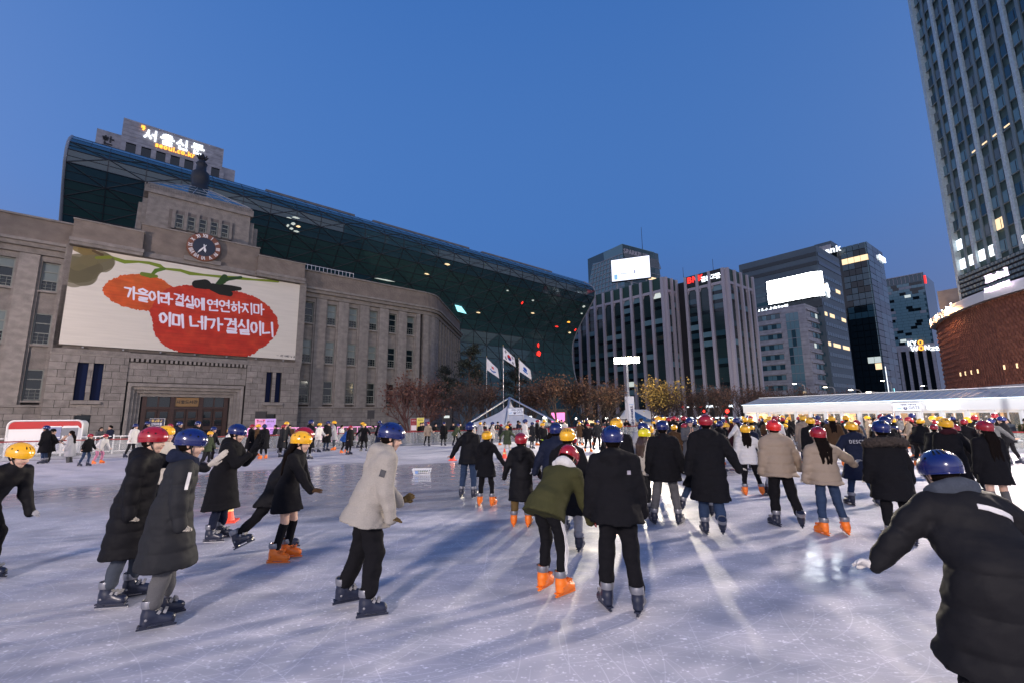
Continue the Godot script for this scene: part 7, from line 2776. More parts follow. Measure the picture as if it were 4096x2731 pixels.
	if s.has("bag"):
		var bo := MB.new()
		bo.box(J.P + Vector3(0.0, 0.02, 0.24), Vector3(0.24, 0.2, 0.09), rotd(Vector3.BACK, 20))
		obj("shoulder_bag", bo, tinted("white"), t)
	if s.has("backpack"):
		var bp := SD.new(J.chest - Vector3.ONE * 0.4, J.chest + Vector3.ONE * 0.4, 0.025)
		bp.cone(J.chest + J.TB * Vector3(-0.06, 0.05, 0.2), J.chest + J.TB * Vector3(0.06, -0.2, 0.22), 0.12, 0.13, 0.05)
		var bm2 := MB.new()
		bp.mesh(bm2)
		obj("backpack", bm2, tinted("charcoal"), t)
	return t

func people() -> void:
	cloth_n = noise_tex(0.09, Color(), Color(), 31, 3, 5.0)
	cloth_t = noise_tex(0.03, Color(0.88, 0.88, 0.88), Color(1, 1, 1), 32, 4)
	templates()
	var V := func(x: float, z: float) -> Vector3: return Vector3(x, 0, z)
	var white: Material = mat("reflect_white", 0.62, 0.6, 0.58, 0.4)
	var fine := 0.02
	var list := [
		{"label": "person in black jacket and yellow helmet bending in from the left edge", "at": V.call(-6.55, -5.85), "h": 1.72, "yaw": 92.0, "lean": 44.0, "head": [0, 0], "aL": [48, 5, 20], "aR": [34, 4, 8], "L": [25, 4, 34, 5], "R": [15, 4, 30, 5], "coat": {"hem": 0.47, "bulk": 1.05, "col": "black", "collar": 0.06}, "helmet": "yellow", "glove": "light grey", "cell": fine},
		{"label": "person in black long puffer coat and red helmet pointing ahead with a pale glove", "at": V.call(-4.23, -5.23), "h": 1.74, "yaw": 72.0, "lean": 9.0, "head": [4, 6], "aR": [4, 7, 12], "aL": [86, 6, 8], "L": [6, 3, 10, 10], "R": [-2, 3, 8, 10], "coat": {"hem": 0.235, "bulk": 1.1, "rip": 0.016, "rw": 0.15, "flare": 0.14, "col": "black", "hood": true, "kind": 0}, "pants": "slate", "helmet": "red", "glove": "cream", "skate": "navy", "cell": fine},
		{"label": "person in charcoal long puffer coat, navy hood and blue helmet, nearest on the left", "at": V.call(-3.44, -4.72), "h": 1.72, "yaw": 52.0, "lean": 8.0, "head": [10, 12], "aL": [6, 10, 14], "aR": [4, 12, 12], "L": [6, 3, 10, 8], "R": [-1, 3, 8, 8], "coat": {"hem": 0.255, "bulk": 1.14, "rip": 0.013, "rw": 0.17, "flare": 0.2, "col": "charcoal", "kind": 0}, "scarf": "navy", "scarfname": "hood", "pants": "grey", "leg": 1.15, "helmet": "blue", "glove": "cream", "skate": "navy", "cell": fine, "patches": [["sleeve_stripe", -0.05, 0.36, 0.03, 0.16, 0.0, white, "side"]]},
		{"label": "person in pale pink jacket and yellow helmet behind the red helmeted pointer", "at": V.call(-6.35, -8.3), "h": 1.7, "yaw": 80.0, "lean": 6.0, "aL": [20, 6, 20], "coat": {"hem": 0.44, "bulk": 1.15, "rip": 0.01, "rw": 0.13, "col": "cream", "hood": true, "kind": 0}, "hair": 0.25, "brown": 1, "pants": "charcoal", "helmet": "yellow", "glove": "cream", "skate": "navy"},
		{"label": "person in long black coat and blue helmet hunched with hands at chin by the cone", "at": V.call(-4.82, -7.74), "h": 1.74, "yaw": 78.0, "lean": 12.0, "head": [12, 0], "aL": [42, 4, 100, 30], "aR": [42, 4, 100, 30], "L": [3, 3, 8, 4], "R": [0, 3, 8, 4], "coat": {"hem": 0.235, "bulk": 1.16, "rip": 0.008, "rw": 0.2, "flare": 0.18, "col": "black", "hood": true, "kind": 0}, "pants": "navy", "helmet": "blue", "glove": "black", "skate": "navy"},
		{"label": "person in black puffer coat with white sleeve stripe and red helmet striding forward", "at": V.call(-3.45, -7.25), "h": 1.77, "yaw": 68.0, "lean": 26.0, "head": [0, 0], "aL": [30, 6, 20], "aR": [20, 8, 10], "L": [22, 3, 30, 0], "R": [-30, 4, 12, 20, 25], "coat": {"hem": 0.345, "bulk": 1.12, "rip": 0.013, "rw": 0.14, "flare": 0.1, "col": "black", "hood": true, "kind": 0}, "pants": "black", "helmet": "red", "glove": "black", "skate": "navy", "patches": [["sleeve_stripe", -0.02, 0.36, 0.06, 0.3, 0.2, white, "side"]]},
		{"label": "person in short black dress coat, bare thighs and yellow helmet reaching out a hand", "at": V.call(-3.2, -6.62), "h": 1.63, "yaw": 82.0, "lean": 13.0, "head": [6, 0], "aL": [25, 4, 20], "aR": [44, 6, 8], "L": [12, 2, 22, 4], "R": [4, 2, 18, 4], "coat": {"hem": 0.355, "bulk": 1.0, "flare": 0.24, "waist": 0.86, "col": "black", "kind": 0}, "bare": "black", "hair": 0.3, "helmet": "yellow", "glove": "brown", "skate": "orange"},
		{"label": "person in cream fleece hoodie, wide black trousers and blue helmet leaning right", "at": V.call(-1.61, -4.94), "h": 1.80, "yaw": 66.0, "lean": 17.0, "head": [10, 6], "aL": [26, 6, 36], "aR": [14, 10, 16], "L": [-6, 8, 14, 6], "R": [8, 5, 16, 6], "coat": {"hem": 0.435, "bulk": 1.2, "flare": 0.3, "col": "fleece", "hood": true, "kind": 2, "called": "fleece", "wrinkle": 0.02}, "pants": "black", "leg": 1.3, "helmet": "blue", "glove": "khaki", "skate": "navy", "cell": fine, "patches": [["sleeve_badge", 0.02, 0.36, 0.05, 0.07, 0.0, mat("badge_dark", 0.04, 0.04, 0.045, 0.7), "side"]]},
		{"label": "person in black jacket, jeans and blue helmet holding one arm out low", "at": V.call(-1.11, -11.4), "h": 1.66, "yaw": 14.0, "lean": 8.0, "aL": [-4, 30, 6], "aR": [0, 10, 8], "L": [2, 6, 8], "R": [4, 4, 12], "coat": {"hem": 0.42, "bulk": 1.1, "rip": 0.006, "col": "black", "hood": true}, "pants": "jeans", "leg": 1.15, "helmet": "blue", "skate": "navy"},
		{"label": "person in fitted black coat, yellow helmet and orange skates beside the jeans skater", "at": V.call(-0.6, -10.35), "h": 1.44, "yaw": 12.0, "lean": 6.0, "aL": [0, 8, 5], "aR": [2, 34, 6], "L": [0, 5, 6], "R": [0, 6, 6], "coat": {"hem": 0.36, "bulk": 1.0, "flare": 0.14, "waist": 0.85, "col": "black", "hood": true, "kind": 0}, "pants": "black", "helmet": "yellow", "glove": "black", "skate": "orange"},
		{"label": "person in long black coat, khaki trousers and red helmet with orange skates", "at": V.call(0.13, -8.46), "h": 1.45, "yaw": 8.0, "lean": 4.0, "aL": [0, 20, 10], "aR": [0, 26, 8], "L": [0, 5, 4], "R": [2, 4, 6], "coat": {"hem": 0.235, "bulk": 1.08, "rip": 0.006, "rw": 0.16, "flare": 0.05, "col": "black", "hood": true}, "pants": "khaki", "leg": 1.25, "helmet": "red", "glove": "light grey", "skate": "orange"},
		{"label": "person in black hooded coat, pale grey trousers and yellow helmet behind the green sweater", "at": V.call(0.81, -6.94), "h": 1.6, "yaw": 14.0, "lean": 8.0, "aL": [5, 12, 10], "aR": [5, 16, 10], "L": [2, 3, 6], "R": [6, 4, 10], "coat": {"hem": 0.275, "bulk": 1.18, "rip": 0.008, "rw": 0.16, "flare": 0.14, "col": "black", "hood": true, "kind": 0}, "pants": "light grey", "leg": 1.15, "helmet": "yellow", "glove": "black", "skate": "navy"},
		{"label": "person in navy long puffer coat and blue helmet behind the yellow helmeted hood", "at": V.call(0.72, -8.1), "h": 1.68, "yaw": 20.0, "lean": 9.0, "aL": [2, 24, 8], "aR": [2, 10, 8], "coat": {"hem": 0.3, "bulk": 1.18, "rip": 0.012, "rw": 0.15, "flare": 0.2, "col": "navy", "kind": 0}, "pants": "navy", "helmet": "blue", "glove": "light grey", "skate": "navy"},
		{"label": "person bending in an olive sweater and striped track trousers, red helmet, orange skates", "at": V.call(0.42, -5.38), "h": 1.64, "yaw": 42.0, "lean": 46.0, "head": [24, -6], "aL": [30, 4, 60], "aR": [52, 24, 8], "L": [20, 4, 26, 6], "R": [18, 3, 24, 6], "coat": {"hem": 0.46, "bulk": 1.2, "flare": 0.05, "col": "olive", "kind": 0, "called": "sweater", "collar": 0.0}, "scarf": "white", "scarfname": "collar", "pants": "black", "stripe": true, "helmet": "red", "glove": "red", "skate": "orange", "cell": fine},
		{"label": "person standing straight in black jacket, black trousers and blue helmet, back to us", "at": V.call(1.07, -4.88), "h": 1.69, "yaw": 4.0, "lean": 5.0, "head": [8, 0], "aL": [4, 10, 14], "aR": [4, 10, 14], "L": [6, 3, 6, 16], "R": [-4, 5, 4, 22], "coat": {"hem": 0.45, "bulk": 1.2, "flare": 0.1, "col": "black", "hood": true, "kind": 0, "wrinkle": 0.026}, "pants": "black", "leg": 1.2, "helmet": "blue", "glove": "black", "skate": "navy", "cell": fine, "patches": [["chest_badge", 0.13, 0.36, 0.04, 0.04, 0.0, mat("badge_pale", 0.3, 0.28, 0.32, 0.7)]]},
		{"label": "small person in dark coat with red gloves and red helmet behind the yellow helmet", "at": V.call(1.19, -9.5), "h": 1.38, "yaw": 12.0, "aR": [12, 18, 30], "coat": {"hem": 0.4, "bulk": 1.1, "col": "charcoal"}, "pants": "black", "helmet": "red", "glove": "red", "skate": "navy"},
		{"label": "tall person in black coat and yellow helmet just behind the straight black jacket", "at": V.call(1.9, -8.6), "h": 1.76, "yaw": 26.0, "lean": 6.0, "coat": {"hem": 0.3, "bulk": 1.15, "col": "black", "kind": 0}, "pants": "black", "helmet": "yellow", "skate": "navy"},
		{"label": "person in grey hoodie and blue helmet stooping toward the right", "at": V.call(2.45, -9.7), "h": 1.72, "yaw": 62.0, "lean": 30.0, "head": [18, 0], "aR": [30, 8, 20], "coat": {"hem": 0.45, "bulk": 1.15, "col": "light grey", "hood": true, "kind": 0}, "pants": "charcoal", "helmet": "blue", "glove": "grey", "skate": "navy"},
		{"label": "person with long brown hair, pale jacket and lime helmet, white bag at the side", "at": V.call(2.5, -9.2), "h": 1.52, "yaw": 48.0, "lean": 14.0, "head": [8, 0], "aR": [34, 12, 12], "coat": {"hem": 0.44, "bulk": 1.05, "col": "cream", "kind": 0}, "hair": 0.42, "brown": 1, "bag": 1, "pants": "charcoal", "helmet": "lime", "glove": "grey", "skate": "navy"},
		{"label": "person in white jacket with tan hood, black trousers, yellow helmet and orange skates", "at": V.call(3.4, -11.6), "h": 1.5, "yaw": 18.0, "lean": 5.0, "R": [-8, 3, 6], "coat": {"hem": 0.42, "bulk": 1.1, "col": "white", "kind": 0}, "scarf": "khaki", "scarfname": "hood", "pants": "black", "helmet": "yellow", "glove": "white", "skate": "orange"},
		{"label": "person in navy black jacket, grey jeans and blue helmet gliding with knees bent", "at": V.call(2.72, -8.5), "h": 1.72, "yaw": 18.0, "lean": 9.0, "head": [6, 6], "aL": [0, 12, 14], "aR": [0, 15, 14], "L": [2, 10, 16, 20], "R": [8, 7, 22, 24], "coat": {"hem": 0.40, "bulk": 1.16, "rip": 0.005, "rw": 0.2, "flare": 0.08, "col": "black", "kind": 0, "wrinkle": 0.024}, "pants": "grey", "leg": 1.12, "helmet": "blue", "glove": "black", "skate": "navy"},
		{"label": "person in long dark coat and blue helmet leaning right with one leg pushed left", "at": V.call(3.55, -9.2), "h": 1.62, "yaw": 26.0, "lean": 12.0, "side": 8.0, "aL": [4, 10, 10], "aR": [4, 12, 10], "L": [-10, 24, 6, 10], "R": [4, 3, 18], "coat": {"hem": 0.27, "bulk": 1.12, "rip": 0.007, "rw": 0.17, "flare": 0.24, "col": "black", "hood": true, "kind": 0}, "pants": "jeans", "helmet": "blue", "glove": "black", "skate": "navy"},
		{"label": "tall person in long black coat with cream gloves, red helmet and one skate lifted", "at": V.call(3.18, -7.62), "h": 1.82, "yaw": 10.0, "lean": 7.0, "side": 2.0, "head": [2, 10], "aL": [0, 13, 8], "aR": [0, 30, 6], "L": [4, 2, 8, 6], "R": [-14, -3, 24, 14, 40], "coat": {"hem": 0.25, "bulk": 1.2, "rip": 0.006, "rw": 0.22, "flare": 0.1, "col": "black", "hood": true, "kind": 0, "wrinkle": 0.024}, "pants": "jeans", "leg": 1.2, "helmet": "red", "glove": "cream", "skate": "navy", "cell": 0.022},
		{"label": "person in grey overcoat and blue cap turned to face us", "at": V.call(5.35, -14.0), "h": 1.7, "yaw": 196.0, "lean": 2.0, "head": [0, -10], "aL": [40, 4, 70, 30], "aR": [38, 4, 70, 30], "coat": {"hem": 0.3, "bulk": 1.05, "col": "grey", "kind": 0}, "pants": "charcoal", "helmet": "blue", "glove": "", "skate": "navy"},
		{"label": "person in white quilted jacket with black hair, yellow helmet and orange skates", "at": V.call(5.72, -11.28), "h": 1.5, "yaw": 18.0, "lean": 5.0, "aR": [12, 36, 12], "L": [0, 4, 4], "R": [0, 12, 4], "coat": {"hem": 0.42, "bulk": 1.15, "rip": 0.012, "rw": 0.09, "col": "white", "kind": 0}, "hair": 0.2, "pants": "black", "helmet": "yellow", "glove": "white", "skate": "orange"},
		{"label": "person in beige puffer jacket, black trousers and bright red helmet with white glove", "at": V.call(4.68, -8.14), "h": 1.68, "yaw": 4.0, "lean": 4.0, "aL": [0, 11, 10], "aR": [6, 26, 14], "L": [2, 3, 4, 14], "R": [-12, 5, 14, 20, 28], "coat": {"hem": 0.445, "bulk": 1.32, "rip": 0.02, "rw": 0.15, "col": "beige", "kind": 0, "called": "puffer_jacket", "collar": 0.07}, "pants": "black", "leg": 1.25, "helmet": "bright red", "glove": "light grey", "skate": "navy", "cell": 0.022},
		{"label": "person in maroon sweater, white trousers and blue helmet with legs wide", "at": V.call(6.35, -11.24), "h": 1.62, "yaw": 12.0, "lean": 8.0, "aR": [4, 18, 10], "L": [0, 15, 8], "R": [0, 15, 8], "coat": {"hem": 0.44, "bulk": 1.05, "col": "maroon", "kind": 0, "called": "sweater"}, "pants": "white", "helmet": "blue", "glove": "black", "skate": "navy"},
		{"label": "person in black jacket and yellow helmet behind the beige couple", "at": V.call(8.6, -13.3), "h": 1.68, "yaw": 10.0, "lean": 4.0, "coat": {"hem": 0.4, "bulk": 1.15, "col": "black", "hood": true, "kind": 0}, "pants": "navy", "helmet": "yellow", "skate": "navy"},
		{"label": "person with long dark hair, beige puffer, jeans and orange skates, arm stretched right", "at": V.call(5.13, -7.66), "h": 1.55, "yaw": 4.0, "lean": 4.0, "head": [4, 4], "aL": [2, 14, 8], "aR": [10, 60, 14], "L": [0, 3, 4, 10], "R": [2, 11, 6, 16], "coat": {"hem": 0.445, "bulk": 1.26, "rip": 0.018, "rw": 0.14, "col": "beige", "kind": 0, "called": "puffer_jacket", "collar": 0.05}, "hair": 0.28, "pants": "jeans", "leg": 1.05, "helmet": "red", "glove": "cream", "skate": "orange", "cell": 0.022},
		{"label": "person in navy long coat with pale lettering across the back and yellow helmet", "at": V.call(7.36, -9.97), "h": 1.62, "yaw": 6.0, "lean": 8.0, "aL": [4, 36, 18], "aR": [4, 26, 18], "L": [2, 12, 8, 10], "R": [2, 12, 10, 16], "coat": {"hem": 0.29, "bulk": 1.2, "flare": 0.26, "col": "navy", "hood": true, "kind": 0}, "pants": "jeans", "helmet": "yellow", "glove": "black", "skate": "navy", "words": ["DESCENTE", 0.3, 0.075]},
		{"label": "person in black parka with wide fur hood and blue helmet", "at": V.call(5.72, -7.1), "h": 1.68, "yaw": 10.0, "lean": 9.0, "aL": [4, 12, 12], "aR": [2, 12, 12], "coat": {"hem": 0.33, "bulk": 1.2, "col": "black", "kind": 0, "wrinkle": 0.026}, "fur": true, "pants": "black", "helmet": "blue", "glove": "cream", "skate": "navy"},
		{"label": "person in black coat with red scarf and yellow helmet, arm swung out right", "at": V.call(9.05, -9.6), "h": 1.66, "yaw": 10.0, "lean": 5.0, "aL": [0, 12, 10], "aR": [6, 36, 8], "coat": {"hem": 0.3, "bulk": 1.12, "flare": 0.14, "col": "black", "kind": 0}, "scarf": "maroon", "pants": "black", "helmet": "yellow", "glove": "cream", "skate": "navy"},
		{"label": "nearest person, crouching with spread arms in a big black coat and blue helmet", "at": V.call(3.02, -3.08), "h": 1.66, "yaw": 14.0, "lean": 30.0, "side": -4.0, "head": [6, 0], "aL": [18, 50, 14], "aR": [20, 46, 10], "L": [24, 8, 42, 8], "R": [30, 10, 44, 12], "coat": {"hem": 0.2, "bulk": 1.3, "rip": 0.018, "rw": 0.24, "flare": 0.12, "col": "ink", "kind": 0, "wrinkle": 0.02}, "scarf": "slate", "scarfname": "hood", "pants": "black", "helmet": "blue", "glove": "white", "skate": "navy", "cell": 0.019, "patches": [["reflective_strip", 0.11, 0.36, 0.21, 0.035, 0.3, white]]},
		{"label": "person with long black hair, grey pleated skirt and red helmet at the right edge", "at": V.call(8.62, -8.4), "h": 1.62, "yaw": 4.0, "lean": 3.0, "aL": [0, 10, 10], "coat": {"hem": 0.345, "bulk": 1.12, "flare": 0.12, "col": "black", "kind": 0}, "hair": 0.4, "bare": "grey", "helmet": "red", "glove": "black", "skate": "navy"},
		{"label": "small person in long dark coat, red helmet and orange skates right of the red scarf", "at": V.call(15.4, -15.1), "h": 1.2, "yaw": 10.0, "coat": {"hem": 0.25, "bulk": 1.2, "rip": 0.01, "flare": 0.2, "col": "charcoal", "kind": 0}, "pants": "black", "helmet": "red", "skate": "orange"},
		{"label": "person in dark coat and blue helmet half hidden behind the fur hood", "at": V.call(9.6, -11.8), "h": 1.7, "yaw": 350.0, "coat": {"hem": 0.3, "bulk": 1.1, "col": "black", "kind": 0}, "pants": "black", "helmet": "blue", "skate": "navy"},
	]
	for s in list:
		person(s)
	crowd()

# ---- the crowd: a few figures built once, then copied with colours, sizes and turns of their own
var bases := {}

func make_base(key: String, s: Dictionary) -> void:
	s.at = Vector3(0, 0, 400)
	s.label = "x"
	s.h = 1.7
	s.cell = 0.038
	if not s.has("skate"):
		s.skate = "navy"
	var t := person(s)
	used["person"] -= 1
	remove_child(t)
	bases[key] = t

func extra(key: String, x: float, z: float, tall: float, yaw: float, c: Dictionary, label: String, zone: String) -> void:
	var o: Node3D = bases[key].duplicate()
	o.name = numbered("person")
	add_child(o)
	var gear := 0.12 if bases[key].get_meta("on_ice") else 0.04
	var k := (tall - gear * 0.5) / (1.7 + gear * 0.5)
	o.scale = Vector3.ONE * k
	o.position = Vector3(x, 0.0 if bases[key].get_meta("on_ice") else -0.2, z)
	o.rotation.y = -deg_to_rad(yaw)
	o.set_meta("label", label)
	o.set_meta("category", "person")
	o.set_meta("group", zone)
	for ch in o.get_children():
		var m := ch as MeshInstance3D
		var n := String(m.name)
		if n.begins_with("coat"):
			m.material_override = tinted(c.coat, 0)
		elif n.begins_with("trousers"):
			m.material_override = tinted(c.pants, 0)
		elif n.begins_with("helmet"):
			m.material_override = shell_mat(c.head)
		elif n.begins_with("hat"):
			m.material_override = tinted(c.head, 0)
		elif n.begins_with("skate"):
			var bm: Material = M["boot_navy"] if c.skate == "navy" else mat("boot_orange", 0.78, 0.17, 0.012, 0.4)
			m.material_override = bm
			for e in m.get_children():
				if String(e.name).begins_with("blade_holder"):
					(e as MeshInstance3D).material_override = bm

func crowd() -> void:
	mat("boot_navy", 0.012, 0.016, 0.035, 0.35)
	make_base("long", {"lean": 5.0, "aL": [6, 8, 16], "aR": [2, 9, 12], "coat": {"hem": 0.26, "bulk": 1.14, "rip": 0.008, "flare": 0.14, "col": "black", "hood": true, "kind": 0}, "helmet": "red"})
	make_base("jacket", {"lean": 8.0, "aL": [14, 16, 24], "aR": [-4, 20, 14], "L": [10, 5, 18], "R": [-8, 5, 12], "coat": {"hem": 0.43, "bulk": 1.15, "rip": 0.008, "col": "black", "kind": 0}, "helmet": "red"})
	make_base("hair", {"lean": 6.0, "aL": [30, 8, 30], "aR": [6, 16, 14], "R": [-10, 4, 10], "coat": {"hem": 0.4, "bulk": 1.08, "flare": 0.1, "col": "black", "kind": 0}, "hair": 0.3, "helmet": "red"})
	make_base("bent", {"lean": 34.0, "head": [-6, 0], "aL": [40, 12, 24], "aR": [34, 14, 20], "L": [22, 6, 34], "R": [10, 6, 30], "coat": {"hem": 0.43, "bulk": 1.12, "col": "black", "kind": 0}, "helmet": "red"})
	make_base("open", {"lean": 3.0, "aL": [20, 44, 10], "aR": [16, 40, 12], "L": [2, 7, 8], "R": [-2, 7, 6], "coat": {"hem": 0.33, "bulk": 1.08, "flare": 0.14, "col": "black", "kind": 0}, "hair": 0.22, "helmet": "red"})
	make_base("stand", {"skate": "shoe", "lean": 2.0, "aL": [10, 6, 30], "aR": [10, 6, 34], "coat": {"hem": 0.3, "bulk": 1.1, "col": "black", "kind": 0}})
	make_base("hat", {"skate": "shoe", "lean": 3.0, "aL": [30, 4, 80, 20], "aR": [28, 4, 84, 20], "coat": {"hem": 0.4, "bulk": 1.15, "rip": 0.008, "col": "black", "kind": 0}, "helmet": "black"})
	make_base("longhair", {"skate": "shoe", "lean": 2.0, "aL": [4, 6, 12], "aR": [20, 6, 70, 10], "coat": {"hem": 0.28, "bulk": 1.08, "flare": 0.12, "col": "black", "kind": 0}, "hair": 0.3})
	make_base("staff", {"lean": 2.0, "aL": [6, 8, 20], "aR": [6, 8, 30], "coat": {"hem": 0.44, "bulk": 1.1, "col": "white", "kind": 0, "hood": true}, "vest": 1, "helmet": "blue"})
	make_base("phone", {"skate": "shoe", "lean": 0.0, "aL": [60, 6, 80, 10], "aR": [100, 10, 60, 10], "coat": {"hem": 0.43, "bulk": 1.1, "col": "olive", "kind": 0}, "hair": 0.12, "backpack": 1})
	for k in bases:
		bases[k].set_meta("on_ice", not k in ["stand", "hat", "longhair", "phone"])
	var rows := []
	# kind, x, z, height, facing, coat, trousers, head, skates, zone
	var L := "left"
	rows.append_array([
		["hat", -21.9, -21.9, 1.76, 60, "black", "charcoal", "black", "navy", L], ["long", -21.4, -21.3, 1.72, 250, "black", "jeans", "blue", "navy", L], ["longhair", -20.7, -21.8, 1.68, 250, "light grey", "grey", "red", "navy", L],
		["jacket", -18.3, -19.9, 1.38, 84, "black", "jeans", "red", "navy", L], ["bent", -18.7, -21.0, 1.42, 92, "white", "pink", "red", "orange", L], ["longhair", -25.8, -28.9, 1.72, 110, "grey", "charcoal", "white", "navy", "behind"], ["stand", -25.0, -28.8, 1.83, 200, "navy", "navy", "black", "navy", "behind"],
		["hair", -19.8, -24.0, 1.73, 90, "white", "charcoal", "blue", "navy", L], ["long", -20.7, -26.0, 1.83, 80, "black", "black", "blue", "navy", L], ["long", -16.0, -22.0, 1.82, 80, "navy", "charcoal", "blue", "navy", L], ["long", -15.1, -22.0, 1.84, 100, "black", "black", "blue", "navy", L],
		["jacket", -12.5, -18.9, 1.46, 86, "green", "charcoal", "yellow", "orange", L], ["jacket", -13.1, -20.0, 1.62, 90, "charcoal", "black", "blue", "navy", L], ["hair", -12.6, -20.3, 1.5, 80, "white", "light grey", "yellow", "orange", L], ["hair", -17.4, -23.2, 1.72, 88, "black", "black", "red", "navy", L],
		["long", -12.9, -22.7, 1.66, 80, "black", "black", "red", "orange", L], ["jacket", -13.5, -24.2, 1.66, 90, "brown", "charcoal", "yellow", "orange", L], ["longhair", -14.2, -28.5, 1.7, 170, "grey", "charcoal", "black", "navy", "behind"], ["long", -12.1, -22.6, 1.66, 300, "black", "black", "blue", "orange", L], ["long", -11.7, -23.4, 1.62, 60, "charcoal", "black", "red", "navy", L],
		["jacket", -12.9, -26.0, 1.76, 100, "charcoal", "black", "yellow", "navy", L], ["long", -9.75, -22.1, 1.84, 30, "black", "black", "blue", "navy", L], ["hair", -11.2, -26.4, 1.66, 100, "white", "light grey", "yellow", "navy", L], ["long", -11.0, -27.3, 1.74, 110, "black", "jeans", "blue", "navy", L], ["open", -10.8, -28.1, 1.75, 250, "light grey", "slate", "yellow", "orange", L],
		["bent", -9.4, -25.8, 1.5, 100, "blue", "black", "red", "orange", L], ["long", -8.7, -24.6, 1.54, 110, "black", "black", "red", "navy", L], ["jacket", -9.8, -29.6, 1.66, 80, "grey", "charcoal", "yellow", "navy", L], ["open", -8.65, -27.0, 1.6, 186, "black", "charcoal", "yellow", "navy", L], ["jacket", -8.9, -30.2, 1.72, 80, "black", "jeans", "blue", "navy", L], ["long", -7.5, -26.0, 1.6, 90, "navy", "black", "blue", "navy", L], ["jacket", -6.6, -23.6, 1.64, 96, "beige", "navy", "red", "navy", L], ["jacket", -5.9, -22.5, 1.65, 100, "cream", "navy", "yellow", "orange", L],
	])
	var C := "centre"
	rows.append_array([
		["stand", -6.7, -34.4, 1.75, 160, "black", "black", "red", "navy", "fence"], ["hair", -5.75, -30.9, 1.6, 140, "beige", "black", "red", "navy", C], ["stand", -5.2, -35.4, 1.66, 200, "black", "black", "blue", "navy", "fence"], ["long", -4.7, -31.3, 1.58, 150, "black", "charcoal", "blue", "navy", C], ["stand", -4.6, -35.9, 1.7, 190, "charcoal", "black", "black", "navy", "fence"], ["bent", -3.9, -31.1, 1.56, 120, "green", "black", "blue", "navy", C], ["stand", -3.2, -36.6, 1.7, 170, "slate", "black", "black", "navy", "fence"],
		["longhair", -2.2, -36.4, 1.72, 190, "white", "charcoal", "red", "navy", "fence"], ["hair", -2.7, -30.2, 1.52, 170, "cream", "charcoal", "yellow", "navy", C], ["jacket", -2.3, -31.2, 1.56, 40, "light grey", "jeans", "yellow", "navy", C], ["open", -1.35, -29.0, 1.58, 80, "cream", "charcoal", "blue", "navy", C], ["hat", -1.2, -36.9, 1.7, 180, "charcoal", "black", "black", "navy", "fence"], ["jacket", -0.9, -31.0, 1.42, 60, "charcoal", "black", "red", "orange", C], ["jacket", -0.3, -31.8, 1.44, 60, "black", "black", "red", "orange", C],
		["open", -0.3, -23.7, 1.45, 176, "green", "cream", "yellow", "navy", C], ["stand", -0.4, -38.4, 1.72, 120, "black", "black", "black", "navy", "fence"], ["hat", 0.35, -37.6, 1.76, 100, "black", "black", "black", "navy", "fence"], ["staff", 0.58, -24.0, 1.75, 84, "white", "charcoal", "blue", "navy", C], ["staff", 1.36, -21.8, 1.6, 150, "black", "black", "yellow", "navy", C], ["long", 1.1, -27.6, 1.56, 60, "charcoal", "black", "blue", "navy", C], ["long", 1.55, -30.5, 1.66, 90, "black", "black", "red", "orange", C], ["jacket", 2.0, -31.6, 1.66, 90, "navy", "charcoal", "yellow", "navy", C], ["hair", 1.06, -13.2, 1.62, 16, "black", "black", "red", "navy", C],
		["long", 3.2, -33.8, 1.62, 30, "olive", "charcoal", "yellow", "navy", C], ["open", 4.3, -30.0, 1.5, 160, "brown", "cream", "yellow", "orange", C], ["long", 4.6, -31.4, 1.56, 60, "black", "jeans", "blue", "navy", C], ["jacket", 4.0, -24.9, 1.5, 170, "black", "black", "red", "orange", C], ["bent", 5.2, -30.2, 1.6, 80, "grey", "charcoal", "yellow", "orange", C], ["jacket", 4.7, -26.2, 1.66, 150, "charcoal", "black", "blue", "navy", C], ["long", 5.4, -34.3, 1.66, 70, "black", "black", "blue", "navy", C],
	])
	for r in rows:
		place(r)
	# the packed right side before the white hall, and onlookers at the far barrier: seeded
	var q := RandomNumberGenerator.new()
	q.seed = 4242
	var coats := ["black", "black", "black", "black", "black", "black", "charcoal", "charcoal", "navy", "navy", "grey", "olive", "beige", "cream", "brown", "white", "slate", "maroon"]
	var trs := ["black", "black", "charcoal", "jeans", "navy", "grey", "khaki"]
	var kinds := ["long", "long", "jacket", "jacket", "hair", "open", "bent"]
	var put := []
	var tries := 0
	while put.size() < 112 and tries < 9000:
		tries += 1
		var az := deg_to_rad(q.randf_range(17.0, 47.5))
		var d := q.randf_range(15.0, 41.0)
		var p := Vector3(sin(az) * d, 0, -cos(az) * d)
		# stay on the ice side of the right barrier
		var e := p - Vector3(13.5, 0, -42.0)
		if e.dot(Vector3(0.891, 0, -0.454)) > -0.6 or e.dot(Vector3(0.454, 0, 0.891)) < 0.6:
			continue
		if d < 20.0 and q.randf() < 0.65:
			continue
		var free := true
		for o in put:
			if (o as Vector3).distance_to(p) < 0.62:
				free = false
		if not free:
			continue
		put.append(p)
		place([kinds[q.randi() % 7], p.x, p.z, q.randf_range(1.5, 1.86), q.randf_range(-70, 110), coats[q.randi() % 18], trs[q.randi() % 7], ["red", "blue", "yellow"][q.randi() % 3], "orange" if q.randf() < 0.3 else "navy", "right"])
	put.clear()
	tries = 0
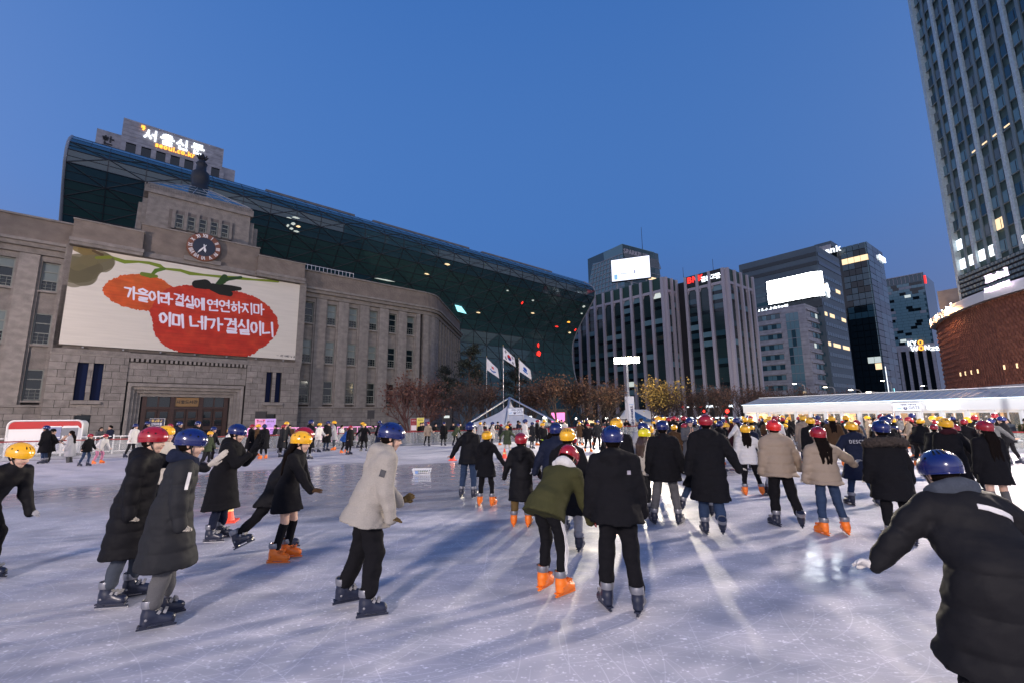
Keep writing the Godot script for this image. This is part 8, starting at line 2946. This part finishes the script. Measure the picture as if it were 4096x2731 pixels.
	while put.size() < 66 and tries < 4000:
		tries += 1
		var w := q.randf_range(1.0, 38.0)
		var p := Vector3(13.5, 0, -42.0) + Vector3(0.454, 0, 0.891) * w + Vector3(0.891, 0, -0.454) * q.randf_range(0.5, 3.4)
		if w > 26.0 and q.randf() < 0.5:
			continue
		var free := true
		for o in put:
			if (o as Vector3).distance_to(p) < 0.6:
				free = false
		if not free:
			continue
		put.append(p)
		place([["stand", "hat", "longhair", "stand", "phone"][q.randi() % (5 if q.randf() < 0.2 else 4)], p.x, p.z, q.randf_range(1.6, 1.84), q.randf_range(150, 320), coats[q.randi() % 18], trs[q.randi() % 7], ["black", "charcoal", "grey", "red", "navy"][q.randi() % 5], "navy", "hall"])
	put.clear()
	for i in 22:
		var w := q.randf_range(0.3, 10.5)
		var p := Vector3(13.5, 0, -42.0) - Vector3(0.891, 0, -0.454) * w + Vector3(-0.454, 0, -0.891) * q.randf_range(0.5, 2.6)
		place([["stand", "hat", "longhair"][q.randi() % 3], p.x, p.z, q.randf_range(1.6, 1.8), q.randf_range(120, 260), coats[q.randi() % 18], trs[q.randi() % 7], ["black", "charcoal", "grey", "navy"][q.randi() % 4], "navy", "fence"])
	for i in 16:
		var w := 14.0 + i * 1.6 + q.randf_range(-0.5, 0.5)
		var p := Vector3(13.5, 0, -42.0) - Vector3(0.891, 0, -0.454) * w + Vector3(-0.454, 0, -0.891) * q.randf_range(0.5, 1.8)
		place([["stand", "hat", "longhair"][q.randi() % 3], p.x, p.z, q.randf_range(1.6, 1.8), q.randf_range(90, 240), coats[q.randi() % 18], trs[q.randi() % 7], ["black", "charcoal", "grey", "navy"][q.randi() % 4], "navy", "behind"])
	flush_crowd()

var waiting := []

func place(r: Array) -> void:
	waiting.append(r)

func flush_crowd() -> void:
	# the labels count along each zone from the left
	var zones := {"left": "before stone hall", "behind": "behind left barrier", "centre": "before pointed tent", "fence": "behind far barrier", "right": "before white hall", "hall": "beside white hall"}
	var groups := {"left": "skaters in front of the stone hall", "behind": "onlookers behind the left barrier", "centre": "skaters in front of the pointed tent", "fence": "onlookers behind the far barrier", "right": "skaters crowding before the white hall", "hall": "onlookers before the white hall doors"}
	waiting.sort_custom(func(a, b): return a[1] / -a[2] < b[1] / -b[2])
	var seen := {}
	for r in waiting:
		var z: String = r[9]
		var ice: bool = z in ["left", "centre", "right"] and r[0] in ["long", "jacket", "hair", "bent", "open", "staff"]
		var what := "person in %s coat" % r[5]
		if r[0] == "staff":
			what = "steward in neon vest over %s" % r[5]
		elif r[0] == "bent":
			what = "stooping person in %s jacket" % r[5]
		elif r[0] in ["jacket", "phone"]:
			what = "person in %s jacket" % r[5]
		if ice:
			what += " and %s helmet" % r[7]
		elif r[0] == "hat":
			what += " and %s hat" % r[7]
		elif r[0] == "longhair":
			what += " with long hair"
		var key: String = what + z
		seen[key] = seen.get(key, 0) + 1
		r.append([what, seen[key]])
	for r in waiting:
		var z: String = r[9]
		var w: Array = r[10]
		var n: int = w[1]
		var label: String = "%s %s" % [w[0], zones[z]]
		if seen[w[0] + z] > 1:
			label = "%s, %s such from left, %s" % [w[0], ["first", "second", "third", "fourth", "fifth", "sixth", "seventh", "eighth", "ninth", "tenth", "eleventh", "twelfth", "thirteenth", "fourteenth", "fifteenth", "sixteenth", "seventeenth", "eighteenth", "nineteenth", "twentieth"][mini(n - 1, 19)], zones[z]]
		extra(r[0], r[1], r[2], r[3], r[4], {"coat": r[5], "pants": r[6], "head": r[7] if r[7] in ["red", "blue", "yellow"] or not r[0] in ["long", "jacket", "hair", "bent", "open", "staff"] else "red", "skate": r[8]}, label, groups[z])
